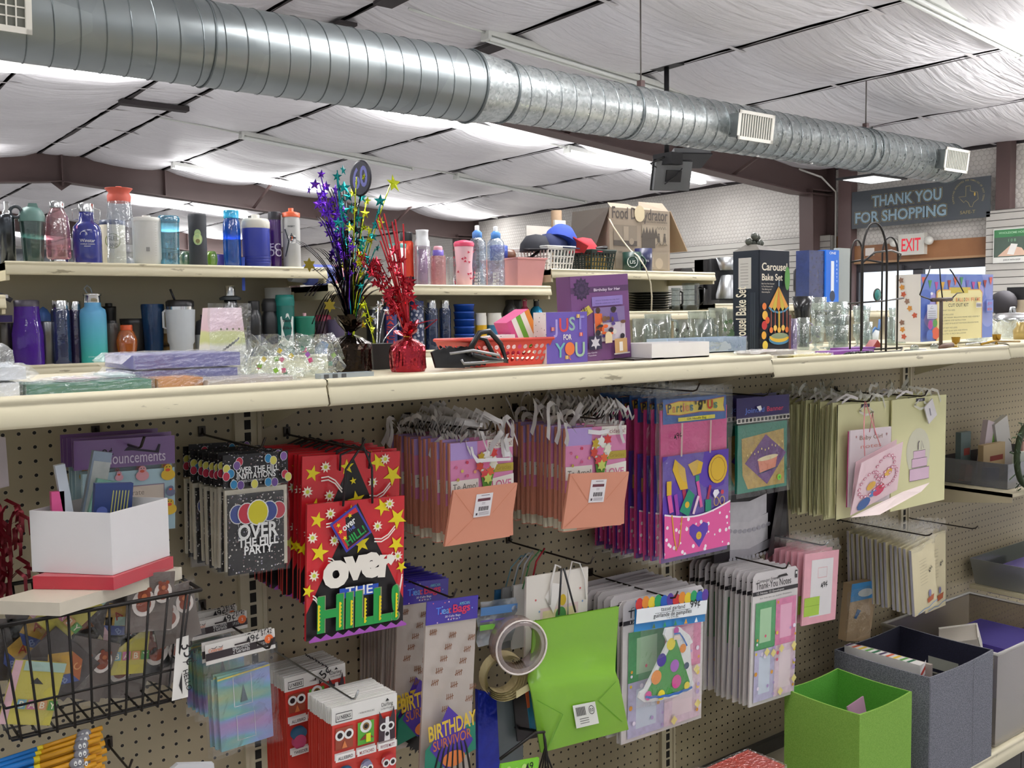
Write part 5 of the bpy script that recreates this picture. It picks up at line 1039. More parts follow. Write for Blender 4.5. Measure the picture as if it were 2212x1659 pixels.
# black pot with silver and lime cutouts
X1 = aY(816, 790, -.06).x; t = thing('favour_pot', 'square black pot holding silver and lime picks between the two centrepieces', 'pot', (X1, -.06, ZF))
b = MB(); b.box(-.022, -.022, 0, .022, .022, aY(816, 742, -.06).z-ZF, C('#1c1b1d', .6), tx=.006, ty=.006); b.build('pot', t)
hp = aY(816, 742, -.06).z-ZF; sp = []
X0s = X0; X0 = X1
for (px, py, m, k, rr) in [(790, 640, LIM, 3, .013), (785, 690, LIM, 3, .012), (826, 650, SIL, 3, .014), (838, 672, SIL, 2, .013), (805, 660, SIL, 1, .01), (850, 700, SIL, 1, .009)]:
    x, z = loc(px, py, -.06); sp.append((x, z, rnd.uniform(-.03, .02), m, k, rr))
spray(t, 'foil_pick', sp, 8, hp-.01)
X2 = aY(881, 790, -.19).x; X0 = X2
t = thing('foil_centerpiece', 'red foil centrepiece with red star garland and gold tie', 'centrepiece', (X2, -.19, ZF)); foilbase(t, .036, .11, '#a8303c', None, 6, '#c99a2c'); sp = []
for (px, py, k) in [(800, 545, 9), (812, 565, 9), (825, 590, 9), (842, 560, 8), (858, 610, 7), (790, 570, 8), (850, 640, 6), (820, 630, 7), (835, 545, 5)]:
    x, z = loc(px, py, -.19); sp.append((x, z, rnd.uniform(-.05, .03), REDF, k, .012))
spray(t, 'star_spray', sp, 9, .07); sp = []
for (px, py) in [(815, 465), (822, 470), (835, 460), (838, 480), (848, 475), (862, 485), (812, 500), (868, 520), (845, 500), (855, 530), (820, 520), (875, 600), (880, 560)]:
    x, z = loc(px, py, -.19); sp.append((x, z, rnd.uniform(-.02, .02), C('#d8404a', .2, .6), 0, .01))
spray(t, 'red_strand', sp, 10, .06, .0017)
b = MB(); b.tube([(0.0, 0, .09), (.03, -.02, .1), (.055, -.03, .105), (.03, -.02, .085)], .0014, REDF, 4); b.build('curl', t)
X0 = X0s
# --- black plate stands tangle
t = thing('plate_stand', 'tangled black plastic plate stands with a bent grey wire hanger', 'plate stand', (aY(1000, 780, -.2).x, -.2, ZF))
b = MB(); rnd = random.Random(21)
xs = (aY(925, 780, -.2).x-t.location.x, aY(1090, 780, -.2).x-t.location.x)
for k in range(6):
    x = xs[0]+.02+.022*k; b.prism([(x-.02, .006+.004*k), (x+.05, .003), (x+.055, .014), (x+.012, .030+.003*k), (x-.014, .045+.002*(k % 3)), (x-.03, .038)], -.03+.012*k, -.024+.012*k, BLK)
b.build('base_frames', t)
b = MB(); b.tube([(.0, -.02, .035), (.03, -.02, .075), (.055, -.02, .078), (.085, -.02, .05), (.10, -.02, .012), (.05, -.02, .02), (.01, -.02, .03)], .006, BLK, 6); b.tube([(.01, .0, .03), (.035, 0, .065), (.06, 0, .06), (.09, 0, .01)], .005, BLK, 6); b.build('arched_arm', t)
b = MB(); b.tube([(xs[0]+.02, -.05, .035), (xs[0]+.07, -.06, .04), (.05, -.06, .028), (.06, -.06, .015), (-.04, -.06, .014), (-.045, -.06, .022)], .003, C('#9a9a9c', .35, .5), 6); b.build('wire_hanger', t)
pack('price_tag_card', 'narrow white card lying under the black plate stands', 'card', 960, 1125, -.33, .05, ZF, .003, '#e3e0db', film=False, py=800)
# --- red basket with boxes
a = aY(987, 755, -.16); c = aY(1180, 755, -.16); W = c.x-a.x-.06; H = aY(1090, 733, -.16).z-ZF; D = .10
t = thing('plastic_basket', 'red plastic basket with round holes holding greeting card boxes', 'basket', ((a.x+c.x)/2, -.18, ZF)); RD = C('#dd4a3f', .4)
b = MB(); hw = W/2
B = [Vector(v) for v in ((-hw, 0, 0), (hw, 0, 0), (hw, D, 0), (-hw, D, 0))]; T = [Vector(v) for v in ((-hw-.025, -.015, H), (hw+.022, -.015, H), (hw+.022, D+.015, H), (-hw-.025, D+.015, H))]
for i in range(4):
    p0, p1, q0, q1 = B[i], B[(i+1) % 4], T[i], T[(i+1) % 4]; n = (p1-p0).cross(q0-p0).normalized()
    cl, rw = (14 if i % 2 == 0 else 6), 3
    def L(u, v): return p0.lerp(p1, u).lerp(q0.lerp(q1, u), v)
    for r in range(rw):
        for cc in range(cl):
            u0, u1, v0, v1 = cc/cl, (cc+1)/cl, .12+.24*r, .12+.24*(r+1); cu, cv = (u0+u1)/2, (v0+v1)/2; k = 8
            # plate cell with a round hole
            out = [L(u0, v0), L(cu, v0), L(u1, v0), L(u1, cv), L(u1, v1), L(cu, v1), L(u0, v1), L(u0, cv)]
            inn = [L(cu+(u1-u0)*.36*math.cos(-PI*.75+j*PI/4), cv+(v1-v0)*.36*math.sin(-PI*.75+j*PI/4)) for j in range(8)]
            b.add([tuple(x) for x in out+inn], [(j, (j+1) % 8, 8+(j+1) % 8, 8+j) for j in range(8)], RD)
    for v0, v1 in ((0, .12), (.84, 1)): b.add([tuple(L(0, v0)), tuple(L(1, v0)), tuple(L(1, v1)), tuple(L(0, v1))], [(0, 1, 2, 3)], RD)
b.add([tuple(x) for x in B], [(3, 2, 1, 0)], RD); b.build('basket_wall', t)
b = MB(); b.tube([tuple(x) for x in T], .004, RD, 6, True); b.build('rim', t)
def facebox(name, lab, cat, tl, tr, bl, Y, D, side, fn, group=None, top=None, rx=0.0):
    """box whose front face spans the three given picture corners at depth Y"""
    A, B_, C_ = aY(*tl, Y), aY(*tr, Y), aY(*bl, Y); W = (B_-A).length; H = (A-C_).length; roll = math.atan2(B_.z-A.z, B_.x-A.x)
    t = thing(name, lab, cat, C_, 0, group, ry=-roll, rx=rx); b = MB(); b.box(0, 0, 0, W, D, H, side); b.build('box_body', t)
    b = MB(); b.page(-.0005); fn(b, W, H); b.build('front_print', t); return t, W, H
tx_ = t.location.x
DOT = dots_mat('polka_white', '#ece8e6', ['#3a3a3a', '#3a3a3a'], 120, .16)
def stripes(b, W, H):
    for i, hx in enumerate(('#d8568e', '#f1efe6', '#6fb23e', '#f1efe6', '#e08a34')): b.rect(W*i/5, 0, W*(i+1)/5, H, C(hx))
facebox('card_box', 'pink green and orange striped card box tilted in the red basket', 'box', (1114, 690), (1160, 660), (1122, 765), -.125, .05, C('#d8568e'), stripes)
facebox('card_box', 'low white dotted card box in the red basket left of the striped one', 'box', (1070, 727), (1114, 722), (1070, 760), -.14, .05, DOT, lambda b, W, H: b.rect(0, 0, W, H, DOT))
def jfy(b, W, H):
    b.rect(0, 0, W, H, C('#6a57b0', .45)); cs = ['#c85a54', '#d8c9ae', '#7fa6a0', '#e0563c', '#d2a23c']
    for i, ch in enumerate('JUST'): b.text(ch, W*(.22+.2*i), H*(.60+.02*i), H*.26, C(['#a99ad8', '#d0484e', '#93b3ae', '#9088cc'][i], .5), bold=.04)
    b.text('FOR', W*.50, H*.46, H*.10, C('#f0ece2'), w=W*.2, bold=.04); b.text('Y', W*.32, H*.12, H*.28, C('#6db0b4'), bold=.03); b.disc(W*.55, H*.28, W*.12, C('#e0743c'), H*.13); b.line([(W*.55, H*.15), (W*.53, H*.1), (W*.57, H*.06)], .002, C('#e0743c')); b.text('U', W*.8, H*.12, H*.28, C('#a0c0a4'), bold=.04)
    for (x, z, c_) in ((.10, .64, 0), (.72, .88, 4), (.78, .52, 3), (.42, .08, 4)): b.rect(W*x, H*z, W*(x+.08), H*(z+.07), C(cs[c_])); b.line([(W*(x+.04), H*z), (W*(x+.04), H*(z+.07))], .0015, C('#f4efe6'))
facebox('gift_box', 'purple box reading JUST FOR YOU leaning on the basket end', 'box', (1168, 676), (1257, 674), (1181, 787), -.19, .045, DOT, jfy)
def bfh(b, W, H):
    b.rect(0, 0, W, H, C('#74487c', .45)); b.rect(0, H*.80, W, H*.87, C('#54345e')); b.text('Birthday for Her', W*.62, H*.815, H*.032, C('#e6dcea'), w=W*.46)
    for r_, hx in ((.13, '#3a2a48'), (.10, '#4a3558'), (.07, '#3a2a48'), (.035, '#4a3558')):
        b.star(W*.18, H*.85, W*r_*1.15, C(hx, .4), 12, .75)
    b.rect(W*.34, H*.64, W*.88, H*.75, C('#8a76b8')); b.text('where birthday is a big deal', W*.61, H*.70, H*.013, C('#4b3c68'), w=W*.42, bold=0); b.text('friends celebrate with love', W*.61, H*.665, H*.013, C('#4b3c68'), w=W*.42, bold=0)
    b.rect(W*.36, H*.22, W*.90, H*.62, C('#cfc4cf')); b.rect(W*.36, H*.44, W*.90, H*.62, C('#7f6c9c')); P_ = ['#6a4a34', '#e0642c', '#5d4792', '#c9a06a', '#2c2430', '#e6d3b8', '#8a3a52', '#ddd7cf', '#7a5a42', '#b98650']
    R_ = random.Random(4)
    b.flat([(W*.37, H*.33), (W*.5, H*.33), (W*.5, H*.55), (W*.37, H*.56)], C('#dd6a34')); b.disc(W*.43, H*.59, W*.04, C('#4a332a')); b.flat([(W*.62, H*.44), (W*.78, H*.44), (W*.76, H*.55), (W*.64, H*.55)], C('#5d4792')); b.disc(W*.70, H*.585, W*.04, C('#4a332a')); b.disc(W*.70, H*.595, W*.05, C('#241c22'), W*.03)
    for k in range(22): x, z = R_.uniform(.40, .86), R_.uniform(.26, .5); b.disc(W*x, H*z, W*R_.uniform(.02, .05), C(R_.choice(P_)), W*R_.uniform(.015, .04))
    b.rect(W*.22, H*.14, W*.44, H*.30, C('#2c2444')); b.star(W*.33, H*.22, W*.09, C('#c9c4cf'), 6, .5); b.rect(W*.50, H*.20, W*.62, H*.28, C('#e2cda6')); b.disc(W*.56, H*.28, W*.06, C('#e2cda6'))
    b.rect(W*.66, H*.07, W*.88, H*.24, C('#caa06a')); b.rect(W*.74, H*.09, W*.80, H*.2, C('#efe8df')); b.rect(W*.64, H*.055, W*.92, H*.07, C('#c9c3bd'))
    b.rect(W*.02, H*.30, W*.12, H*.50, C('#7d7596')); b.text('Invite Cards', W*.24, H*.10, H*.016, C('#d8cbe0'), w=W*.2); b.text('9 Touches', W*.24, H*.07, H*.016, C('#d8cbe0'), w=W*.17)
t, W, H = facebox('gift_set_box', 'tall purple Birthday for Her box with dark bow', 'box', (1228, 598), (1353, 591), (1240, 786), -.17, .05, C('#6a4272', .45), bfh)
b = MB(); b.page(-.009); c_ = math.cos(.5); b.flat([(W*.02, H*.56), (W*.25, H*.66), (W*.32, H*.58), (W*.09, H*.49)], C('#c4b34e')); b.text('16', W*.17, H*.595, .010, C('#3a3420'), rot=.5, bold=0); b.text('LOVELY', W*.17, H*.57, .008, C('#3a3420'), w=.028, rot=.5, bold=0); b.text('CARDS', W*.19, H*.54, .008, C('#3a3420'), w=.024, rot=.5, bold=0); b.build('hang_tag', t, 'yellow handwritten tag')
# --- white tray boxes
def tray(name, lab, x0, x1, y0, Y, D, mat, inner):
    a = aY(x0, 750, Y); c = aY(x1, 750, Y); H = aY((x0+x1)/2, y0, Y).z-ZF; W = c.x-a.x; t = thing(name, lab, 'tray box', (a.x, Y, ZF)); b = MB()
    b.box(0, 0, 0, W, .003, H, mat); b.box(0, D, 0, W, D+.003, H, mat); b.box(0, .003, 0, .003, D, H, mat); b.box(W-.003, .003, 0, W, D, H, mat); b.box(0, 0, 0, W, D, .003, inner); b.build('tray', t); return t, W, H
tray('box_lid', 'shallow white cardboard tray in front of the glass mugs', 1408, 1532, 740, -.24, .1, C('#e4e2e2', .5), C('#9c9793'))
o = MB().box(0, 0, 0, .1, .14, .004, C('#332b2b', .6)).build('dark_insert'); o.location = (aY(1370, 775, -.24).x, -.24, ZF); tag(o, 'flat dark board under the left end of the white tray', 'board')
t, W, H = tray('box_lid', 'long pale blue box with shiny lid behind the white tray', 1440, 1612, 730, -.1, .07, C('#b4c6d8', .3), C('#b4c6d8')); b = MB(); b.sheet(0, .004, W, H+.002, -.004, FILM('#dfeaf4', .25, .08, .6, .1, 14), 10, 4, .001, 3); b.build('wrap', t)
# --- glassware (rear half of the shelf)
def glass(name, lab, cat, x0, x1, yt, Y, prof, zs=None, handle=False, group=None, mat=None, n=24, hm=None):
    def ex(t, R, H):
        if handle: loop(t, [(R*.95, 0, H*.85), (R*1.45, 0, H*.78), (R*1.5, 0, H*.45), (R*1.35, 0, H*.25), (R*.93, 0, H*.18)], R*.11, hm or mat or GLS2, 'handle')
    return ware(name, lab, cat, x0, x1, yt, Y, ZF if zs is None else zs, [('glass_body', mat or GLS, prof)], group, ex, n=n)
MUGP = [(0, 0), (.95, 0), (1, .03), (1, 1), (.93, 1), (.92, .08), (0, .07)]
for (x0, x1, yt, Y, h, lb) in ((1366, 1412, 688, .02, True, 'clear glass mug nearest the purple box'), (1392, 1450, 678, .12, True, 'wide clear glass mug, second from the purple box'), (1455, 1492, 690, .08, False, 'clear glass with black maple leaf print'), (1486, 1530, 672, .12, True, 'clear glass mug behind the blue box, left one'), (1500, 1540, 690, .0, True, 'clear glass mug behind the blue box, front one'), (1530, 1570, 665, .2, False, 'tall clear glass behind the blue box'), (1560, 1606, 668, .1, False, 'clear glass painted with green ivy leaves')):
    g = glass('glass_mug' if h else 'drinking_glass', lb, 'mug' if h else 'glass', x0, x1, yt, Y, MUGP, handle=h)
    if 'maple' in lb or 'ivy' in lb:
        P, R, H = spot(x0, x1, yt, Y, ZF); R_ = random.Random(2); gc = '#4a4642' if 'maple' in lb else '#4f6b4a'
        def d(b):
            for k in range(3 if 'maple' in lb else 12): b.star(R_.uniform(-.8, .8)*R, H*R_.uniform(.25, .75), R*.28, C(gc), 5, .5, R_.uniform(0, 2))
        decal(g, R, d, 'leaf_print')
# --- carousel bake set box
def cbs(b, W, H):
    b.rect(0, 0, W, H, C('#1d2430', .4)); cr = C('#ece4cf')
    b.text('Carousel', W*.5, H*.80, H*.075, cr, w=W*.86, bold=.04); b.text('Bake Set', W*.42, H*.70, H*.065, cr, w=W*.70, bold=.04)
    for k, s_ in enumerate(('Bake Your Own Carousel', 'In Two Minutes with', 'This Baking and', 'Decorating Set')): b.text(s_, W*.06, H*(.66-.028*k), H*.014, cr, al='L', bold=0, w=W*(.42-.05*k))
    cx = W*.62
    for k, hx in enumerate(('#e0a04e', '#c9b44a', '#d8843e', '#c9b44a', '#e0a04e')):
        u0 = -1+.4*k; u1 = u0+.4; b.flat([(cx, H*.64), (cx+W*.34*u0, H*.43-.0*k), (cx+W*.34*(u0+u1)/2, H*.39), (cx+W*.34*u1, H*.43)], C(hx))
    b.line([(cx-W*.34, H*.43), (cx-W*.2, H*.39), (cx, H*.375), (cx+W*.2, H*.39), (cx+W*.34, H*.43)], W*.04, C('#4f8fb0')); b.line([(cx, H*.64), (cx, H*.70)], W*.03, C('#9ab4c4'))
    for k, x in enumerate((-.26, -.13, 0, .13, .26)): b.line([(cx+W*x, H*.39), (cx+W*x, H*.17)], W*(.05 if k == 2 else .02), C('#d9b23c' if k == 2 else '#c96a4a')); b.disc(cx+W*x, H*(.2+.02*(k % 2)), W*.06, C(['#e07a3a', '#e8c060', '#e8b04a', '#e8c060', '#e07a3a'][k]), H*.03)
    b.disc(cx, H*.11, W*.36, C('#4b87a8'), H*.06); b.flat([(cx-W*.34, H*.14)]+[(cx+W*.34*math.cos(a), H*.13-H*.055*math.sin(a)) for a in [PI-PI*q/10 for q in range(11)]], C('#e2b83a')); b.disc(cx, H*.14, W*.28, C('#8a9a7a'), H*.03)
    for (x, z, hx, r_) in ((.10, .44, '#dd7a3a', .07), (.12, .35, '#e8b64a', .09), (.1, .25, '#c93a3a', .09), (.2, .3, '#d9562e', .07), (.08, .15, '#e8a83a', .08), (.12, .05, '#e8c84a', .09)): b.disc(W*x, H*z, W*r_, C(hx), H*r_*.5)
    b.disc(W*.86, H*.72, W*.09, C('#5f9a52'), H*.12); b.rect(W*.92, 0, W, H*.35, C('#6a3c3a'))
t, W, H = facebox('bakeware_box', 'dark Carousel Bake Set box with carousel picture', 'box', (1645, 540), (1708, 556), (1640, 757), -.02, .10, C('#17202c', .4), cbs)
t.rotation_euler = (0, 0, .0)
b = MB(); b.M = Matrix.Rotation(-PI/2, 4, 'Z'); b.page(-.0006)   # left side print, faces -X
b.rect(-.098, 0, -.002, H, C('#18222f', .4)); b.rect(-.078, H*.62, -.03, H*.93, C('#c9c6c0')); 
for k in range(8): b.line([(-.07, H*(.66+.03*k)), (-.04, H*(.66+.03*k))], .001, C('#6a6a66'))
b.text('Carousel Bake Set', -.048, H*.02, .038, C('#ece4cf'), w=H*.62, al='L', rot=PI/2, bold=.04)
for k in range(3): b.line([(-.028+.007*k, 0), (-.028+.007*k, H*.58)], .002, C('#4c5560'))
o = b.build('side_print', t)
b = MB(); b.add([(0, 0, H), (W, 0, H), (W, .1, H), (0, .1, H), (.01, .02, H+.018), (W, .03, H+.006), (W, .08, H+.004), (.012, .06, H+.02)], [(0, 1, 5, 4), (1, 2, 6, 5), (2, 3, 7, 6), (3, 0, 4, 7), (4, 5, 6, 7)], C('#8f8b84', .4, 0, .2, 30)); b.build('worn_top', t)
for k, (dx, dy, dz) in enumerate(((.0, 0, 0), (.022, .004, -.002), (.04, .0, -.004), (.014, -.01, .016), (.034, -.004, .014), (.056, 0, -.003))):
    o = MB().blob((0, 0, 0), (.011, .011, .011), C('#5a5d56', .3, .4), 12, 8).build('decor_ball'); o.location = (t.location.x+.012+dx, t.location.y+.05+dy, t.location.z+H+.028+dz); tag(o, 'small dark metallic ball in the cluster on the carousel box', 'ball', 'balls on the carousel box')
pack('wrapped_pack', 'flat wrapped pack tilted over the shelf joint below the carousel box', 'pack', 1655, 1720, -.34, .1, ZF, .012, '#9f9484', seed=12, py=775)
# --- right-hand glassware and oddments
PUR2 = C('#8a4aa6', .4)
for (x0, x1, yb, Y, lb) in ((1780, 1868, 760, -.24, 'shallow purple lid lying at the shelf front'), (1812, 1872, 748, -.16, 'shallow purple lid behind the front one')):
    a = aY(x0, yb, Y); c = aY(x1, yb, Y); o = MB().box(-(c.x-a.x)/2, -.03, 0, (c.x-a.x)/2, .03, .009, PUR2).build('plastic_lid'); o.location = ((a.x+c.x)/2, Y, ZF2+(.002 if Y > -.2 else 0)); tag(o, lb, 'dish')  # flat purple plastic lids, built as thin slabs
pack('gold_card_pack', 'flat pack of gold and white cards left of the purple lids', 'card pack', 1715, 1800, -.33, .06, ZF2, .010, '#d8c87a', film=True, seed=14, py=772)
GC = [(0, 0), (.75, 0), (.72, .02), (.16, .05), (.12, .1), (.16, .3), (.3, .42), (.9, .55), (1, .75), (1, 1), (.95, 1), (.9, .6), (0, .48)]
glass('vase', 'square black vase behind the lilac glass mugs', 'vase', 1712, 1754, 640, .2, [(0, 0), (.6, 0), (.65, .3), (.8, .7), (1.05, 1), (.95, 1), (.5, .1), (0, .1)], ZF2, mat=C('#1c1d1f', .2, 0, .02, 18, 0, .5))
LIL = FILM('#cfc6e2', .2, .05, .5, .08)
for (x0, x1, yt, Y, lb, m) in ((1706, 1722, 688, .0, 'lilac glass mug touching the carousel box', LIL), (1722, 1748, 686, .03, 'clear ribbed glass mug with lilac handle', GLS2)): glass('glass_mug', lb, 'mug', x0, x1, yt, Y, MUGP, ZF2, handle=True, mat=m, hm=LIL)
for (x0, x1, yt, Y, lb) in ((1749, 1785, 642, .22, 'tall ribbed glass vase behind the pedestal dish'), (1783, 1835, 652, .24, 'wide cut glass tumbler vase with diamond band'), (1842, 1880, 660, .2, 'ribbed tall glass inside view of the wire rack'), (1920, 1958, 665, .2, 'cut crystal tumbler behind the wire rack, right')):
    glass('glass_vase', lb, 'vase', x0, x1, yt, Y, [(0, 0), (.6, 0), (.65, .05), (.75, .4), (1, 1), (.95, 1), (.68, .1), (0, .08)], ZF2, mat=GLS2, n=16)
glass('pedestal_dish', 'wide clear glass pedestal dish right of the lilac mugs', 'dish', 1762, 1836, 680, .02, GC, ZF2, mat=GLS2)
for (x0, x1, yt, Y, lb) in ((1750, 1772, 704, -.04, 'small stemmed glass left of the pedestal dish'), (1783, 1800, 705, -.06, 'short stemmed glass under the pedestal dish'), (1800, 1832, 702, -.02, 'cut glass tumbler in front of the pedestal dish'), (1842, 1862, 700, .02, 'stemmed glass seen through the left of the wire rack'), (1862, 1884, 695, .08, 'faceted glass in the middle of the wire rack'), (1915, 1935, 685, .02, 'tapered cut glass behind the right of the wire rack'), (1936, 1956, 690, .06, 'short cut glass left of the balloon frame kit')):
    glass('drinking_glass', lb, 'glass', x0, x1, yt, Y, [(0, 0), (.7, 0), (.7, .04), (.2, .1), (.2, .3), (.9, .45), (1, 1), (.93, 1), (.8, .5), (0, .42)] if 'stem' in lb else MUGP, ZF2, mat=GLS2, n=14)
t = thing('mug', 'small white and blue figurine mug inside the wire rack', 'mug', (aY(1878, 720, .15).x, .15, ZF2)); b = MB(); b.lathe([(.0, 0), (.03, 0), (.035, .05), (0, .05)], C('#dfe6ee', .3), 16); b.build('body', t); b = MB(); b.tube([(-.03, -.02, .03), (-.01, -.03, .06), (.012, -.03, .05), (.02, -.03, .09)], .005, C('#4a78b4', .4), 5); b.build('figure', t)
o = MB().add([(-.03, 0, 0), (.03, 0, 0), (.03, .03, 0), (-.03, .03, 0), (0, 0, .025), (0, .03, .025)], [(0, 1, 4), (3, 5, 2), (0, 4, 5, 3), (1, 2, 5, 4), (0, 3, 2, 1)], C('#9a3030', .5)).build('red_roof_ornament'); o.location = (aY(1896, 740, -.05).x, -.05, ZF2); tag(o, 'small red roofed ornament at the foot of the wire rack', 'ornament')
# wire rack
a = aY(1842, 735, -.10); c = aY(1952, 760, -.30)
t = thing('wire_rack', 'tall black arched wire rack with a turquoise stone ornament', 'rack', (aY(1900, 760, -.24).x, -.24, ZF2)); ox = t.location.x
def Lp(px, py, Y): p = aY(px, py, Y); return (p.x-ox, Y+.24, p.z-ZF2)
IR = C('#25211f', .4, .3)
def arch(pl, top, pr, Y, zb=0.0, n=14):
    p0 = Lp(*pl, Y); p1 = Lp(*pr, Y); zt_ = Lp(*top, Y)[2]; zm_ = min(p0[2], p1[2]); cx_ = (p0[0]+p1[0])/2; rx_ = (p1[0]-p0[0])/2
    pts = [(p0[0], p0[1], zb)]+[(cx_-rx_*math.cos(PI*i/n), p0[1], zm_+(zt_-zm_)*math.sin(PI*i/n)) for i in range(n+1)]+[(p1[0], p1[1], zb)]; return pts
b = MB(); b.tube(arch((1862, 560), (1888, 481), (1916, 560), -.33), .0032, IR, 6); b.build('front_arch', t)
b = MB(); b.tube(arch((1838, 560), (1846, 518), (1864, 560), -.2), .0028, IR, 6); b.build('side_arch', t)
b = MB(); b.tube(arch((1906, 550), (1922, 512), (1940, 550), -.22), .0028, IR, 6); b.build('side_arch', t)
b = MB(); b.tube([Lp(1862, 568, -.33), Lp(1890, 545, -.33), Lp(1925, 541, -.3), Lp(1946, 548, -.24), Lp(1943, 560, -.2)], .003, IR, 6); b.build('top_scroll', t)
b = MB(); b.tube([Lp(1838, 566, -.2), Lp(1870, 561, -.24), Lp(1905, 567, -.28)], .003, IR, 6); b.build('top_scroll', t)
b = MB(); b.tube([Lp(1833, 656, -.22), Lp(1868, 653, -.3), Lp(1908, 650, -.3), Lp(1952, 644, -.22)], .0026, IR, 6); b.build('cross_wire', t)
b = MB(); b.tube([(Lp(1862, 760, -.33)[0], -.09, .004), (Lp(1945, 760, -.33)[0], -.09, .004), (Lp(1950, 760, -.2)[0], .04, .004), (Lp(1842, 760, -.2)[0], .04, .004)], .003, IR, 6, True); b.build('base_ring', t)
b = MB(); p = Lp(1895, 637, -.335); b.lathe([(0, -.004), (.014, -.003), (.016, 0), (0, .001)], C('#3f8f88', .2, 0, .5, 90), 16, p, axis='Y'); b.tube([(p[0]+.017*math.cos(k*PI/8), p[1], p[2]+.017*math.sin(k*PI/8)) for k in range(16)], .002, C('#5a5650', .3, .8), 5, True); b.build('stone_ornament', t, 'oval turquoise stone in metal setting')
# kit box
def kit(b, W, H):
    b.rect(0, 0, W, H, dots_mat('watercolour_blue', '#6f86cc', ['#8f9bd6', '#5b76c4', '#a9a0d8', '#7f96d2'], 9, .5, .4)); fc = ['#d8634a', '#5fa05a', '#c0569a', '#e0b04a', '#a84a48', '#e0684a', '#4f9468', '#7a6fb8', '#c0569a', '#e0b04a', '#a84a48', '#dd6a5a']
    for k, hx in enumerate(fc): x = W*(.03+.084*k); z = H*(.95-.10*math.sin(PI*((k % 6)+.5)/6)+.03); b.flat([(x-.012, z), (x+.012, z), (x, z-.030)], C(hx))
    b.flat([(W*.19, 0), (W*.83, 0), (W*.83, H*.72), (W*.80, H*.77), (W*.66, H*.77), (W*.66, H*.80), (W*.36, H*.80), (W*.36, H*.77), (W*.22, H*.77), (W*.19, H*.74)], C('#ddac5e')); b.flat([(W*.205, 0), (W*.82, 0), (W*.82, H*.71), (W*.79, H*.755), (W*.24, H*.755), (W*.205, H*.72)], C('#ece2a8')); b.rect(W*.38, H*.71, W*.62, H*.80, C('#cdbb52'))
    s_ = 'MOSAIC BALLOON FRAME'; w_ = W*.50; mc = ['#d8604a', '#3a3a38', '#e08a4a']
    for i, ch in enumerate(s_):
        if ch != ' ': b.text(ch, W*.27+w_*i/(len(s_)-1), H*.585, H*.055, C(mc[(i*2) % 3]), w=w_/24, bold=.03)
    b.text('CUT OUT KIT', W*.47, H*.505, H*.05, C('#3d3b33'), w=W*.28)
    for k, (s_, ww) in enumerate((('WHAT YOU NEED', .17), ('KIT INCLUDES', .15), ('1. DIY MOSAIC BALLOON FRAME NEED ASSEMBLY', .52), ('2. STEP BY STEP INSTRUCTION', .32), ('3. 1 SHEET OF GLUE DOT FOR MOSAIC BALLOON FRAME', .50), ('KIT NOT INCLUDES', .2), ('1. HOT GLUE GUN AND STICKS', .34), ('2. 5 TO 12 INCH BALLOONS', .32))): b.text(s_, W*.25, H*(.445-.045*k-(.02 if k > 0 else 0)-(.02 if k > 4 else 0)), H*.02, C('#4d4a3c'), al='L', w=W*ww, bold=0)
    b.rect(W*.86, H*.40, W*.965, H*.60, C('#5a74c4')); b.rect(W*.867, H*.408, W*.958, H*.592, C('#8a9ad8')); b.text('JOY', W*.91, H*.52, H*.04, C('#c0569a'), w=W*.07); b.text('BOX', W*.91, H*.43, H*.04, C('#d8634a'), w=W*.07)
    b.rect(W*.04, H*.34, W*.17, H*.55, C('#d8dcea')); b.line([(W*.08, H*.49), (W*.10, H*.53), (W*.12, H*.49), (W*.08, H*.49)], .001, C('#555555'))
    for k in range(4): b.line([(W*.05, H*(.45-.03*k)), (W*.15, H*(.45-.03*k))], .0012, C('#6a6a72'))
    b.rect(W*.70, H*.48, W*.78, H*.56, C('#e6e4e8'))
    for k in range(6): b.rect(W*(.708+.011*k), H*.495, W*(.713+.011*k), H*.545, C('#4a4a55'))
    b.disc(W*.07, H*.25, W*.03, C('#b04a9a'), H*.07); b.disc(W*.13, H*.27, W*.03, C('#5fa05a'), H*.06); b.disc(W*.14, H*.12, W*.05, C('#e0684a'), H*.09); b.disc(W*.06, H*.1, W*.04, C('#5b7ac8'), H*.08); b.disc(W*.08, H*.71, W*.016, C('#eef0f6'), H*.022)
t, W, H = facebox('craft_kit_box', 'blue Mosaic Balloon Frame cut out kit box with pennant print', 'box', (1987, 592), (2143, 593), (1988, 739), -.15, .09, C('#d9d5cf', .5), kit)
b = MB(); b.M = Matrix.Rotation(-PI/2, 4, 'Z'); b.page(-.0006); R_ = random.Random(8)
for k in range(9): b.star(-.045+R_.uniform(-.025, .025), H*(.08+.105*k), .011, C(['#b8553a', '#c98a3a', '#8a6a5a'][k % 3]), 5, .6, R_.uniform(0, 1))
b.build('side_print', t)
# peg-foot stand with bent wires
t = thing('wire_card_stand', 'brown stand with bent wire arms in front of the balloon kit box', 'stand', (aY(2030, 750, -.28).x, -.28, ZF2)); ox = t.location.x
def Lq(px, py, Y=-.28): p = aY(px, py, Y); return (p.x-ox, Y+.28, p.z-ZF2)
b = MB(); BR = C('#4a3a30', .5); b.tube([(Lq(2033, 650)[0], 0, Lq(2033, 650)[2]), (Lq(2033, 650)[0]+.002, 0, 0)], .0058, BR, 8); b.tube([Lq(2013, 648), Lq(2055, 646)], .0062, BR, 8); b.build('wooden_post', t)
for pts in ([(2036, 645), (2032, 610), (2030, 580)], [(2013, 648), (1990, 640), (1987, 637), (1998, 605), (2006, 590), (2010, 575)], [(2055, 646), (2068, 633), (2082, 632), (2070, 610), (2058, 590), (2052, 582)]): b = MB(); b.tube([Lq(*p_) for p_ in pts], .0022, IR, 5); b.build('wire_arm', t)
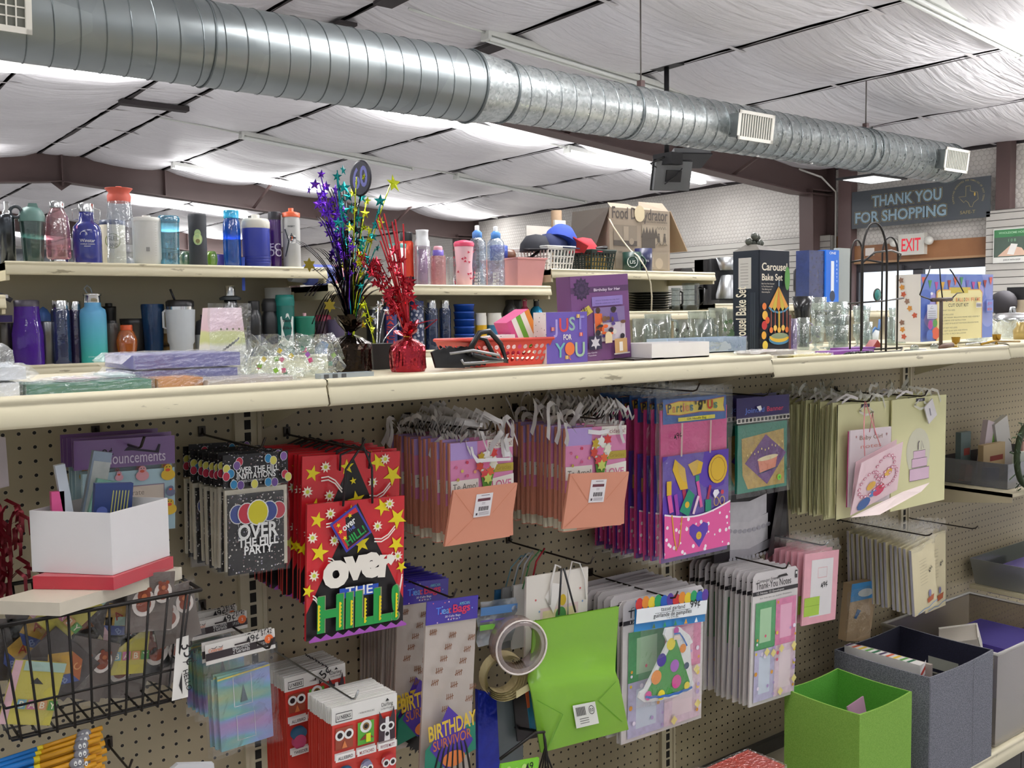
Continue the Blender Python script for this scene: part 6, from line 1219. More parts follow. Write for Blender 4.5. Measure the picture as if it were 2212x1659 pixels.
# feathered knife, knobs, cutlery
t = thing('carving_knife', 'knife with brown handle lying at the shelf edge below the kit box', 'knife', (aY(2045, 765, -.33).x, -.33, ZF2+.005), .12); b = MB(); b.tube([(-.06, 0, .003), (-.02, 0, .006), (.04, 0, .008)], .008, C('#6a4f42', .6), 8, taper=[.5, 1, .9]); b.build('handle', t); b = MB(); b.add([(.04, -.008, .006), (.16, .0, .004), (.04, .01, .006), (.04, 0, .009)], [(0, 1, 3), (1, 2, 3), (2, 0, 3)], CH); b.build('blade', t)
for (px, lb) in ((1975, 'clear glass stopper left of the knife handle'), (2018, 'clear glass stopper touching the knife handle')):
    o = MB().blob((0, 0, .011), (.012, .012, .011), GLS2, 12, 8).build('glass_knob'); o.location = (aY(px, 770, -.345).x, -.345, ZF2); tag(o, lb, 'knob')  # loose round glass knobs
b = MB(); b.tube([(0, 0, .004), (.03, 0, .004), (.06, .004, .004), (.11, 0, .004)], .004, BLK, 6); o = b.build('power_lead'); o.location = (aY(1955, 765, -.34).x, -.34, ZF2); tag(o, 'short black cord running between rack foot and glass knobs', 'cord')
b = MB()
for k in range(10): b.tube([(.014*k-.07, .004*math.sin(k*2), .004+.003*abs(math.sin(k))), (.014*k-.058, -.004*math.cos(k), .009)], .003, BLK, 5)
o = b.build('twisted_wire'); o.location = (aY(1855, 768, -.345).x, -.345, ZF2); tag(o, 'twisted black wire lying left of the wire rack foot', 'wire')
for (px, dx, rz, lb) in ((2110, .11, .1, 'silver serving spoon lying in front of the crystal bowl'), (2128, .1, -.25, 'silver fork crossing the serving spoon')):
    t = thing('serving_spoon', lb, 'cutlery', (aY(px, 755, -.24).x, -.24, ZF2+.003), rz); b = MB(); b.tube([(-.09, 0, .003), (.0, 0, .006), (.05, 0, .004)], .003, CH, 6); b.build('handle', t); b = MB(); b.blob((.075, 0, .005), (.03, .016, .005), CH, 12, 6); b.build('bowl', t)
GOLDM = C('#a8863a', .25, .85)
for (px, yt, Y, lb) in ((2064, 728, -.25, 'brass candle holder in front of the kit box'), (2152, 722, -.28, 'brass candle holder in front of the crystal bowl')):
    ware('candle_holder', lb, 'candle holder', px-9, px+9, yt, Y, ZF2, [('brass_cup', GOLDM, [(0, 0), (.8, 0), (.5, .06), (.25, .2), (.35, .35), (.85, .5), (1, .95), (1.05, 1), (.8, 1), (.7, .6), (0, .6)])])
for (x0, x1, yt, Y, lb) in ((2064, 2156, 698, -.08, 'cut crystal bowl with scalloped rim in front of the kit box'), (2146, 2212, 694, -.02, 'cut crystal bowl at the right edge of the shelf')):
    P, R, H = spot(x0, x1, yt, Y, ZF2); t = thing('crystal_bowl', lb, 'bowl', P); b = MB(); n = 32; vs = []
    rows = [(.35, 0), (.45, .12), (.8, .6), (1, 1), (.96, 1), (.75, .6), (.4, .16)]
    for j, (r, z) in enumerate(rows):
        for i in range(n): a_ = 2*PI*i/n; k = 1+.05*math.cos(a_*8)*(z > .3); vs.append((R*r*k*math.cos(a_), R*r*k*math.sin(a_), H*z*(1+.08*math.cos(a_*8)*(z > .9))))
    b.add(vs, [(j*n+i, j*n+(i+1) % n, (j+1)*n+(i+1) % n, (j+1)*n+i) for j in range(len(rows)-1) for i in range(n)], FILM('#dfe4e3', .24, .05, 1.0, .06, 60), False); b.build('bowl_wall', t)
P, R, H = spot(2143, 2230, 665, .12, ZF2); t = thing('lidded_casserole', 'silver domed lid dish behind the crystal bowls', 'dish', P)
b = MB(); b.lathe([(0, 0), (R*.8, 0), (R, H*.5), (R, H*.6)], FILM('#c9d0d0', .2, .1, .3, .2), 24); b.build('dish', t); b = MB(); b.lathe([(R*1.03, H*.6), (R*1.03, H*.66), (R*.7, H*.82), (0, H*.85)], CH, 24); b.tube([(-R*.25, 0, H*.82), (-R*.15, 0, H*1.0), (R*.15, 0, H*1.0), (R*.25, 0, H*.82)], .006, ST, 6); b.build('lid', t)
o = MB().lathe([(0, 0), (.03, 0), (.032, .04), (.02, .055), (.02, .07), (0, .07)], C('#a8925a', .3, .3), 14).build('amber_jar'); o.location = (aY(2208, 700, -.1).x, -.1, ZF2); tag(o, 'small amber jar cut off at the right edge of the shelf', 'jar')
b = MB(); b.tube([(0, 0, .004), (.1, .01, .012), (.26, .0, .006)], .004, GOLDM, 6); o = b.build('brass_rod'); o.location = (aY(2120, 752, -.3).x, -.3, ZF2+.004); tag(o, 'thin brass rod lying along the shelf edge at the right', 'rod')
# ================================================================ goods hanging on the pegboard
def hang(name, lab, cat, tl, tr, bl, Y, group=None, rz=0.0):
    A, B_, C_ = aY(*tl, Y), aY(*tr, Y), aY(*bl, Y); W = (B_-A).length; H = (A-C_).length; roll = math.atan2(B_.z-A.z, B_.x-A.x)
    t = thing(name, lab, cat, (A+B_)/2, rz, group, ry=-roll); return t, W, H
def stack(root, n, Yb, lab, group, j=.004, seed=0, dx=0.0, dz=0.0, rj=.02, skip=('folded_base', 'barcode_label', 'ribbon_handle')):
    R_ = random.Random(seed); y0 = root.location.y; out = []
    root['group'] = group
    for k in range(1, n+1):
        u = k/n; out.append(dup(root, (root.location.x+dx*u+R_.uniform(-j, j), y0+(Yb-y0)*u, root.location.z+dz*u+R_.uniform(-j, j)), (root.rotation_euler[0]+R_.uniform(-.01, .01), root.rotation_euler[1]*(1-.5*u)+R_.uniform(-rj, rj), R_.uniform(-rj, rj)), lab, group, skip))
    return out
HOOKM = C('#3a332e', .35, .7)
def hook(px, py, Y, lab, mat=None, tip=.02):
    p = aY(px, py, Y); t = thing('peg_hook', lab, 'hook', (p.x, 0, p.z), 0, 'wire peg hooks'); b = MB()
    b.tube([(0, -.004, .012), (0, -.008, .002), (0, -.02, 0), (0, Y, 0), (0, Y-.012, .004), (.004, Y-.018, tip)], .0022, mat or HOOKM, 6); b.box(-.007, -.005, -.004, .007, -.001, .016, mat or HOOKM); b.build('wire', t); return t
def sleeve(t, x0, z0, x1, z1, y, seed=1, m=None, amp=.002): b = MB(); b.sheet(x0, z0, x1, z1, y, m or POLY, 8, 12, amp, seed); return b.build('plastic_sleeve', t)
POLY = FILM('#fbfbfa', .02, .14, .9, .008, 35)
def price(b, x, z, s='49¢', h=.012, rot=.2): b.text(s, x, z, h, C('#17151a', .5), bold=.01, rot=rot)
# 1 announcements
def ducks(b, x, z, s, hx): b.disc(x, z, s, C(hx), s*.8); b.disc(x, z+s*.9, s*.6, C(hx)); b.disc(x-s*.05, z+s*.7, s*.35, C('#d8502c'), s*.22); b.disc(x-s*.2, z+s*1.15, s*.08, BLK); b.disc(x+s*.2, z+s*1.15, s*.08, BLK)
t, W, H = hang('card_pack', 'purple headed Announcements card pack with duck border, in front', 'card pack', (158, 953), (376, 940), (160, 1165), -.20)
b = MB(); b.box(-W/2, -.003, -H*.30, W/2, .0, 0, C('#7d5a92', .35, 0, .05, 18, 0, .4)); b.box(-W/2+.012, -.006, -H, W/2-.002, .0, -H*.34, C('#a9c9d6', .4)); b.build('cards', t)
b = MB(); b.page(-.0035); b.text('Announcements', W*.04, -H*.26, .019, C('#d9cbe0'), w=W*.72, bold=.01); b.flat([(-W*.02, -H*.13), (W*.04, -H*.07), (W*.14, -H*.12), (W*.30, -H*.15), (W*.33, -H*.08), (W*.35, -H*.085), (W*.33, -H*.175), (W*.06, -H*.13)], C('#2a2030')); price(b, -W*.2, -H*.18, '49¢', .013, .25)
b.page(-.0066); b.rect(-W*.3, -H, W*.38, -H*.50, C('#8f7a95')); b.rect(-W*.29, -H, W*.37, -H*.51, C('#d3c4b6')); b.text('Celebrate', W*.02, -H*.60, .009, C('#8a7c70'), w=W*.3, bold=0)
for x, z, s, hx in ((-.33, -.41, .011, '#d8b02c'), (-.08, -.40, .007, '#d8a0b0'), (.15, -.40, .011, '#dc9aa4'), (.41, -.41, .012, '#d8b02c'), (.42, -.78, .012, '#d8b02c'), (.43, -.6, .008, '#6b6f8a')): ducks(b, W*x, H*z, s, hx)
b.build('print', t); sleeve(t, -W/2, -H, W/2, -H*.28, -.009, 3)
stack(t, 4, -.10, 'purple headed card pack behind the front Announcements pack', 'announcement packs', .003, 2)
hook(300, 968, -.26, 'black peg hook through the Announcements packs')
# 2 invitations
CONF = dots_mat('confetti_black', '#1d1a1c', ['#e8e4dc', '#8a6a6a', '#9a96a8', '#c8c4bc', '#1d1a1c', '#5a4a4a'], 190, .28)
def balloon(b, x, z, r, hx): b.disc(x, z, r*1.12, WHT, r*1.3); b.disc(x, z, r, C(hx), r*1.18); b.line([(x, z-r*1.2), (x+r*.15, z-r*1.8), (x-r*.1, z-r*2.2)], .0008, WHT)
t, W, H = hang('invitation_pack', 'black Over The Hill invitations pack with balloons, front of its hook', 'card pack', (480, 984), (620, 973), (490, 1246), -.25)
b = MB(); b.box(-W/2, -.003, -H*.27, W/2, 0, 0, CONF); b.box(-W*.47, .0, -H*.96, W*.49, .007, -H*.29, C('#d8d0bc', .5)); b.box(-W*.44, -.005, -H*.99, W*.42, 0, -H*.33, CONF); b.build('cards', t)
b = MB(); b.page(-.0036); b.text('OVER THE HILL', W*.02, -H*.155, .0105, WHT, w=W*.66, bold=.05, rot=.0); b.text('INVITATIONS', 0, -H*.205, .0105, WHT, w=W*.60, bold=.05); b.text('12 CARDS COMPLETE WITH ENVELOPES', 0, -H*.232, .004, WHT, w=W*.56, bold=0)
for x, z, hx in ((-.26, -.06, '#c03048'), (-.30, -.09, '#7a5a9a'), (.18, -.05, '#2f86b8'), (.26, -.07, '#d8d060'), (.42, -.04, '#8a60a8'), (-.46, -.11, '#d8d060'), (-.40, -.15, '#2f86b8'), (-.47, -.17, '#c03048'), (-.36, -.24, '#2f86b8'), (-.26, -.25, '#6a4a90'), (-.05, -.25, '#d8d060'), (.16, -.245, '#2f86b8'), (.26, -.25, '#6a4a90'), (.42, -.19, '#c03048'), (.47, -.215, '#d8d060')): b.disc(W*x, H*z, .0068, WHT, .0082); b.disc(W*x, H*z, .006, C(hx), .0075)
b.page(-.0056)
for x, hx, r in ((-.30, '#34489a', .0135), (.33, '#c8384a', .0125), (.18, '#34489a', .0145), (-.17, '#c8384a', .015), (.0, '#d8cc2c', .018)): balloon(b, W*x, -H*.49, r, hx)
b.text('OVER', W*.0, -H*.70, .026, WHT, w=W*.62, bold=.06); b.text('THE HILL', W*.0, -H*.765, .015, WHT, w=W*.62, bold=.06); b.text('PARTY', W*-.0, -H*.83, .015, WHT, w=W*.44, bold=.06); b.build('print', t); sleeve(t, -W/2, -H, W/2, -H*.26, -.008, 4)
stack(t, 8, -.06, 'black confetti invitation pack behind the front invitations pack', 'over the hill invitation packs', .004, 5, -.005)
t, W, H = hang('card_pack', 'plain dark headed card pack at the back of the invitations hook', 'card pack', (412, 968), (470, 965), (420, 1225), -.03)
b = MB(); b.box(-W/2, -.003, -H*.3, W/2, 0, 0, C('#17171c', .5)); b.box(-W*.45, 0, -H, W*.45, .006, -H*.3, C('#a9a39a', .5)); b.build('cards', t); hook(560, 968, -.28, 'peg hook holding the Over The Hill invitations')
# 3 over the hill gift bags
RB_, YL, BKc, PUc = C('#d0222c', .3, 0, .05, 18, 0, .4), C('#e8d412', .4), C('#1a1517', .4), C('#a04fae', .4)
BURST = C('#f0e4d0', .5)
def oth(b, W, H, full=True):
    b.flat([(-W/2, -H), (W/2, -H), (W/2, -H*.80), (W*.0, -H*.02), (-W/2, -H*.80)], BKc)
    for (x, z, r, k) in ((-.40, -.12, .062, 5), (-.06, -.09, .06, 5), (.26, -.07, .072, 5), (.42, -.17, .085, 5), (-.38, -.36, .075, 5), (.04, -.33, .075, 5), (.41, -.37, .07, 5), (.47, -.55, .05, 5), (-.49, -.63, .05, 5), (.0, -.19, .03, 5)): b.star(W*x, H*z, W*r*1.25, YL, 5, .40, .15+x)
    for (x, z) in ((-.28, -.08), (.33, -.05), (-.24, -.28), (.20, -.21), (.42, -.46), (-.44, -.52), (-.46, -.24)): b.star(W*x, H*z, W*.055, BURST, 9, .55); b.disc(W*x, H*z, W*.018, C('#c8d040'))
    for (x0, z0, x1, z1, bend) in ((-.33, -.15, -.12, -.24, .04), (.38, -.22, .16, -.30, -.04), (-.31, -.40, -.18, -.52, .03), (.36, -.42, .2, -.50, -.03), (.46, -.60, .42, -.74, -.02), (-.46, -.66, -.38, -.76, .02)):
        for o in (0, .022): b.line([(W*(x0+(x1-x0)*u), H*(z0+(z1-z0)*u+bend*math.sin(PI*u)-o)) for u in (0, .33, .66, 1)], W*.012, C('#f0e8dc'))
    if not full: return
    for ch, x, z, s, ro in (('o', -.22, -.635, 1.0, .15), ('v', -.04, -.60, .9, .0), ('e', .13, -.60, .95, .05), ('r', .28, -.615, .85, -.1)): b.text(ch, W*x, H*(z+.03), W*.30*s, C('#ece6da'), bold=.14, rot=ro)
    b.rect(-W*.20, -H*.715, W*.20, -H*.64, C('#1f4fb8')); b.text('THE', 0, -H*.705, W*.085, WHT, w=W*.28, bold=.02)
    G_ = C('#1f9a44', .4)
    for s_, col_, o in (('HILL!', C('#8a8a6a'), .006), ('HILL!', G_, 0)): b.text(s_, W*o*2, -H*.93, W*.30+W*o, col_, w=W*.84+W*o, bold=.1)
    for x in (-.41, -.20, -.085, .055, .21, .385):
        q = []; n = 14; z0, z1 = -H*.925, -H*.735
        for i in range(n+1): q.append((W*x+(.0045 if i % 2 else .0018), z0+(z1-z0)*i/n))
        b.flat([(W*x-.001, z0)]+q+[(W*x-.001, z1)], YL)
    q = [(-W/2, -H)]+[(-W/2+W*i/18, -H*(.985 if i % 2 == 0 else .955)) for i in range(19)]+[(W/2, -H)]; b.flat(q, PUc)
t, W, H = hang('gift_bag', 'red Over The Hill gift bag with gift tag, hanging lowest in front', 'gift bag', (662, 1090), (872, 1070), (665, 1384), -.275)
b = MB(); b.box(-W/2, -.003, -H, W/2, .004, 0, RB_); b.build('bag_body', t); b = MB(); b.page(-.0032); oth(b, W, H); b.build('print', t)
b = MB()
for x in (-.16, .14): b.tube([(W*x, -.008, -.008), (W*(x*.9), -.01, .06), (W*.02, -.012, .105), (W*.03, -.01, .118)], .0024, BLK, 5)
b.build('cord_handle', t)
b = MB(); ca = .55; b.M = Matrix.Translation((-W*.09, -.012, -H*.20)) @ Matrix.Rotation(-ca, 4, 'Y'); s_ = .031
b.box(-s_, -.002, -s_*1.05, s_, 0, s_*1.05, C('#3f3fa8')); b.page(-.0022); b.rect(-s_*.88, -s_*.93, s_*.88, s_*.93, RB_); b.flat([(-s_*.8, -s_*.9), (s_*.88, -s_*.9), (s_*.88, s_*.6), (0, s_*.8)], BKc)
b.text('over', 0, s_*.15, .013, WHT, w=.03, bold=.05); b.text('THE', 0, -s_*.1, .006, C('#6a7ad8')); b.text('HILL!', 0, -s_*.75, .015, C('#1f9a44'), w=.045, bold=.05)
for x, z in ((-.6, .7), (-.65, -.2), (.3, .75), (-.7, .3)): b.star(s_*x, s_*z, .005, YL)
b.build('gift_tag', t, 'blue edged tilted tag repeating the bag print')
t, W, H = hang('gift_bag', 'red Over The Hill gift bag behind the lowest one', 'gift bag', (652, 986), (863, 974), (658, 1300), -.245)
b = MB(); b.box(-W/2, -.002, -H, W/2, .003, 0, RB_); b.build('bag_body', t); b = MB(); b.page(-.0022); oth(b, W, H, True); b.build('print', t)
b = MB()
for x in (-.14, .16): b.tube([(W*x, -.006, -.03), (W*x, -.008, -.0), (W*.03, -.008, .012)], .0022, BLK, 5)
b.build('cord_handle', t)
stack(t, 12, -.02, 'red gift bag edge in the stack behind the front Over The Hill bags', 'over the hill gift bags', .004, 6)
hook(775, 970, -.31, 'peg hook holding the red Over The Hill gift bags')
# 4-5 peach and pink gift bags
PINK, LILA, PEACH = C('#e08cb8', .4), C('#b79cd8', .4), C('#d99378', .55, 0, .06, 8)
SAT = C('#d9d4d2', .35, 0, .12, 30)
def pinkbag(lab, tl, tr, bl, fl, Y, hang_ribbon, seed):
    t, W, H = hang('gift_bag', lab, 'gift bag', tl, tr, bl, Y); M = t.location; ro = -t.rotation_euler[1]
    b = MB(); b.box(-W/2, -.002, -H, W/2, .004, 0, C('#d9a0b4', .5)); b.box(-W/2-.002, -.001, -H, -W/2, .005, 0, PEACH); b.box(-W/2, -.0022, -H, W/2, .0045, -H*.42, PEACH); b.box(-W/2-.0025, -.0025, -H*.99, -W*.30, .0045, -H*.9, C('#d8d2b8', .5)); b.build('bag_body', t)
    b = MB(); b.page(-.0024); b.rect(-W/2, -H*.62, W/2, 0, PINK); b.rect(-W/2, -H*.17, -W*.08, 0, LILA); b.rect(W*.08, -H*.09, W/2, 0, C('#ece6dc')); b.text('Felicidades!', W*.29, -H*.07, .010, C('#a05a6a'), w=W*.38, bold=0)
    b.rect(-W/2, -H*.50, -W*.07, -H*.37, C('#eeeae0')); b.text('Te Amo!', -W*.28, -H*.465, .013, C('#6a6a60'), w=W*.38, bold=0); b.rect(W*.18, -H*.33, W/2, -H*.25, C('#bda63c')); b.text('Gracias', W*.34, -H*.31, .009, C('#a08a2c'), w=W*.24, bold=0); b.flat([(W*.1, -H*.5), (W*.5, -H*.5), (W*.5, -H*.36), (W*.13, -H*.39)], C('#eeeae0')); b.text('LOVE', W*.3, -H*.49, .016, C('#d87aa0'), w=W*.32, bold=.04)
    for x, z, hx in ((-.42, -.24, '#d86a90'), (-.25, -.20, '#c83a5a'), (-.33, -.28, '#d8c05a'), (-.13, -.30, '#e0a070'), (-.25, -.33, '#d8608a'), (-.40, -.36, '#c0a848')): b.disc(W*x, H*z, .0035, C(hx))
    cx = W*.06; b.disc(cx, -H*.22, W*.16, C('#eef0e4'), H*.11); b.flat([(cx-W*.06, -H*.52), (cx+W*.03, -H*.52), (cx+W*.12, -H*.3), (cx-W*.10, -H*.32)], C('#5f9a3a'))
    for x, z, hx in ((-.09, -.16, '#c8a82c'), (0, -.14, '#f4f2ec'), (.10, -.13, '#d8403a'), (-.12, -.25, '#d84a3a'), (-.02, -.24, '#e070a0'), (.10, -.22, '#f0ecd8'), (.04, -.31, '#e06a3a'), (-.05, -.33, '#d8484a'), (.0, -.38, '#c8d86a')): b.star(cx+W*x, H*z, W*.075, C(hx), 6, .6)
    b.build('print', t)
    def lp(px, py, Yf): p = aY(px, py, Yf); dx, dz = p.x-M.x, p.z-M.z; return (dx*math.cos(ro)+dz*math.sin(ro), Yf-Y, -dx*math.sin(ro)+dz*math.cos(ro))
    # folded-up base facing us
    q = [lp(*fl[0], Y-.03), lp(*fl[1], Y-.03), lp(*fl[2], Y-.012), lp(*fl[3], Y-.012)]; Q = [Vector(v) for v in q]; nb = Vector((0, .006, 0))
    b = MB(); b.add([tuple(v) for v in Q]+[tuple(v+nb) for v in Q], [(3, 2, 1, 0), (4, 5, 6, 7), (0, 1, 5, 4), (1, 2, 6, 5), (2, 3, 7, 6), (3, 0, 4, 7)], PEACH)
    def at(u, v, e=.0006): p = Q[0].lerp(Q[1], u).lerp(Q[3].lerp(Q[2], u), v); return (p.x, p.y-e, p.z)
    cr = C('#c87a55', .6)
    def seg(u0, v0, u1, v1, w_=.004): b.add([at(u0-w_, v0), at(u0+w_, v0), at(u1+w_, v1), at(u1-w_, v1)], [(0, 3, 2, 1)], cr)
    seg(.02, .03, .38, .55); seg(.98, .03, .66, .5); seg(.38, .55, .03, .97); b.build('folded_base', t, 'peach base folded up over the front')
    b = MB(); L = lambda u, v, e=.001: at(.36+.26*u, .12+.42*v, e)
    b.add([L(0, 0), L(1, 0), L(1, 1), L(0, 1)], [(0, 3, 2, 1)], C('#e6e2e4', .5))
    def bar(u0, v0, u1, v1, m): b.add([L(u0, v0, .0013), L(u1, v0, .0013), L(u1, v1, .0013), L(u0, v1, .0013)], [(0, 3, 2, 1)], m)
    bar(.12, .20, .88, .32, C('#6a3340')); bar(.3, .06, .8, .09, C('#8a7a80')); bar(.4, .38, .6, .40, C('#9a9096')); bar(.4, .44, .6, .46, C('#9a9096'))
    for k in range(11): bar(.25+.055*k, .56, .25+.055*k+(.03 if k % 3 else .04), .74, C('#33262e'))
    for k in range(3): bar(.3, .80+.05*k, .9, .82+.05*k, C('#9a9096'))
    bar(.12, .82, .22, .92, C('#44363e')); b.build('barcode_label', t)
    if hang_ribbon:
        b = MB(); zz = -H*.12
        b.ribbon([(-W*.18, -.004, -H*.05), (-W*.19, -.012, -H*.12), (-W*.14, -.016, -H*.185), (W*.1, -.02, -H*.19), (W*.40, -.016, -H*.205)], [(.003, 0, 0), (.003, 0, 0), (.002, 0, .004), (0, 0, .0035), (0, 0, .003)], C('#f2eef0', .4)); b.ribbon([(W*.36, -.004, -H*.04), (W*.34, -.01, -H*.10), (W*.34, -.014, -H*.18)], (.010, 0, 0), C('#f2eef0', .4)); b.build('ribbon_handle', t, 'white satin ribbon hanging over the print')
    else: b = MB(); b.ribbon([(-W*.15, -.004, -H*.04), (0, -.012, -H*.055), (W*.2, -.004, -H*.045)], (0, 0, .005), C('#f2eef0', .4)); b.build('ribbon_handle', t)
    rb = MB(); R_ = random.Random(seed)
    for k in range(2):
        x0 = W*R_.uniform(-.42, .3); pts = []
        for i in range(9):
            a = i/8*PI*R_.uniform(1.0, 1.25); pts.append((x0+W*.2*(1-math.cos(a))*R_.uniform(.8, 1.1), R_.uniform(-.012, .02), .004+.05*math.sin(min(a, PI))*R_.uniform(.6, 1.15)))
        rb.ribbon(pts, (.0015, .001, .0045), SAT)
    x0 = W*R_.choice((-.46, .4)); rb.ribbon([(x0, -.006, .01), (x0-.01, -.012, -.0), (x0-.004, -.012, -.025), (x0+.006, -.01, -.04)], (.004, 0, .001), SAT)
    rb.build('ribbon', t); return t, W, H
t, W, H = pinkbag('peach based pink gift bag reading Te Amo, front of the left hook', (971, 958), (1106, 945), (964, 1180), [(980, 1060), (1118, 1043), (1101, 1159), (961, 1181)], -.27, True, 1)
L1 = stack(t, 17, -.025, 'pink gift bag in the stack behind the left Te Amo bag', 'peach pink gift bags', .005, 9); 
t, W, H = pinkbag('peach based pink gift bag reading Te Amo, front of the right hook', (1221, 926), (1351, 918), (1215, 1150), [(1232, 1024), (1359, 1019), (1342, 1134), (1215, 1143)], -.27, False, 2)
stack(t, 15, -.025, 'pink gift bag in the stack behind the right Te Amo bag', 'peach pink gift bags', .005, 10)
# loose satin ribbon ends above each stack
for (pxs, pys, n, sd, lb) in (((-.02), 0, 34, 3, 'left'), (0, 0, 34, 5, 'right')):
    R_ = random.Random(sd); b = MB(); f = (aY(1040, 950, -.27) if lb == 'left' else aY(1285, 920, -.27))
    for k in range(n):
        y = R_.uniform(-.29, -.02); x = f.x+R_.uniform(-.09, .08); z = f.z+R_.uniform(-.01, .02); s_ = R_.choice((-1, 1)); h = R_.uniform(.015, .055); w_ = R_.uniform(.02, .045)
        pts = [(x+s_*w_*(i/7), y+.01*math.sin(i+k), z+h*math.sin(PI*i/7*1.1)-(.02*(i/7)**2)) for i in range(8)]; b.ribbon(pts, (.002*s_, .003, .0042), SAT)
    o = b.build('ribbon_tangle'); tag(o, 'tangle of white satin ribbon ends above the %s stack of pink bags' % lb, 'ribbon'); o['kind'] = 'stuff'
for (px, py, lb) in ((1048, 930, 'left'), (1290, 905, 'right')): hook(px, py, -.30, 'peg hook holding the %s stack of pink gift bags' % lb)
t, W, H = hang('gift_tag', 'small dark maroon card hanging between the two pink bag stacks', 'tag', (1108, 985), (1135, 992), (1105, 1040), -.1); MB().box(-W/2, -.002, -H, W/2, 0, 0, C('#5a3038', .5)).build('card', t)
# 6 handle bags
BLU = C('#1f5aa8', .4); DOTP = dots_mat('polka_pink', '#e0569a', ['#f4ecf0', '#f4ecf0'], 52, .26)
t, W, H = hang('party_bag_pack', 'plastic sleeve with pink and purple make-up print bag, front of its hook', 'party bag pack', (1414, 842), (1577, 830), (1424, 1224), -.26)
b = MB(); b.box(-W*.42, .001, -H*.985, W*.46, .006, -H*.12, C('#d8468c', .45, 0, .12, 14)); b.box(-W*.42, -.002, -H*.985, W*.46, 0, -H*.955, C('#6a4596')); b.build('bag_body', t)
b = MB(); b.page(-.001); b.rect(-W*.40, -H*.20, W*.44, -H*.06, BLU); q = [(-W*.37, -H*.09), (-W*.2, -H*.075), (W*.1, -H*.085), (W*.41, -H*.07), (W*.40, -H*.12), (W*.42, -H*.155), (W*.1, -H*.145), (-W*.2, -H*.155), (-W*.35, -H*.145)]; b.flat(q, C('#e2c832'))
b.line(q+[q[0]], .0016, C('#b8402c'))
for s_, x, w_, hx in (('P', -.32, .05, '#1c1c1c'), ('a', -.265, .04, '#d88a2c'), ('r', -.215, .035, '#3a6a3a'), ('t', -.175, .03, '#1c1c1c'), ('i', -.14, .015, '#c83a3a'), ('e', -.095, .05, '#d88a2c'), ('s', -.04, .045, '#2c6a7a'), ('"', .015, .025, '#1c1c1c'), ('Я', .075, .06, '#1c1c1c'), ('"', .135, .025, '#1c1c1c'), ('U', .205, .07, '#c8352c'), ('s', .28, .05, '#2c7a4a')): b.text(s_, W*x, -H*(.133-.01*x), .021, C(hx), w=W*w_, bold=.06)
b.rect(-W*.22, -H*.190, W*.27, -H*.168, C('#e2d83a')); b.text('Gift Handle Bag', W*.02, -H*.185, .0055, C('#3a4a2c'), w=W*.26, bold=.01)
b.rect(-W*.42, -H*.955, W*.46, -H*.38, C('#5a3aa8', .4))
for x in (-.18, .20): b.line([(W*x, -H*.39), (W*(x+.01), -H*.2)], .005, C('#e9dccb')); b.line([(W*x, -H*.39), (W*(x+.01), -H*.2)], .0012, C('#b86a7a'))
Yw = C('#d8b02c', .4)
b.line([(-W*.16, -H*.56), (-W*.12, -H*.68)], .012, C('#a83050')); b.flat([(-W*.27, -H*.40), (-W*.30, -H*.46), (-W*.20, -H*.58), (-W*.10, -H*.58), (-W*.14, -H*.46)], Yw); b.flat([(-W*.10, -H*.44), (W*.02, -H*.42), (W*.10, -H*.44), (W*.07, -H*.50), (-W*.03, -H*.51)], Yw); b.rect(W*.0, -H*.545, W*.05, -H*.51, C('#1f8a6a')); b.line([(W*.025, -H*.545), (W*.08, -H*.70)], .010, C('#d8569a'))
b.line([(W*.20, -H*.58), (W*.16, -H*.66)], .009, C('#a83050')); b.disc(W*.30, -H*.49, W*.13, Yw, H*.085, rot=-.25); b.line([(W*.30+W*.10*math.cos(a), -H*.49+H*.07*math.sin(a)) for a in [k*PI/6 for k in range(13)]], .0012, C('#8a5a1c'))
b.rect(-W*.38, -H*.60, -W*.32, -H*.52, Yw); b.line([(-W*.35, -H*.6), (-W*.32, -H*.70)], .014, C('#d8569a')); b.line([(-W*.27, -H*.60), (-W*.24, -H*.72)], .012, C('#9a3aa8')); b.flat([(-W*.22, -H*.70), (-W*.1, -H*.58), (-W*.02, -H*.62), (-W*.1, -H*.74)], C('#1f8a6a')); b.disc(-W*.12, -H*.67, .008, Yw); b.line([(W*.03, -H*.63), (-W*.04, -H*.73)], .008, C('#e9c8d8')); b.rect(W*.12, -H*.73, W*.2, -H*.66, C('#1f8a6a'))
for x in (.27, .35): b.line([(W*x+.009*math.cos(a), -H*.68+.011*math.sin(a)) for a in [k*PI/6 for k in range(13)]], .002, Yw)
b.flat([(W*.25, -H*.66), (W*.22, -H*.63), (W*.24, -H*.61), (W*.29, -H*.61), (W*.31, -H*.63)], C('#e8e4ee')); b.disc(W*.35, -H*.63, .006, C('#c83a4a'))
b.flat([(-W*.42, -H*.955), (W*.46, -H*.955), (W*.46, -H*.69)]+[(W*(.46-.88*u), -H*(.69+.045*math.sin(PI*u)+.015*u)) for u in [k/10 for k in range(1, 11)]], DOTP); b.line([(W*(.46-.88*u), -H*(.69+.045*math.sin(PI*u)+.015*u)) for u in [k/16 for k in range(17)]], .004, C('#f2e8ee'))
b.flat([(W*.03, -H*.93), (W*-.10, -H*.84), (-W*.10, -H*.80), (-W*.05, -H*.785), (W*.02, -H*.81), (W*.09, -H*.785), (W*.15, -H*.80), (W*.15, -H*.84)], C('#5a3aa8')); b.disc(W*.025, -H*.86, .010, Yw); b.text('::', W*.025, -H*.865, .008, C('#4a2a5a'))
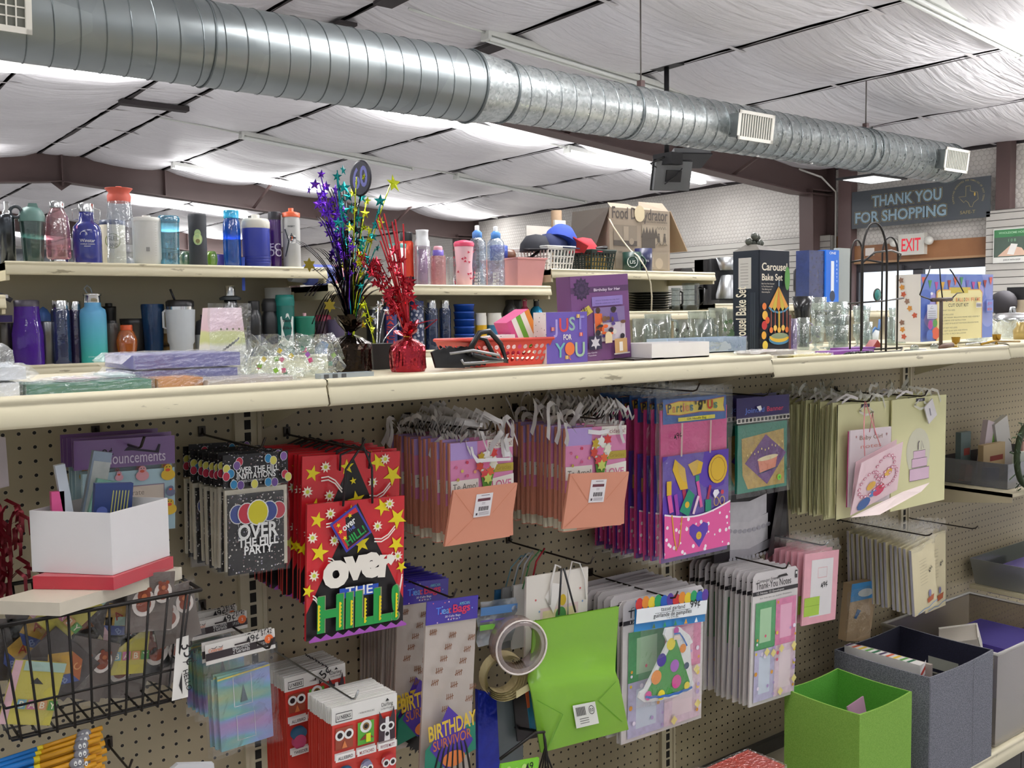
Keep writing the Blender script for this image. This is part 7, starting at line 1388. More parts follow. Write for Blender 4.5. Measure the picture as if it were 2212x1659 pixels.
b.line([(-W*.33, -H*.71), (-W*.30, -H*.84), (-W*.27, -H*.92), (-W*.23, -H*.88), (-W*.20, -H*.73)], .004, C('#d89a2c')); price(b, -W*.25, -H*.28, '49¢', .014, .35); b.build('print', t); sleeve(t, -W/2, -H, W/2, 0, -.006, 6)
stack(t, 8, -.04, 'matching make-up print bag pack behind the front sleeve', 'make-up print bag packs', .004, 11); hook(1497, 845, -.30, 'peg hook holding the make-up print bag packs')
# 7 banner
t, W, H = hang('banner_pack', 'Jointed Banner pack with green and purple birthday cake print', 'banner pack', (1590, 861), (1704, 851), (1597, 1070), -.25)
b = MB(); b.box(-W/2, -.002, -H*.21, W/2, 0, 0, C('#2a2058', .35)); b.box(-W*.47, 0, -H*.985, W*.47, .008, -H*.28, C('#1f7f68', .4)); b.build('cards', t)
b = MB(); b.page(-.0022); b.text('Jointed', -W*.17, -H*.16, .013, C('#5a78c8'), w=W*.36, bold=.02); b.text('Banner', W*.22, -H*.16, .013, C('#c8405a'), w=W*.32, bold=.02); b.rect(-W/2, -H*.26, W/2, -H*.21, C('#e4dfd6'))
for k in range(14): b.rect(-W*.48+W*.07*k, -H*.25, -W*.48+W*.07*k+W*.045, -H*.217, BKc)
b.flat([(-W*.1, -H*.15), (-W*.16, -H*.10), (-W*.08, -H*.09), (-W*.06, -H*.13)], WHT)
b.page(-.0006); b.flat([(-W*.40, -H*.42), (W*.40, -H*.36), (W*.42, -H*.95), (-W*.28, -H*.95), (-W*.38, -H*.8)], C('#b89a4a', .4, 0, .35, 60)); b.flat([(W*.05, -H*.40), (W*.45, -H*.62), (W*.08, -H*.93), (-W*.34, -H*.68)], C('#6a3a80')); b.flat([(-W*.10, -H*.66), (W*.28, -H*.63), (W*.24, -H*.76), (-W*.06, -H*.80)], C('#e08a6a')); b.disc(W*.09, -H*.65, W*.2, C('#e8d8a8'), H*.025, rot=.08); b.line([(-W*.10, -H*.81), (W*.28, -H*.76)], .003, C('#2a3a60'))
for k in range(11): x = -W*.3+W*.06*k*1.05; z = -H*.66+H*.1*k/11+.004*math.sin(k*2); b.line([(x, z), (x+.001, z+.012)], .001, BKc); b.disc(x+.001, z+.016, .002, C('#e8d88a'), .003)
b.disc(W*.28, -H*.87, .008, C('#7ad84a')); b.text('10', W*.28, -H*.88, .006, BKc); b.build('print', t); sleeve(t, -W/2, -H*1.03, W/2, -H*.2, -.005, 7)
stack(t, 2, -.16, 'Jointed Banner pack behind the front one', 'jointed banner packs', .003, 12); hook(1650, 855, -.28, 'peg hook holding the Jointed Banner packs')
# 8 cake decoration pack
t, W, H = hang('cake_poster_pack', 'black folded pack with embossed white tiered cake behind the banner pack', 'decoration pack', (1545, 900), (1702, 885), (1552, 1215), -.13)
b = MB(); b.box(-W/2, 0, -H, W/2, .01, 0, C('#211d22', .35)); b.add([(W/2, .002, -H*.5), (W/2+.055, .03, -H*.98), (W*.1, -.03, -H*1.03), (W/2, .002, -H*.2)], [(0, 1, 2, 3)], C('#2a262a', .4)); b.build('backing', t)
b = MB(); b.page(-.001); CK = C('#cfccd0', .4, 0, .15, 60); x0, x1 = -W*.3, W*.22
for (z0, z1, k, c_) in ((.99, .93, 1.22, '#b9b6bc'), (.93, .74, 1.0, '#d6d3d6'), (.74, .60, .9, '#cfccd0')): b.flat([(x0, -H*z0), ((x0+x1)/2, -H*(z0+.02)), (x1*k, -H*(z0-.02)), (x1*k, -H*(z1-.02)), ((x0+x1)/2, -H*(z1+.015)), (x0, -H*z1)], C(c_, .4, 0, .12, 50))
for k in range(9): b.disc(x0+(x1-x0)*k/8, -H*(.80+.02*math.sin(PI*k/8)), .009, C('#b4b2ba'), .006)
for k in range(12): b.disc(x0+(x1*1.2-x0)*k/11, -H*(.995+.012*math.sin(PI*k/11)), .007, C('#c4c2c8'), .005)
b.build('cake_print', t); 
# 9 yellow bags
YB_ = C('#d9d6a4', .6, 0, .03, 6)
def tag_ribbon(t, W, H, seed):
    R_ = random.Random(seed); b = MB()
    b.ribbon([(-W*.02, -.003, -.01), (-W*.14, -.008, -.022), (-W*.05, -.012, -.035), (W*.12, -.01, -.03), (W*.05, -.006, -.015)], (.001, 0, .004), FILM('#f0efe4', .15, .3, .2, .5)); b.ribbon([(W*.1, 0, .002), (W*.2, -.004, .022), (W*.32, -.004, .014), (W*.38, -.004, -.02)], (.002, 0, .004), FILM('#f0efe4', .15, .3, .2, .5)); b.ribbon([(-W*.4, .004, .004), (-W*.25, 0, .022), (-W*.1, .004, .012)], (.001, 0, .004), SAT); b.build('ribbon', t)
    b = MB(); b.page(-.003); b.rect(-W*.08, -.013, W*.08, -.003, C('#232030')); b.text('FREE', 0, -.011, .005, C('#c8c4d0'), w=W*.08); b.build('size_tab', t)
t, W, H = hang('gift_bag', 'plain pale yellow gift bag at the front of the left yellow stack', 'gift bag', (1809, 875), (1923, 865), (1813, 1121), -.27)
b = MB(); b.box(-W/2, -.002, -H, W/2, .001, 0, YB_); b.add([(-W/2, .001, -H), (-W/2, .006, -H*.66), (-W/2, .003, 0), (-W/2, -.002, 0), (-W/2, -.002, -H)], [(0, 1, 2, 3, 4)], C('#c4c08e', .6)); b.build('bag_body', t); tag_ribbon(t, W, H, 1)
stack(t, 19, -.02, 'pale yellow gift bag edge in the left yellow stack', 'yellow gift bags', .006, 13, 0, 0, .035)
t, W, H = hang('gift_bag', 'yellow gift bag printed with a pink wedding cake, front of the right stack', 'gift bag', (1926, 864), (2043, 852), (1953, 1092), -.28)
b = MB(); b.box(-W/2, -.002, -H, W/2, .002, 0, YB_); b.build('bag_body', t); b = MB(); b.page(-.0024); LN = C('#5a4a58'); PK_ = C('#d8b8cc')
b.disc(W*-.02, -H*.50, W*.22, C('#cfcdb4'), H*.22)
for (cx, w_, z0, z1) in ((-.0, .22, .56, .49), (-.0, .28, .64, .56), (-.0, .36, .76, .65)): b.rect(W*(cx-w_/2), -H*z0, W*(cx+w_/2), -H*z1, PK_); b.line([(W*(cx-w_/2), -H*z1), (W*(cx-w_/2), -H*z0), (W*(cx+w_/2), -H*z0), (W*(cx+w_/2), -H*z1), (W*(cx-w_/2), -H*z1)], .0012, LN)
b.line([(-W*.03, -H*.48), (-W*.03, -H*.42), (-W*.01, -H*.40)], .004, LN); b.line([(W*.02, -H*.48), (W*.03, -H*.40), (W*.07, -H*.47)], .0018, LN); b.build('print', t); tag_ribbon(t, W, H, 2)
b = MB(); b.M = Matrix.Translation((W*.13, -.012, -.045)) @ Matrix.Rotation(-.5, 4, 'Y'); b.box(-.026, -.003, -.03, .026, 0, .03, C('#d9d5d6', .5)); b.page(-.0032); b.line([(-.006, -.012), (-.002, .012)], .005, C('#8a8690')); b.build('gift_tag', t)
stack(t, 4, -.18, 'yellow gift bag behind the wedding cake bag', 'yellow gift bags', .005, 14); hook(1870, 868, -.30, 'peg hook holding the left yellow bag stack'); hook(1990, 856, -.30, 'peg hook holding the wedding cake bags')
R_ = random.Random(9); b = MB(); f = aY(1865, 865, -.27)
for k in range(30):
    y = R_.uniform(-.28, -.03); x = f.x+R_.uniform(-.12, .32 if y < -.18 else .12); z = f.z+R_.uniform(.0, .02); w_ = R_.uniform(.02, .04); s_ = R_.choice((-1, 1)); b.ribbon([(x+s_*w_*i/6, y+.008*math.sin(i+k), z+R_.uniform(.02, .035)*math.sin(PI*i/6)) for i in range(7)], (.002*s_, .002, .004), FILM('#d9d8cc', .12, .3, .2, .45))
o = b.build('ribbon_tangle'); tag(o, 'tangle of sheer pale ribbons above the yellow bag stacks', 'ribbon'); o['kind'] = 'stuff'
def quadthing(name, lab, cat, parts):
    """parts: (name, [(px,py,Y)...] corners, material, thickness)"""
    P0 = aY(*parts[0][1][0][:2], parts[0][1][0][2]); t = thing(name, lab, cat, P0)
    for pn, cs, m, th in parts:
        v = [aY(a, c, y)-P0 for a, c, y in cs]; n = len(v); b = MB(); b.add([tuple(p) for p in v]+[tuple(p+Vector((0, th, 0))) for p in v], [tuple(range(n))[::-1], tuple(range(n, 2*n))]+[(i, (i+1) % n, (i+1) % n+n, i+n) for i in range(n)], m); b.build(pn, t)
    return t, P0
PKC = C('#e3c6cc', .5, 0, .06, 30)
t, W, H = hang('card_pack', 'pink Baby Girl card pack hanging in front of the yellow bags', 'card pack', (1836, 930), (1925, 921), (1833, 1096), -.30)
b = MB(); b.box(-W/2, -.001, -H, W/2, .003, 0, C('#d9cdd0', .5)); b.box(-W/2-.003, .003, -H, W/2-.003, .005, -.003, C('#a83a68')); b.build('cards', t); b = MB(); b.page(-.0013); b.text('Baby Girl', 0, -.03, .012, C('#8a6a50'), w=W*.55, bold=0); b.text('notes', 0, -.055, .012, C('#c88a80'), w=W*.5, bold=0)
for x, z in ((-.36, -.02), (.38, -.02)): b.star(W*x, z, .005, C('#b07a7a'), 5)
b.build('print', t); b = MB(); b.tube([(-.01, -.002, -.01), (.0, -.004, .045), (.02, -.002, -.02)], .0013, C('#d88a94', .4), 5); b.build('pink_cord', t)
t, P0 = quadthing('gift_bag', 'open pink baby gift bag with heart lace print tilted in front of yellow bags', 'gift bag', [('bag_front', [(1861, 1000, -.36), (1951, 954, -.34), (1938, 1058, -.33), (1837, 1114, -.35)], PKC, .001), ('bag_back', [(1849, 998, -.31), (1937, 949, -.30), (1936, 1050, -.31), (1837, 1112, -.33)], C('#d9b8bf', .5), .001), ('folded_base', [(1839, 1118, -.36), (1952, 1062, -.35), (2008, 1043, -.34), (1990, 1062, -.36), (1900, 1112, -.38)], C('#dccbc6', .5), .002)])
b = MB(); b.page(0)
def qp(u, v): 
    a, c, d, e = [aY(px, py, y-.002)-P0 for px, py, y in ((1861, 1000, -.36), (1951, 954, -.34), (1938, 1058, -.33), (1837, 1114, -.35))]; return a.lerp(c, u).lerp(e.lerp(d, u), v)
def qd(u, v, r, hx, m=10, e=0): b.add([tuple(qp(u+r*math.cos(2*PI*i/m), v+r*.8*math.sin(2*PI*i/m))-Vector((0, .0004*(e+1), 0))) for i in range(m)], [tuple(range(m))], C(hx))
for (cx, cy, rr) in ((.3, .55, .22), (.62, .35, .22), (.75, .6, .18)):
    for k in range(14): a = 2*PI*k/14; qd(cx+rr*math.cos(a), cy+rr*math.sin(a), .035, '#c05a78'); qd(cx+rr*math.cos(a), cy+rr*math.sin(a), .02, '#eedbe0', 8, 1)
qd(.35, .6, .10, '#d8a83a'); qd(.72, .5, .09, '#d8a83a'); qd(.55, .78, .13, '#c8305a'); qd(.25, .9, .14, '#2f5a9a'); qd(.42, .78, .08, '#3f7ab8'); qd(.6, .72, .06, '#a03a2c'); b.build('print', t)
b = MB(); b.tube([aY(1868, 868, -.31)-P0, aY(1866, 930, -.34)-P0, aY(1868, 985, -.36)-P0], .0014, C('#e08a90', .4), 5); b.tube([aY(1870, 868, -.31)-P0, aY(1890, 930, -.34)-P0, aY(1902, 964, -.35)-P0], .0014, C('#e08a90', .4), 5); b.build('cord_handle', t)
# 10-11 thank-you notes
GREY_W = C('#d6d2cf', .5)
def thank(lab, tl, tr, bl, Y):
    t, W, H = hang('note_pack', lab, 'note pack', tl, tr, bl, Y); b = MB(); c_ = .012; hd = -H*.17
    b.prism([(-W/2, hd), (W/2, hd), (W/2, -c_), (W/2-c_, 0), (-W/2+c_, 0), (-W/2, -c_)], -.001, .001, C('#cfcaca', .5)); b.box(-W/2, -.001, -H, W/2, .004, hd, GREY_W); b.build('cards', t); b = MB(); b.page(-.0012)
    b.text('Computer Friendly', -W*.16, -H*.075, .009, C('#4a464a'), w=W*.5, bold=0, rot=.02); b.text('Thank-You Notes', -W*.05, -H*.125, .019, C('#1c1a1c'), w=W*.78, bold=.0); b.rect(-W/2, -H*.17, W/2, -H*.14, C('#2a262a')); b.text('12 Notes 12 Envelopes', -W*.12, -H*.163, .006, WHT, w=W*.6, bold=0); b.text('for Ink Jet or Laser Printers', W*.0, -H*.2, .004, C('#6a666a'), w=W*.7, bold=0); b.flat([(0, -H*.065), (W*.05, -H*.045), (W*.22, -H*.04), (W*.26, -H*.06), (W*.1, -H*.06)], BKc); b.rect(W*.42, -H*.09, W*.47, -H*.03, C('#3a363a')); b.rect(W*.43, -H*.06, W*.46, -H*.04, WHT)
    A_, B2, C2, D2 = (-W*.44, -H*.58, 0, -H*.225), (0, -H*.58, W*.46, -H*.225), (-W*.44, -H*.97, 0, -H*.58), (0, -H*.97, W*.46, -H*.58)
    for (x0, z0, x1, z1), c1, c2 in ((A_, '#5aa06a', '#a9cfa6'), (B2, '#d884a8', '#e8b0c8'), (C2, '#bcb8d4', '#ccd6e4'), (D2, '#d9c4d0', '#e2d2d6')): b.rect(x0, z0, x1, z1, C(c1, .5, 0, .2, 70)); dx, dz = (x1-x0)*.22, (z1-z0)*.14; b.rect(x0+dx, z0+dz, x1-dx, z1-dz, C(c2, .5))
    R_ = random.Random(6)
    for k in range(26):
        x = R_.choice((-.41, -.03, .03, .41, R_.uniform(-.4, .4))); z = R_.uniform(-.95, -.24); b.disc(W*x, H*z, R_.uniform(.003, .0065), C(R_.choice(['#e8c84a', '#d8607a', '#e8e0f0', '#e0a040', '#b8a0d0'])))
    for x, z in ((-.22, -.60), (-.08, -.62), (.1, -.60), (.38, -.60), (.1, -.93), (.4, -.86)): b.star(W*x, H*z, .012, C('#e6d88a'), 4, .7)
    b.build('print', t); return t, W, H
t, W, H = thank('Thank-You Notes pack directly behind the tassel garland', (1346, 1300), (1520, 1262), (1366, 1599), -.25)
stack(t, 9, -.06, 'Thank-You Notes pack in the left stack behind the front one', 'left stack of thank-you note packs', .004, 15, 0, .0)
t, W, H = thank('Thank-You Notes pack at the front of the right stack', (1627, 1240), (1724, 1221), (1620, 1528), -.26)
stack(t, 12, -.04, 'Thank-You Notes pack in the right stack behind the front one', 'right stack of thank-you note packs', .004, 16)
hook(1450, 1292, -.29, 'peg hook through the left Thank-You Notes stack'); hook(1690, 1228, -.29, 'peg hook through the right Thank-You Notes stack')
t, W, H = hang('garland_pack', 'tassel garland pack with green polka dot party hat cut-out', 'garland pack', (1374, 1297), (1526, 1278), (1384, 1516), -.285)
b = MB(); b.box(-W/2, -.001, -H*.30, W/2, .001, 0, C('#2f86c8', .4)); b.build('header_card', t); b = MB(); b.page(-.0013); bc = ['#c8302c', '#e08a2c', '#e0c82c', '#1f9a5a', '#1f5ab8', '#5a3a9a']
b.rect(-W/2, -H*.07, W/2, 0, C('#2a4a9a'))
for k in range(12): b.disc(-W*.46+W*.084*k, -H*.04+.003*(k % 2), W*.05, C(bc[k % 6]), W*.062)
b.rect(-W/2, -H*.22, W/2, -H*.08, C('#e9eef0')); b.text('tassel garland', 0, -H*.13, .010, C('#3a3f44'), w=W*.34, bold=.01); b.line([(-W*.25, -H*.145), (W*.25, -H*.145)], .0008, C('#3a3f44')); b.text('guirlande de pampilles', 0, -H*.185, .010, C('#3a3f44'), w=W*.54, bold=.01); b.text('1 x 274 cm', 0, -H*.21, .005, C('#6a7074'), w=W*.16, bold=0); price(b, W*.32, -H*.13, '99¢', .018, .1)
for k in range(5): x = -W*.26+W*.15*k; b.flat([(x-.006, -H*.285), (x+.006, -H*.285), (x, -H*.235)], C(['#5a7a4a', '#2f9a6a', '#3f8a5a', '#e0a03a', '#e9eef0'][k]))
b.build('header_print', t)
b = MB(); q = [(-.0, -.30), (.10, -.31), (.14, -.34), (.24, -.40), (.30, -.48), (.26, -.50), (.33, -.86), (.36, -.90), (.33, -.96), (.12, -.99), (-.12, -1.0), (-.34, -.98), (-.42, -.93), (-.40, -.88), (-.34, -.86), (-.06, -.44), (-.12, -.36), (-.10, -.30)]
b.prism([(W*x, H*z) for x, z in q], -.010, -.004, C('#e8eaea', .4)); b.page(-.0103); b.flat([(W*.04, -H*.40), (W*.29, -H*.87), (W*.27, -H*.93), (-W*.08, -H*.96), (-W*.32, -H*.92), (-W*.30, -H*.87)], C('#3a9a3a', .4))
for x, z, r, hx in ((-.02, -.46, .06, '#e8d82c'), (-.14, -.60, .065, '#4a3a9a'), (.05, -.68, .062, '#a85ac0'), (-.20, -.76, .07, '#e8902c'), (.09, -.84, .068, '#d8489a'), (.15, -.52, .045, '#e8902c'), (.22, -.70, .035, '#2a4a6a'), (-.12, -.94, .05, '#e8d82c'), (-.3, -.92, .045, '#d8489a'), (.24, -.90, .04, '#e8d82c')): b.disc(W*x, H*z, W*r, C(hx))
b.line([(W*(-.34+.066*k), -H*(.925+.03*math.sin(PI*k/10)+.008*(k % 2))) for k in range(11)], .006, C('#2f6ab8')); b.disc(W*.03, -H*.33, .009, C('#b83a9a')); b.line([(W*.0, -H*.36), (W*.08, -H*.36), (W*.14, -H*.42), (W*.2, -H*.50)], .004, C('#2f6ab8')); b.rect(-W*.0, -H*.42, W*.09, -H*.38, C('#e9d8c8')); b.build('hat_cutout', t, 'green party hat cut-out with coloured dots'); sleeve(t, -W*.46, -H*1.02, W*.48, -H*.28, -.014, 9)
# 12 pink cards with price
t, W, H = hang('card_pack', 'pink bordered card pack priced 49¢ with lime sticker, in front', 'card pack', (1739, 1197), (1812, 1187), (1737, 1351), -.25)
b = MB(); b.box(-W/2, -.001, -H, W/2, .004, 0, C('#e6a9b4', .5, 0, .1, 30)); b.build('cards', t); b = MB(); b.page(-.0012); b.rect(-W*.30, -H*.90, W*.34, -H*.10, C('#e2dede')); b.line([(-W*.1, -H*.36), (-W*.1, -H*.22), (W*.16, -H*.22), (W*.16, -H*.36), (-W*.1, -H*.36)], .002, C('#e0b0b4')); b.rect(-W*.46, -H*.88, -W*.02, -H*.62, C('#a9cc48')); b.line([(-W*.46, -H*.74), (-W*.02, -H*.74)], .001, C('#7a9a2c')); price(b, W*.10, -H*.50, '49¢', .016, .3); b.build('print', t)
b = MB(); b.sheet(-W*.55, 0, W*.5, .035, -.002, POLY, 6, 4, .003, 4); b.build('bag_top', t)
stack(t, 6, -.12, 'card pack behind the pink 49¢ card pack', 'pink bordered card packs', .004, 17); hook(1775, 1178, -.30, 'empty ended peg hook above the pink card packs', ST, .012)
# 13 cream boat cards
def cream(lab, tl, tr, bl, Y, pr=True):
    t, W, H = hang('card_pack', lab, 'card pack', tl, tr, bl, Y); b = MB(); b.box(-W/2, -.001, -H, W/2, .007, 0, C('#ddd2ac', .5)); b.box(-W/2-.001, 0, -H*.995, -W/2, .008, 0, C('#b9b6c0', .5)); b.build('cards', t); b = MB(); b.page(-.0012)
    for k in range(9): b.line([(-W*.2, -H*(.22+.045*k)), (W*.12, -H*(.215+.045*k))], .0009, C('#a89f80'))
    b.flat([(W*.05, -H*.83), (W*.36, -H*.80), (W*.32, -H*.88), (W*.08, -H*.90)], C('#b8603a')); b.disc(W*.18, -H*.76, .008, C('#8a86a8'), .012); b.line([(-W*.4, -H*.98), (-W*.1, -H*.955), (W*.1, -H*.965), (W*.3, -H*.93), (W*.5, -H*.92)], .003, C('#7a9ac0'))
    if pr: price(b, W*.28, -H*.42, '49¢', .012, .9)
    b.build('print', t); b = MB(); b.sheet(-W*.55, -.01, W*.5, .045, -.003, POLY, 6, 5, .004, 8); b.build('bag_top', t); return t
t = cream('cream card pack with small boat drawing, front of the middle stack', (1968, 1190), (2016, 1165), (1970, 1336), -.27); stack(t, 13, -.05, 'cream card pack in the stack behind the front boat card pack', 'cream boat card packs', .004, 18, 0, .02)
t = cream('cream boat card pack on the right, farther back near the empty hook', (1998, 1160), (2042, 1145), (2000, 1325), -.13); stack(t, 3, -.05, 'cream boat card pack behind the right one', 'cream boat card packs', .004, 19)
hook(2000, 1157, -.31, 'long peg hook above the cream card packs', None, .01); hook(2100, 1142, -.24, 'long empty peg hook sticking out at the right', None, .012)
# 14 treat bags
def treat(lab, tl, tr, bl, Y):
    t, W, H = hang('treat_bag_pack', lab, 'treat bag pack', tl, tr, bl, Y); b = MB(); b.box(-W/2, -.002, -H*.13, W/2, 0, 0, C('#3a2a98', .35, 0, .05, 18, 0, .4)); b.box(-W*.49, .0, -H, W*.49, .005, -H*.13, FILM('#d9cfc6', .12, .2, .6, .55)); b.build('bags', t); b = MB(); b.page(-.0022)
    for s_, x, hx in (('Tr', -.24, '#4a78d8'), ('ea', -.13, '#6a9ad8'), ('t', -.06, '#c8384a')): b.text(s_, W*x, -H*.078, .014, C(hx), bold=.03)
    b.text('Bags', W*.17, -H*.078, .016, C('#c8305a'), w=W*.34, bold=.05); b.text('20 Cello Bags', 0, -H*.1, .004, WHT, w=W*.3, bold=0); b.text('4 x 9 in', 0, -H*.118, .004, WHT, w=W*.2, bold=0); b.text('AMSCAN', W*.22, -H*.04, .006, C('#6ab8c8'), w=W*.2)
    R_ = random.Random(3)
    for k in range(10): b.star(W*R_.uniform(-.45, .45), -H*R_.uniform(.01, .125), .002, C(R_.choice(['#e8c8d8', '#d8607a', '#8ab8e8'])))
    b.page(-.0006); BR_ = C('#7a5238', .6)
    for k in range(15):
        x, z, a0 = W*((k*37 % 83)/100-.40), -H*(.19+.030*k*1.0), R_.uniform(-.3, .5)
        for j in range(4): xx = x+.004*j; b.line([(xx, z), (xx+.003*math.sin(a0), z+.012)], .0018, BR_)
        b.line([(x-.003, z+.003), (x+.015, z+.008+.004*a0)], .0018, BR_)
    b.flat([(-W*.5, -H*.80), (-W*.3, -H*.74), (W*.45, -H*.70), (W*.49, -H*.86), (-W*.5, -H*.95)], C('#1f7a62')); b.flat([(-W*.1, -H*.58), (W*.15, -H*.66), (W*.42, -H*.80), (W*.15, -H*.92), (-W*.1, -H*.93), (-W*.42, -H*.80)], C('#4a3098'))
    b.text('BIRTHDAY', W*.02, -H*.735, .030, C('#d8b83a'), w=W*.92, bold=.05, rot=.14); b.text('SURVIVOR', W*.02, -H*.80, .020, C('#c06a3a'), w=W*.74, bold=.02, rot=.14); b.disc(W*.05, -H*.88, W*.22, C('#d87a3a'), H*.045); b.star(-W*.1, -H*.97, .02, BKc, 9, .6); b.build('print', t); return t
t = treat('Treat Bags pack printed Birthday Survivor, front of its hook', (921, 1300), (1032, 1285), (914, 1690), -.29)
b = MB(); 
for k in range(7): b.tube([(-.003+.003*k, -.012, -.245), (-.03+.011*k, -.02, -.30), (-.045+.016*k, -.02, -.36)], .0024, BLK, 5)
b.build('twist_ties', t)
tb = treat('second Treat Bags pack left of and behind the front one', (860, 1262), (968, 1248), (855, 1620), -.17); stack(tb, 11, -.02, 'treat bag pack edge in the stack behind the second Treat Bags pack', 'treat bag packs', .003, 20); hook(972, 1290, -.31, 'peg hook through the purple Treat Bags headers')
# 15 rolls and clear pouches
t, W, H = hang('zip_pouch', 'blue topped clear zip pouch behind the ribbon rolls', 'pouch', (1036, 1300), (1115, 1290), (1040, 1395), -.2); b = MB(); b.sheet(-W/2, -H, W/2, 0, 0, FILM('#c4cdd8', .18, .1, .8, .3), 8, 10, .004, 2); b.build('pouch', t); b = MB(); b.page(-.006); b.rect(-W/2, -.03, W/2, -.012, C('#5a88c0', .3)); b.rect(-W/2, -.062, -W*.1, -.05, C('#7ac04a')); b.rect(-W/2, -.044, W*.3, -.040, C('#6a5aa8')); b.build('zip_strip', t)
def roll(name, lab, px, py, Y, R, wd, m, mi, rz):
    p = aY(px, py, Y); t = thing(name, lab, 'roll', p, rz); b = MB(); b.lathe([(R*.80, -wd), (R*.80, wd)], mi, 36, axis='Y', caps=False); b.build('inner_core', t); b = MB(); b.lathe([(R*.80, -wd), (R, -wd), (R, wd), (R*.80, wd)], m, 36, axis='Y', caps=False); b.build('wound_tape', t)
    b = MB(); b.tube([(R*math.cos(a), -wd, R*math.sin(a)) for a in [k*PI/18 for k in range(36)]], .0022, C('#e0d6cf', .4), 5, True); b.build('edge', t); return t
roll('ribbon_roll', 'clear wide ribbon roll with pale rims beside the green gift bag', 1118, 1392, -.27, .058, .022, FILM('#cbb9b2', .15, .1, .3, .25), FILM('#d8cccc', .1, .1, .3, .12), face(aY(1118, 1392, -.27))+.4)
p = aY(1080, 1455, -.24); t = thing('paper_strip_roll', 'loose roll of pale yellow paper strips below the clear ribbon roll', 'roll', p, face(p)+.35); CR_ = C('#d6ca9a', .6)
for k in range(5): b = MB(); R_k = .036+.0035*k; b.lathe([(R_k, -.018), (R_k+.0008, .016)], CR_, 30, (.002*k, 0, -.0015*k), axis='Y', caps=False); b.build('paper_turn', t)
b = MB(); b.ribbon([(.03, -.018, -.045), (.06, -.022, -.03), (.075, -.02, -.02)], (0, 0, .008), CR_); b.build('loose_end', t)
quadthing('foil_pack', 'shiny royal blue foil pack behind the treat bags', 'pack', [('foil', [(1032, 1490, -.17), (1072, 1500, -.17), (1082, 1700, -.17), (1034, 1700, -.17)], C('#1f2fa8', .2, .3, .4, 40, .8), .01)])
quadthing('dark_bag', 'black and grey glossy bag edges left of the green bag', 'bag', [('grey_sheet', [(1070, 1500, -.13), (1130, 1480, -.13), (1130, 1640, -.13), (1080, 1650, -.13)], C('#6a7578', .25, 0, .1, 6), .004), ('black_sheet', [(1104, 1460, -.15), (1165, 1450, -.15), (1175, 1590, -.15), (1118, 1602, -.15)], BLK, .004)])
quadthing('teal_card', 'teal and orange card edge beside the green bag', 'card', [('card', [(1135, 1480, -.2), (1150, 1478, -.2), (1160, 1575, -.2), (1146, 1577, -.2)], C('#1f7fa8', .5), .003), ('orange_strip', [(1133, 1478, -.205), (1141, 1478, -.205), (1145, 1528, -.205), (1140, 1530, -.205)], C('#d8633a', .5), .002)])
# 16 gift bags in the middle
t, W, H = hang('gift_bag', 'white striped gift bag with dinosaur party picture behind the green bag', 'gift bag', (1137, 1247), (1270, 1224), (1145, 1420), -.235)
b = MB(); b.box(-W/2, -.001, -H, W/2, .005, 0, grad_mat('pin_stripes', [(0, '#dcd6cc'), (.3, '#e6e0d6'), (.5, '#cfc8bc'), (.7, '#e6e0d6'), (1, '#dcd6cc')], 'X', -.1, .1, .5)); b.build('bag_body', t); b = MB(); b.page(-.0012); b.rect(-W*.28, -H, W*.34, -H*.42, C('#ddc4c0')); b.rect(-W*.24, -H, W*.30, -H*.46, C('#d9cf9c', .5, 0, .2, 50)); b.disc(W*.08, -H*.36, .010, C('#d8b82c'), .013); b.disc(W*.05, -H*.55, .016, C('#4a8a4a'), .02); b.disc(-W*.10, -H*.62, .016, C('#6a5a98'), .012); b.disc(-W*.05, -H*.70, .02, C('#8a7a3a'), .01)
for x, z, hx in ((-.36, -.3, '#c05a5a'), (-.3, -.45, '#7a9ac0'), (.36, -.25, '#c05a5a'), (.4, -.42, '#7a9ac0'), (-.36, -.55, '#8aa85a')): b.disc(W*x, H*z, .0025, C(hx))
b.flat([(-W*.22, -H*.28), (-W*.10, -H*.12), (W*.06, -H*.16), (-W*.08, -H*.50)], C('#e6e2dc')); b.build('print', t)
b = MB(); wc = C('#dcd8d2', .6); b.tube([(-W*.15, -.006, -H*.38), (-W*.14, -.008, -.02), (-W*.06, -.004, .018), (W*.04, 0, .01)], .0028, wc, 6); b.tube([(W*.14, -.008, -H*.55), (W*.12, -.01, -H*.12), (W*.2, -.006, .02), (W*.34, -.004, .012), (W*.42, -.006, -H*.14), (W*.44, -.006, -H*.4)], .0018, wc, 6); b.build('cord_handle', t)
for k, (px, hx, lb) in enumerate(((1070, '#2f6a98', 'blue'), (1085, '#8f9292', 'grey'), (1110, '#d9d8d4', 'white'))):
    t, W, H = hang('gift_bag', '%s gift bag deep on the hook behind the striped white bag' % lb, 'gift bag', (px, 1275-5*k), (px+85, 1262-5*k), (px+6, 1400), -.08-.04*k); MB().box(-W/2, -.001, -H, W/2, .004, 0, C(hx, .5)).build('bag_body', t)
    b = MB(); b.tube([(-W*.3, -.003, -.01), (-W*.15, -.004, .05), (W*.1, -.004, .075), (W*.25, -.003, .07)], .0016, C(['#7ab0c0', '#c4c8ca', '#3a8a4a'][k], .4), 5); b.tube([(-W*.1, -.003, -.01), (W*.02, -.004, .05), (W*.22, -.004, .078)], .0024, C(['#7ab0c0', '#d4d8da', '#b82c3a'][k], .3, .3), 5); b.build('cord_handle', t)
hook(1268, 1218, -.29, 'peg hook holding the striped and green gift bags')
LG = C('#7db32e', .35, 0, .04, 6, 0, .3); A_ = lambda px, py, y: aY(px, py, y)
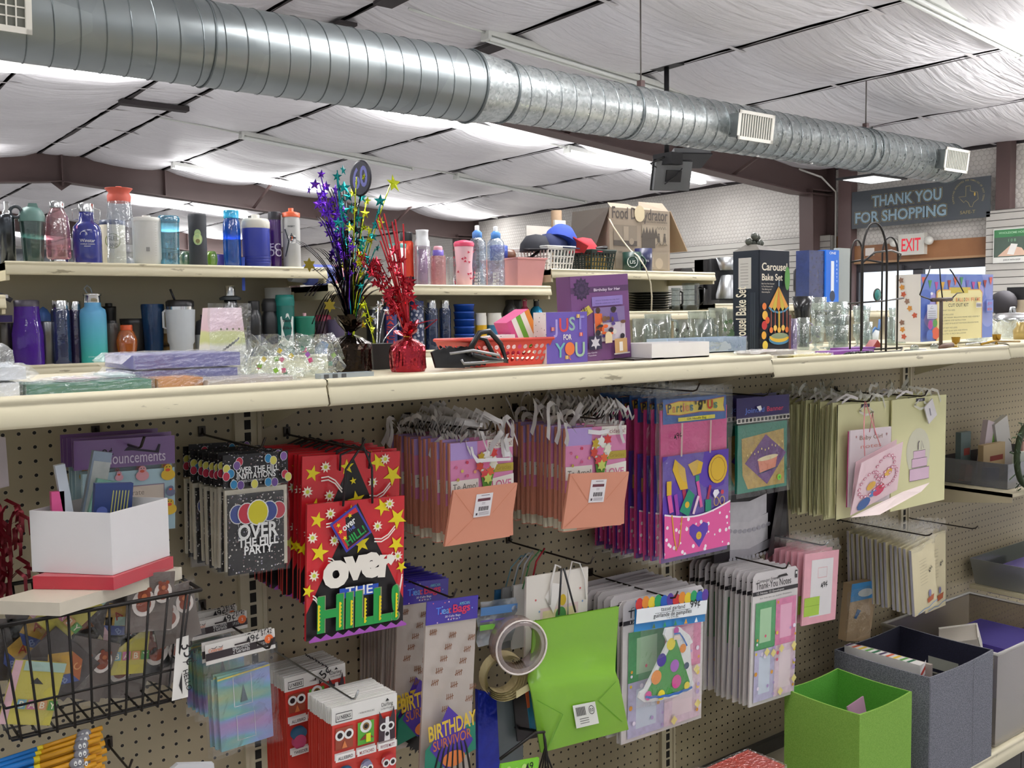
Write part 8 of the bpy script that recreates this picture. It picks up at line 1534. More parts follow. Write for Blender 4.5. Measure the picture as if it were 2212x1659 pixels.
P0 = A_(1153, 1343, -.29); t = thing('gift_bag', 'bright lime green gift bag with folded base and barcode sticker', 'gift bag', P0)
rows = [((1153, 1343), (1337, 1310), -.275), ((1151, 1400), (1333, 1375), -.275), ((1146, 1445), (1330, 1425), -.268), ((1142, 1470), (1329, 1450), -.285), ((1150, 1500), (1337, 1470), -.29), ((1160, 1565), (1347, 1520), -.285), ((1170, 1626), (1358, 1576), -.28)]
b = MB(); vs = []
for (a, c, y) in rows:
    for i in range(7): u = i/6; vs.append(tuple(A_(a[0]+(c[0]-a[0])*u, a[1]+(c[1]-a[1])*u, y+.002*math.sin(u*7+y*90))-P0))
n = len(vs); vs += [(x, y+.006, z) for x, y, z in vs]
fs = [(j*7+i, (j+1)*7+i, (j+1)*7+i+1, j*7+i+1) for j in range(6) for i in range(6)]; fs += [tuple(n+k for k in f[::-1]) for f in fs]; fs += [(j*7, n+j*7, n+(j+1)*7, (j+1)*7) for j in range(6)]
b.add(vs, fs, LG, True)
def gq(u, v, e=.0015): # on folded base
    a, c, d, f_ = [A_(px, py, y)-P0 for px, py, y in ((1150, 1500, -.29), (1337, 1470, -.29), (1358, 1576, -.28), (1170, 1626, -.28))]; p = a.lerp(c, u).lerp(f_.lerp(d, u), v); return (p.x, p.y-e-.002, p.z)
b.build('bag_body', t); b = MB(); gc = C('#5f9e16', .4)
for u0, v0, u1, v1 in ((.03, .1, .28, .42), (.28, .42, .06, .95), (.95, .0, .70, .30), (.70, .30, .93, .80)): b.add([gq(u0-.006, v0), gq(u0+.006, v0), gq(u1+.006, v1), gq(u1-.006, v1)], [(0, 3, 2, 1)], gc)
b.build('fold_crease', t)
b = MB(); SQ = lambda u, v, e: gq(.40+.26*u, .30+.42*v, e); b.add([SQ(0, 0, .002), SQ(1, 0, .002), SQ(1, 1, .002), SQ(0, 1, .002)], [(0, 3, 2, 1)], C('#e4e6de', .5))
for k in range(12): b.add([SQ(.1+.035*k, .12, .0024), SQ(.115+.035*k+.008*(k % 2), .12, .0024), SQ(.115+.035*k+.008*(k % 2), .5, .0024), SQ(.1+.035*k, .5, .0024)], [(0, 3, 2, 1)], BLK)
n_ = 16; rng = [SQ(.78+.13*math.cos(2*PI*i/n_), .33+.2*math.sin(2*PI*i/n_), .0024) for i in range(n_)]+[SQ(.78+.11*math.cos(2*PI*i/n_), .33+.17*math.sin(2*PI*i/n_), .0024) for i in range(n_)]; b.add(rng, [(i, n_+i, n_+(i+1) % n_, (i+1) % n_) for i in range(n_)], BLK)
for dx in (-.045, .045): b.add([SQ(.78+dx+.035*math.cos(2*PI*i/10), .33+.08*math.sin(2*PI*i/10), .0026) for i in range(10)], [tuple(range(10))[::-1]], BLK); b.add([SQ(.78+dx+.018*math.cos(2*PI*i/10), .33+.05*math.sin(2*PI*i/10), .003) for i in range(10)], [tuple(range(10))[::-1]], C('#e4e6de', .5))
for k in range(3): b.add([SQ(.2, .62+.1*k, .0024), SQ(.6, .62+.1*k, .0024), SQ(.6, .65+.1*k, .0024), SQ(.2, .65+.1*k, .0024)], [(0, 3, 2, 1)], C('#6a6c66'))
b.build('barcode_sticker', t); b = MB()
for (a, c) in (((1213, 1228), (1207, 1328)), ((1218, 1228), (1243, 1322))): b.tube([A_(*a, -.28)-P0, A_((a[0]+c[0])/2, (a[1]+c[1])/2, -.285)-P0, A_(*c, -.284)-P0], .0024, BLK, 5)
b.build('cord_handle', t)
# 17 hologram garlands
def holo_mat():
    m, nt, out = newmat('holographic_foil'); L = nt.links.new; tc = nd(nt, 'ShaderNodeTexCoord'); mp = nd(nt, 'ShaderNodeMapping'); mp.inputs['Scale'].default_value = (3, 1, 13); L(tc.outputs['Object'], mp.inputs[0]); n = nd(nt, 'ShaderNodeTexNoise'); n.inputs['Scale'].default_value = 1.2; L(mp.outputs[0], n.inputs['Vector'])
    cr = nd(nt, 'ShaderNodeValToRGB'); L(n.outputs['Fac'], cr.inputs[0]); el = cr.color_ramp.elements
    for i, (pz, hx) in enumerate(((.2, '#c9b59a'), (.35, '#b08fc0'), (.45, '#8fa0d0'), (.52, '#7ab0b0'), (.6, '#a0b890'), (.68, '#d8a868'), (.8, '#c08a90'))): e = el[i] if i < 2 else el.new(pz); e.position = pz; e.color = lin(hx)
    p = nd(nt, 'ShaderNodeBsdfPrincipled'); p.inputs['Metallic'].default_value = .55; p.inputs['Roughness'].default_value = .28; L(cr.outputs[0], p.inputs['Base Color']); L(p.outputs[0], out.inputs[0]); return m
HOLO = holo_mat()
def garl(lab, tl, tr, bl, Y):
    t, W, H = hang('garland_pack', lab, 'garland pack', tl, tr, bl, Y); b = MB(); b.box(-W/2, -.0015, -H*.175, W/2, 0, 0, C('#dcd8d2', .5)); b.box(-W*.36, -.0, -H*.96, W*.40, .008, -H*.30, HOLO); b.box(-W*.42, .009, -H*.94, W*.32, .011, -H*.33, HOLO); b.build('garland', t); b = MB(); b.page(-.0017)
    b.rect(-W/2, -H*.14, W/2, -H*.075, C('#33292c')); b.text('HALLOWEEN', -W*.0, -H*.10, .006, WHT, w=W*.24, bold=0); b.text('2 Garlands', W*.0, -H*.13, .007, WHT, w=W*.24, bold=0); b.text('5 FT (1.52 m) EACH', W*.34, -H*.115, .005, WHT, w=W*.22, bold=0); b.text('Celebrate!', -W*.36, -H*.07, .006, C('#d8703a'), w=W*.2); b.line([(-W*.42, -H*.035), (-W*.38, -H*.045), (-W*.34, -H*.03)], .001, BKc); b.line([(-W*.32, -H*.035), (-W*.28, -H*.045), (-W*.26, -H*.03)], .001, BKc)
    b.text('$1.42', W*.37, -H*.03, .008, C('#3a3434'), w=W*.16, bold=.02); b.disc(W*.40, -H*.075, .008, C('#e0682c')); b.text('2', W*.40, -H*.087, .005, WHT); price(b, W*.17, -H*.06, '49¢', .012, .2); b.rect(-W*.1, -H*.06, W*.12, -H*.045, C('#3a3030'))
    b.page(-.0004); wl = C('#e4e4e8', .2, .5)
    for (x0, z0, x1, z1) in ((-.14, -.60, .12, -.34), (-.12, -.90, .14, -.68)):
        b.line([(W*x0, H*z0), (W*x0, H*z1), (W*x1, H*z1), (W*x1, H*z0), (W*x0, H*z0)], .0011, wl); cx = (x0+x1)/2
    b.flat([(-W*.05, -H*.57), (W*.0, -H*.42), (W*.055, -H*.57)], C('#5a6a70', .3)); b.line([(-W*.36, -H*.33), (W*.4, -H*.31)], .003, C('#d8c86a', .3, .4)); b.build('print', t); sleeve(t, -W/2, -H, W/2, -H*.17, -.004, 12, FILM('#f8f8f8', .03, .12, 1.0, .01, 40), .004); return t
t = garl('Halloween garland pack with silver hologram sheets, front one priced 49¢', (442, 1394), (592, 1357), (458, 1642), -.27); stack(t, 1, -.262, 'garland pack just behind the front hologram pack', 'hologram garland packs', .004, 21)
t2 = garl('Halloween garland pack on the same hook, farther back and higher', (412, 1346), (532, 1318), (420, 1565), -.16); stack(t2, 3, -.10, 'garland pack behind the back hologram pack', 'hologram garland packs', .004, 22)
hook(575, 1400, -.31, 'black peg hook through both hologram garland packs')
# 18 sticker packs
def uneek(lab, tl, tr, bl, Y):
    t, W, H = hang('sticker_pack', lab, 'sticker pack', tl, tr, bl, Y); b = MB(); hd = H*.13; b.box(-W/2, -.001, -hd, W/2, .002, 0, C('#e2e0da', .5)); b.box(-W*.49, -.0005, -H, W*.49, .0015, -hd, C('#cf3f34', .35)); b.build('cards', t); b = MB(); b.page(-.0012)
    b.line([(-W*.44, -hd*.85), (-W*.44, -hd*.35), (-W*.2, -hd*.35), (-W*.2, -hd*.85), (-W*.44, -hd*.85)], .0014, BKc); b.text('U NEEKS', -W*.32, -hd*.72, .007, BKc, w=W*.2, bold=.03); b.text('1 WOBBLING PENCIL BAG', W*.02, -hd*.7, .003, BKc, w=W*.24, bold=0); b.text('Darling', W*.34, -hd*.6, .007, BKc, w=W*.18, bold=0); b.text('24 PIX STICKERS', W*.34, -hd*.8, .003, BKc, w=W*.2, bold=0); b.flat([(W*.31, -hd*.3), (W*.37, -hd*.3), (W*.34, -hd*.12)], BKc)
    def eyes(x, z, s, c=1): 
        for d in (-1, 1): b.disc(x+d*s*1.0, z, s*1.05, WHT); b.disc(x+d*s*1.0, z, s*.6, C('#241418'))
    def cell(cx, cz, hx, w_=.28, h_=.2): b.rect(W*cx-W*w_/2, cz-H*h_/2, W*cx+W*w_/2, cz+H*h_/2, C(hx))
    r1 = -hd-H*.115; bx_ = lambda x, z, s_, hx='#2a2426': (b.rect(W*x-W*.145, z-.006, W*x+W*.145, z+.007, C('#ece8e4')), b.text(s_, W*x, z-.003, .006, C(hx), w=W*.22, bold=.02))
    cell(-.32, r1, '#9a4a34', .26, .17); eyes(-W*.32, r1+.006, .009); b.flat([(-W*.36, r1-.018), (-W*.28, r1-.018), (-W*.32, r1-.004)], C('#d8804a')); cell(0, r1, '#5aa83a', .25, .18); b.disc(0, r1+.012, .012, C('#dfe0dc')); b.disc(0, r1+.012, .007, C('#8a6a3a')); b.disc(0, r1+.012, .004, BKc); b.flat([(-W*.1, r1-.012), (W*.12, r1-.012), (W*.02, r1+.0)], C('#8a3a2a')); b.rect(W*.0, r1-.018, W*.07, r1-.002, C('#d8e82c'))
    x = W*.32; b.flat([(x-W*.13, r1-.025), (x+W*.13, r1-.025), (x+W*.13, r1+.018), (x+W*.11, r1+.038), (x+W*.06, r1+.018), (x-W*.06, r1+.018), (x-W*.12, r1+.034)], C('#3a2c34')); b.flat([(x-W*.02, r1+.02), (x+W*.03, r1+.02), (x+W*.05, r1-.025), (x-W*.04, r1-.025)], C('#e6e2e2')); eyes(x, r1+.002, .0075); b.disc(x, r1-.012, .004, BKc)
    bx_(-.32, r1-.034, 'ALLIEBIRD'); bx_(0, r1-.034, 'MUSTACHIO', '#8a2a2a'); bx_(.32, r1-.034, 'FRYSTIE MUTT', '#8a2a4a')
    r2 = r1-H*.28; b.disc(-W*.32, r2, .016, C('#3a6a8a'), .013); b.disc(-W*.32, r2-.016, .014, C('#c8507a')); b.disc(0, r2, .012, C('#8a8aa8'), .014); eyes(0, r2, .006); b.disc(W*.34, r2, .015, C('#c8383a')); eyes(W*.34, r2, .007); bx_(-.32, r2-.034, 'TWEEDER'); bx_(0, r2-.034, 'MOUSY'); bx_(.32, r2-.034, 'OWLIE')
    b.build('print', t); return t
MT = ST
t = uneek('red sticker pack with cartoon animals, front of the nearer stack', (716, 1532), (857, 1497), (735, 1800), -.33); stack(t, 15, -.235, 'sticker pack in the nearer white topped stack', 'nearer sticker packs', .001, 23, 0, .0, .006)
t = uneek('red sticker pack with cartoon animals priced 25¢, front of the farther stack', (613, 1466), (745, 1431), (622, 1700), -.155); b = MB(); b.page(-.004); price(b, .02, -.018, '25¢', .018, .7); b.build('handwritten_price', t); stack(t, 13, -.06, 'sticker pack in the farther white topped stack', 'farther sticker packs', .001, 24, 0, .0, .006)
hook(760, 1510, -.34, 'steel peg hook running through both sticker stacks', ST)
# 19 wire basket with packs
bx0, bx1, by0, by1, bz0, bz1 = -.545, -.262, -.42, -.19, .965, 1.135
t = thing('wire_basket', 'black wire basket full of baby print packs on the pegboard', 'basket', ((bx0+bx1)/2, (by0+by1)/2, bz0)); cx, cy = t.location.x, t.location.y; WB = C('#1d1917', .4, .3)
def lb_(x, y, z, s=1.0): return ((x-cx)*s, (y-cy)*s, z-bz0)
b = MB(); b.tube([lb_(bx0, by0, bz1), lb_(bx1+.008, by0, bz1), lb_(bx1+.008, by1, bz1), lb_(bx0, by1, bz1)], .0034, WB, 6, True); b.build('rim', t)
for z, s in ((bz0, .84), (bz0+.05, .89)): b = MB(); b.tube([lb_(bx0, by0, z, s), lb_(bx1, by0, z, s), lb_(bx1, by1, z, s), lb_(bx0, by1, z, s)], .002, WB, 5, True); b.build('hoop', t)
for k in range(10): x = bx0+(bx1-bx0)*(k+.5)/10; b = MB(); p0 = Vector(lb_(x, by0, bz1)); p1 = Vector(lb_(x, by0, bz0-.004, .84)); p2 = Vector(lb_(x, by1, bz0-.004, .84)); p3 = Vector(lb_(x, by1, bz1)); b.tube([p0, p1, p2, p3], .0019, WB, 5); b.build('upright_wire', t)
for k in range(5): y = by0+(by1-by0)*(k+.5)/5; b = MB(); b.tube([lb_(bx0, y, bz1), lb_(bx0, y, bz0-.004, .84), lb_(bx1, y, bz0-.004, .84), lb_(bx1, y, bz1)], .0019, WB, 5); b.build('upright_wire', t)
R_ = random.Random(31); YLW, BEAR = C('#c9bd54', .45), C('#8a3f24', .5)
def bearp(b, x, z, s): b.disc(x, z, s*1.25, C('#d8cfc8'), s*1.5); b.disc(x, z+s*.8, s*.7, BEAR); b.disc(x, z-s*.2, s*.8, BEAR); b.disc(x-s*.5, z+s*1.4, s*.28, BEAR); b.disc(x+s*.5, z+s*1.4, s*.28, BEAR); b.disc(x, z+s*.7, s*.3, C('#b8683a'))
spec = [(-.50, .02, .3, 'y'), (-.46, .05, -.7, 'c'), (-.42, .03, .4, 'b'), (-.36, .05, .15, 'y'), (-.31, .04, -.3, 'b'), (-.48, .10, -.2, 'c'), (-.40, .11, .6, 'c'), (-.33, .12, .1, 'b'), (-.29, .09, -.15, 'b'), (-.44, .13, .9, 'y'), (-.37, .10, -.5, 'c'), (-.30, .02, .5, 'b'), (-.50, .07, .15, 'c'), (-.35, .0, .25, 'b')]
nm_ = {'y': ('yellow baby block pack', '#c9bd54'), 'b': ('teddy bear print pack', '#6a5f58'), 'c': ('alphabet block cut-out pack', '#4a4240')}
wh = ['leaning low', 'leaning across the middle', 'lying flat', 'standing upright', 'tilted steeply', 'turned on its side', 'wedged']
for k, (x, dz, a, kd) in enumerate(spec):
    t = thing('party_pack', '%s %s inside the wire basket' % (nm_[kd][0], wh[k % 7]), 'pack', (x+.01, by0+.035+.014*(k % 7)*.8, bz0+.035+dz), 0, 'packs in the wire basket', ry=a); w_, h_ = .035, .045
    b = MB(); b.box(-w_, 0, -h_, w_, .004, h_, C(nm_[kd][1], .45)); b.build('cards', t); b = MB(); b.page(-.0004)
    if kd == 'y':
        b.rect(-w_, -h_, -w_*.7, h_, C('#d9b0b8')); b.rect(-w_*.6, h_*.7, w_, h_, C('#a8c4b8')); b.flat([(-w_*.2, h_*.3), (w_*.0, h_*.5), (w_*.3, h_*.3)], BKc)
        for j, ch in enumerate('BABY'): b.rect(-w_*.5+.014*j, -h_*.5, -w_*.5+.014*j+.012, -h_*.2, C(['#7aa8b8', '#c87a9a', '#d89a6a', '#5a9a4a'][j])); b.text(ch, -w_*.5+.014*j+.006, -h_*.45, .009, C('#e8e2c8'), bold=.03)
    elif kd == 'b': bearp(b, -w_*.3, 0, .014); bearp(b, w_*.5, .014, .011)
    else:
        b.flat([(-.024, .0), (0, -.022), (.024, 0), (0, .024)], C('#c8a04a')); b.flat([(-.024, 0), (0, -.022), (0, -.04), (-.024, -.02)], C('#4a5a98')); b.flat([(0, -.022), (.024, 0), (.024, -.02), (0, -.04)], C('#b8683a')); b.text('A', 0, -.006, .012, C('#a83a2c'), bold=.03); b.text('B', -.012, -.026, .010, C('#8a9ac8'), bold=.03); b.text('C', .012, -.026, .010, C('#d8a06a'), bold=.03)
    b.build('print', t); sleeve(t, -w_*1.15, -h_*1.15, w_*1.15, h_*1.15, -.004, k, None, .003)
t, W, H = hang('price_card', 'white card marked 35¢ standing at the right of the wire basket', 'card', (378, 1378), (407, 1372), (350, 1515), -.41); b = MB(); b.prism([(-W*.4, -.002), (W*.5, 0), (W*.3, -H), (-W*.9, -H)], -.001, .0, C('#dcd9d2', .5)); b.page(-.0012); b.text('35¢', W*.1, -.03, .018, BKc, rot=-1.3, bold=0); b.flat([(-W*.35, -.075), (-W*.1, -.055), (-W*.12, -.09)], BKc); b.text('HELLO', W*.1, -.07, .008, BKc, rot=-1.4); b.build('card', t)
# stacked boxes on the basket: pale board, red pack, white carton
def diamond(name, lab, cat, PL, P0, PR, z0, z1, m, th=None):
    PB = (PL[0]+PR[0]-P0[0], PL[1]+PR[1]-P0[1]); t = thing(name, lab, cat, (P0[0], P0[1], z0)); pts = [(p[0]-P0[0], p[1]-P0[1]) for p in (PL, P0, PR, PB)]; h = z1-z0; b = MB()
    if th:
        c_ = (sum(p[0] for p in pts)/4, sum(p[1] for p in pts)/4); inn = [(p[0]+(c_[0]-p[0])*th, p[1]+(c_[1]-p[1])*th) for p in pts]
        vs = [(x, y, 0) for x, y in pts]+[(x, y, h) for x, y in pts]+[(x, y, h) for x, y in inn]+[(x, y, .003) for x, y in inn]
        b.add(vs, [(3, 2, 1, 0)]+[(i, (i+1) % 4, 4+(i+1) % 4, 4+i) for i in range(4)]+[(4+i, 4+(i+1) % 4, 8+(i+1) % 4, 8+i) for i in range(4)]+[(8+i, 8+(i+1) % 4, 12+(i+1) % 4, 12+i) for i in range(4)]+[(12, 13, 14, 15)], m)
    else: b.add([(x, y, 0) for x, y in pts]+[(x, y, h) for x, y in pts], [(3, 2, 1, 0), (4, 5, 6, 7)]+[(i, (i+1) % 4, 4+(i+1) % 4, 4+i) for i in range(4)], m)
    b.build(cat.split()[0]+'_body', t); return t
diamond('shrink_wrapped_board', 'pale wrapped flat board lying across the wire basket', 'board', (-.535, -.37), (-.462, -.445), (-.262, -.36), 1.141, 1.160, C('#c8c0ae', .35, 0, .1, 30))
diamond('napkin_pack', 'red wrapped napkin pack between the board and the white carton', 'napkin pack', (-.475, -.345), (-.385, -.43), (-.275, -.36), 1.1605, 1.1795, C('#b82c3c', .3, 0, .1, 20, .3, .4))
wb = diamond('open_carton', 'white open cardboard box with small party items, on the red pack', 'box', (-.470, -.318), (-.383, -.42), (-.278, -.354), 1.180, 1.272, C('#d6d4d4', .55, 0, .02), .02)
def inbox(nm, lab, px0, px1, pt, Y, m, ro, fn=None, cat='box'):
    a = aY(px0, 1090, Y); c = aY(px1, 1090, Y); zt_ = aY((px0+px1)/2, pt, Y).z; t = thing(nm, lab, cat, ((a.x+c.x)/2, Y, 1.2), 0, None, ry=ro); b = MB(); W = c.x-a.x; H = zt_-1.2; b.box(-W/2, 0, 0, W/2, .012, H, m); b.build('pack_body', t)
    if fn: b = MB(); b.page(-.0004); fn(b, W, H); b.build('print', t)
inbox('candle_pack', 'dark blue star printed pack leaning in the white box', 192, 275, 1045, -.362, C('#2a3a6a', .3), .1, lambda b, W, H: ([b.line([(W*(-.1+.08*k), H*.2), (W*(-.02+.08*k), H*.9)], .0015, C('#a8a85a')) for k in range(6)], b.disc(-W*.3, H*.6, .008, C('#4a5a98')), b.disc(W*.48, H*.5, .004, WHT)), 'pack')
inbox('greeting_box', 'pale grey box with rounded blue back standing in the white box', 148, 170, 1000, -.33, C('#b8c0c8', .4), -.12, None, 'box')
inbox('greeting_box', 'wide silver blue wrapped pack behind the dark blue star pack', 158, 200, 975, -.31, C('#8a98a8', .3, 0, .2, 30), .22, lambda b, W, H: b.rect(-W*.4, H*.1, W*.5, H*.9, C('#b4b8b4', .3, 0, .2, 60)), 'pack')
inbox('eraser_box', 'small pink box at the left inside the white box', 112, 140, 1062, -.33, C('#d8568e', .4), .0, None, 'box')
inbox('mint_pack', 'mint green wrapped pack in the white box', 165, 235, 1038, -.32, C('#86b8a4', .4), .3, None, 'pack')
quadthing('foil_garland_card', 'white card strip at the left edge above the red tinsel', 'card', [('card', [(-30, 940, -.2), (12, 945, -.2), (20, 1050, -.2), (-22, 1060, -.2)], C('#b9aeb0', .5), .003)])
P = aY(12, 1140, -.22); b = MB(); R_ = random.Random(4)
for k in range(60): x, z = R_.uniform(-.03, .022), R_.uniform(-.09, .055); y = R_.uniform(-.03, .03); L_ = R_.uniform(.015, .05); a = R_.uniform(0, 6); b.ribbon([(x, y, z), (x+L_*.5*math.cos(a), y-.006, z-.012), (x+L_*.6*math.cos(a), y+.004, z-.012-L_*.8)], (.003, .002, .001), C('#7e1626', .25, .5, .2, 40))
o = b.build('red_tinsel'); o.location = P; tag(o, 'dark red shiny tinsel bunch at the left edge', 'tinsel'); o['kind'] = 'stuff'
# 21 pencils
b0 = aY(80, 1640, -.36); R_ = random.Random(2)
for k in range(18):
    col_, row_ = k % 6, k//6; pz = aY(165+10*row_, 1612+16*col_, -.36); t = thing('novelty_pencil', 'yellow pencil with grey topper and blue end in the lower left bundle', 'pencil', (pz.x+R_.uniform(-.004, .004), -.36+.009*row_-.002*col_, pz.z+.006*row_), 0, 'yellow pencils in the lower left corner', ry=-.06-.01*row_)
    b = MB(); b.tube([(-.055, 0, 0), (.03, 0, 0)], .0042, C('#d89a1c', .4), 6); b.build('shaft', t); b = MB(); b.tube([(-.20, 0, 0), (-.063, 0, 0)], .0046, C('#1f78c8', .4), 6); b.tube([(-.063, 0, 0), (-.055, 0, 0)], .0046, C('#e0c81c', .4), 6); b.build('blue_end', t)
    b = MB(); b.blob((.002, -.004, .001), (.011, .007, .008), C('#8a8a92', .5), 10, 7); b.build('grey_topper', t); b = MB(); b.page(-.0112)
    for s_ in (-1, 1): b.disc(.002+s_*.003, .003, .0024, WHT, .004); b.disc(.002+s_*.003, .002, .001, BLK)
    b.build('eyes', t)
quadthing('white_pack', 'white rounded pack top at the bottom edge left of centre', 'pack', [('pack_body', [(365, 1668, -.3), (385, 1651, -.3), (462, 1649, -.3), (468, 1700, -.3), (366, 1700, -.3)], C('#d2d2d4', .5), .01)])
hook(275, 1658, -.12, 'peg hook end sticking out at the bottom left')
# 23 lower wire basket and lime pack
p0, p1 = aY(1080, 1640, -.32), aY(1230, 1655, -.32); t = thing('wire_basket', 'black wire basket cut off at the bottom centre edge', 'basket', (p0.x, -.32, p0.z-.1)); L_ = p1.x-p0.x; b = MB()
b.tube([(0, 0, .1), (L_*.5, 0, .13), (L_*.62, 0, .125), (L_*.9, .06, .09), (L_, .2, .05)], .0034, WB, 6); b.build('rim', t)
for k in range(5): b = MB(); b.tube([(L_*(.62+.06*k), .012*k, .125-.012*k), (L_*(.64+.06*k), .012*k, .09-.012*k), (L_*(.6+.06*k), .02, .02)], .0022, WB, 5); b.build('upright_wire', t)
t, W, H = hang('party_pack', 'lime green pack priced 49¢ in the bottom basket', 'pack', (1083, 1652), (1165, 1637), (1085, 1720), -.34); b = MB(); b.box(-W/2, 0, -H, W/2, .006, 0, C('#7cc832', .4)); b.page(-.0003); price(b, W*.25, -.022, '49', .016, .1); [b.disc(W*x, -.012-.005*(k % 2), .006, C('#b8e07a')) for k, x in enumerate((-.3, -.1, .1))]; b.build('pack_body', t)
# 24 red pack on the base deck
t = pack('red_package', 'red and orange wrapped package on the base deck at the bottom', 'package', 1500, 1700, -.45, .12, .177, .265, '#c83a20', seed=22, py=1650)
o = pack('brown_pack', 'clear crinkled pack on the base deck left of the red package', 'package', 1440, 1560, -.32, .08, .177, .215, '#6a4a3a', seed=23, py=1655)
# 25 bins on the base deck
def bin_(name, lab, x0, x1, y0, y1, z0, z1, mo, mi, th=.005, fl=.0, handle=None):
    t = thing(name, lab, 'bin', ((x0+x1)/2, (y0+y1)/2, z0)); w2, d2, h = (x1-x0)/2, (y1-y0)/2, z1-z0; b = MB(); n = 6
    ring = lambda k, z, sag: [(-w2*k+2*w2*k*i/n, -d2*k, z-sag*math.sin(PI*i/n)) for i in range(n)]+[(w2*k, -d2*k+2*d2*k*i/n, z-sag*math.sin(PI*i/n)*.6) for i in range(n)]+[(w2*k-2*w2*k*i/n, d2*k, z-sag*math.sin(PI*i/n)) for i in range(n)]+[(-w2*k, d2*k-2*d2*k*i/n, z-sag*math.sin(PI*i/n)*.6) for i in range(n)]
    def shell(k0, k1, z0_, z1_, sag, m, inv):
        vs = ring(k0, z0_, 0)+ring(k1, z1_, sag); N = 4*n; fs = [(i, (i+1) % N, N+(i+1) % N, N+i) for i in range(N)]
        b.add(vs, [f[::-1] for f in fs] if inv else fs, m)
    e = th/w2; shell(1-fl, 1, 0, h, .006 if fl == 0 else 0, mo, False); b.add(ring(1-fl, 0, 0), [tuple(range(4*n))[::-1]], mo); b.build('outer_wall', t)
    b = MB(); shell(1-fl-e, 1-e, .006, h, .006 if fl == 0 else 0, mi, True); b.add(ring(1-fl-e, .006, 0), [tuple(range(4*n))], mi)
    vs = ring(1, h, .006 if fl == 0 else 0)+ring(1-e, h, .006 if fl == 0 else 0); N = 4*n; b.add(vs, [(i, (i+1) % N, N+(i+1) % N, N+i) for i in range(N)], mo); b.build('inner_lining', t)
    return t
GF, GFi = fabric_mat('#74a03c', '#86b24a', 420), fabric_mat('#4f9a2c', '#5aa838', 420)
bin_('fabric_bin', 'lime green fabric storage bin on the base deck', 1.44, 1.69, -.475, -.24, .178, .503, GF, GFi)
BF, BFi = fabric_mat('#565962', '#85868f', 330), fabric_mat('#1d1d2c', '#23243a', 420)
t = bin_('fabric_bin', 'grey felt storage bin with navy lining right of the green bin', 1.80, 2.165, -.465, -.155, .178, .512, BF, BFi)
b = MB(); b.add([(.1755, -.05, .225), (.1755, .05, .225), (.1755, .05, .262), (.1755, -.05, .262)], [(0, 3, 2, 1)], C('#a4a699', .7)); b.build('handle_slot', t, 'pale cut-out handle opening')
b = MB(); 
for x in (-.183, 0.06): b.add([(x, -.157, .01), (x+.0015, -.157, .01), (x+.0015, -.157, .32), (x, -.157, .32)], [(0, 1, 2, 3)], C('#3c3c44', .8))
b.build('seam', t)
o = MB().box(0, 0, 0, .1, .004, .09, C('#b58aa4', .5)).build('mauve_card'); o.location = (1.53, -.40, .385); o.rotation_euler = (-.2, 0, .15); tag(o, 'mauve card lying inside the lime green bin', 'card')
ZB = .19
t = thing('striped_folder', 'white folder with rainbow striped end standing in the grey bin', 'folder', (1.83, -.17, ZB+.06), -PI/2+.06); b = MB(); b.box(0, 0, 0, .24, .034, .272, C('#d6d4cf', .5)); b.build('folder_body', t)
b = MB(); b.M = Matrix.Translation((.2405, 0, 0)); cs = ['#6a2a7a', '#f0ecec', '#a82a5a', '#f0ecec', '#c83a2a', '#f0ecec']
for k in range(12): b.add([(0.0005, 0, .10+.013*k), (0.0005, .034, .125+.013*k), (0.0005, .034, .138+.013*k), (0.0005, 0, .113+.013*k)], [(0, 1, 2, 3)], C(cs[k % 6]))
b.M = Matrix.Identity(4)
for k in range(10): b.add([(-.24+.022*k+.24, 0, .2725), (-.23+.022*k+.24, 0, .2725), (-.225+.022*k+.24, .034, .2725), (-.235+.022*k+.24, .034, .2725)], [(0, 1, 2, 3)], C(['#4a3a5a', '#c85a3a', '#d8b83a', '#5a9a4a', '#2a6a4a'][k % 5]))
b.build('striped_print', t)
for k, (x, hh, hx, lb) in enumerate(((1.865, .27, '#9a8f88', 'clear brown edged pack in the grey bin behind the folder'), (1.90, .235, '#3c3d3a', 'dark grey pack in the grey bin'), (1.93, .215, '#d4d4d2', 'white rounded frame in the grey bin'), (1.965, .21, '#5d554c', 'brown patterned pack in the grey bin'))):
    t = thing('flat_pack', lb, 'pack', (x, -.2, ZB+.06), -PI/2+.05); b = MB(); b.box(0, 0, 0, .225, .012, hh, C(hx, .4, 0, .1, 30)); b.build('pack_body', t)
CB = FILM('#d5d0c8', .08, .25, .1, .26); t = bin_('clear_tub', 'large translucent plastic tub right of the grey bin', 2.215, 2.80, -.455, -.06, .178, .482, CB, FILM('#cfcac2', .05, .3, .1, .05), .005, .06)
b = MB(); b.tube([(-.292, -.197, .304), (.292, -.197, .304), (.292, .197, .304), (-.292, .197, .304)], .006, FILM('#e2e0da', .2, .2, .1, .5), 6, True); b.build('rim', t)
t = thing('white_box', 'small white open box inside the translucent tub', 'box', (2.36, -.27, .40), .5, rx=-.25); b = MB(); b.box(-.08, -.06, 0, .08, .06, .07, C('#a8a298', .6)); b.box(.081, -.06, .005, .084, .06, .075, C('#e2dfd6', .5)); b.box(-.08, -.064, .01, .08, -.061, .075, C('#dedad0', .5)); b.build('box_body', t)
t = thing('purple_crate', 'purple plastic crate inside the translucent tub', 'crate', (2.62, -.26, .23), 0); b = MB(); b.box(-.13, -.13, 0, .13, .13, .18, C('#54479a', .4)); b.box(-.125, -.125, .17, .125, .125, .1805, C('#3f367c', .5)); b.box(-.1305, -.05, .10, -.13, .06, .15, C('#c4c2bc', .5)); b.build('crate_body', t)
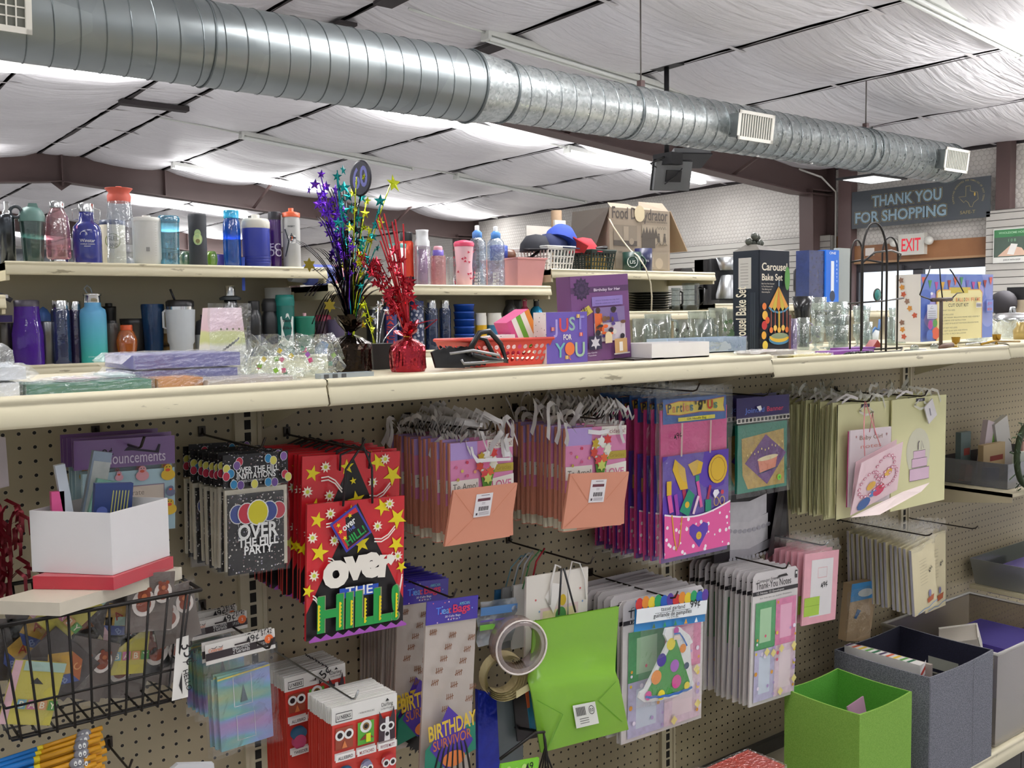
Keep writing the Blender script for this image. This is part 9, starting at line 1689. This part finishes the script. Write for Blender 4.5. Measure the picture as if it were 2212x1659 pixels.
t = thing('blue_boxed_pack', 'blue topped tan pack propped behind the grey bin in clear wrap', 'pack', (0, 0, 0)); A0, A1, A2, A3 = (aY(*q, -.13) for q in ((1840, 1262), (1897, 1252), (1878, 1385), (1828, 1385)))
t.location = A3; b = MB(); v = [A3-A3, A2-A3, A1-A3, A0-A3]; b.add([tuple(p) for p in v]+[tuple(p+Vector((0, .03, 0))) for p in v], [(0, 1, 2, 3), (7, 6, 5, 4), (3, 2, 6, 7), (1, 5, 6, 2), (0, 3, 7, 4)], C('#b39a78', .5)); b.build('pack_body', t)
b = MB(); u = lambda a, c, e=.001: tuple((v[0].lerp(v[1], a)).lerp(v[3].lerp(v[2], a), c)-Vector((0, e, 0))); b.add([u(0, .68), u(1, .72), u(1, 1), u(0, 1)], [(0, 1, 2, 3)], C('#3f8ac0', .35)); b.add([u(.55+.3*math.cos(q*PI/6), .82+.07*math.sin(q*PI/6), .002) for q in range(12)], [tuple(range(12))], C('#c8ccc8')); b.add([u(.2, .4, .002), u(.3, .55, .002), u(.45, .52, .002), u(.3, .38, .002)], [(0, 1, 2, 3)], C('#3f6a98')); b.build('print', t); b = MB(); b.sheet(-.01, 0, .12, .16, -.006, POLY, 6, 8, .003, 3); b.build('clear_wrap', t)
# small shelf at the right with tub
t = thing('bracket_shelf', 'beige bracket shelf on the pegboard at the right edge', 'shelf', (2.53, 0, .930)); b = MB(); b.box(0, -.34, -.012, 1.1, 0, 0, BEIGE2); b.build('shelf_board', t); b = MB(); b.prism([(0, 0), (.34, 0), (.34, -.03), (0, -.075)], 0, .003, C('#b5aa8e', .5)); o = b.build('side_bracket', t); o.rotation_euler = (0, 0, -PI/2)
t = bin_('clear_tub', 'translucent grey tub of assorted packs on the bracket shelf', 2.58, 3.12, -.30, -.04, .9315, 1.02, FILM('#a3a7b2', .1, .2, .1, .25), FILM('#a3a7b2', .03, .2, .1, .03), .004, .05)
for (x, y, w_, h, hx, lb, ro) in ((2.86, -.2, .09, .05, '#3a3f6a', 'dark blue pack in the bracket shelf tub', .1), (2.80, -.14, .05, .06, '#b85a3a', 'orange pack in the bracket shelf tub', .2), (2.95, -.16, .16, .125, '#bfa67c', 'tan labelled box in the bracket shelf tub', 0), (2.86, -.10, .07, .17, '#5a6a68', 'grey green box standing in the bracket shelf tub', .0), (2.98, -.12, .10, .20, '#cfc0c4', 'pale pink pack with lime patch in the bracket shelf tub', .25), (3.12, -.13, .10, .21, '#c9c6c0', 'clear sleeve pack leaning in the bracket shelf tub', -.3), (3.22, -.16, .12, .15, '#d8b0a0', 'red and white print pack at the right edge tub', .1), (3.06, -.22, .12, .09, '#c4cabc', 'pale green card pack in the bracket shelf tub', .05)):
    t = thing('small_pack', lb, 'pack', (x-.18, y, .937), 0, None, ry=ro); b = MB(); b.box(-w_/2, 0, 0, w_/2, .02, h, C(hx, .5)); b.page(-.0004)
    if 'lime' in lb: b.rect(0, h*.3, w_*.4, h*.8, C('#7aa84a'))
    if 'red' in lb: b.rect(-w_*.3, h*.4, w_*.1, h*.9, C('#c8382c')); b.rect(-w_*.4, h*.1, w_*.4, h*.3, C('#d8a03a'))
    if 'tan' in lb: b.rect(-w_*.2, h*.5, w_*.4, h*.65, C('#8a3a30'))
    b.build('pack_body', t)
P = aY(2212, 985, -.36); b = MB(); R_ = random.Random(3)
for k in range(120): a = R_.uniform(0, 2*PI); rr = .10+R_.uniform(-.012, .012); p = Vector((rr*math.cos(a), R_.uniform(-.02, .02), rr*math.sin(a)*1.1)); d = Vector((R_.uniform(-.02, .02), R_.uniform(-.01, .01), R_.uniform(-.02, .02))); b.ribbon([p, p+d], (.002, .001, .002), C(R_.choice(['#2c3f22', '#3a5230', '#24351d']), .7))
b.tube([(.10*math.cos(q*PI/12), 0, .11*math.sin(q*PI/12)) for q in range(24)], .010, C('#2c3a20', .8), 6, True); o = b.build('green_wreath'); o.location = (P.x+.05, -.36, P.z); tag(o, 'dark green foliage wreath cut off by the right edge', 'wreath')
t = bin_('clear_tub', 'second translucent tub at the right edge near the pegboard', 2.86, 3.4, -.33, -.03, .50, .60, FILM('#b9bdb9', .15, .2, .1, .35), FILM('#b9bdb9', .04, .2, .1, .05), .004, .08); t = thing('purple_tray', 'purple tray showing in the second tub at the right edge', 'tray', (3.05, -.2, .47)); MB().box(-.15, -.12, 0, .15, .12, .09, C('#5a4aa8', .4)).build('tray_body', t)
tag(MB().box(2.86, -.35, .483, 3.4, -.03, .498, BEIGE2).build('lower_bracket_shelf'), 'beige shelf board under the second translucent tub', 'shelf')
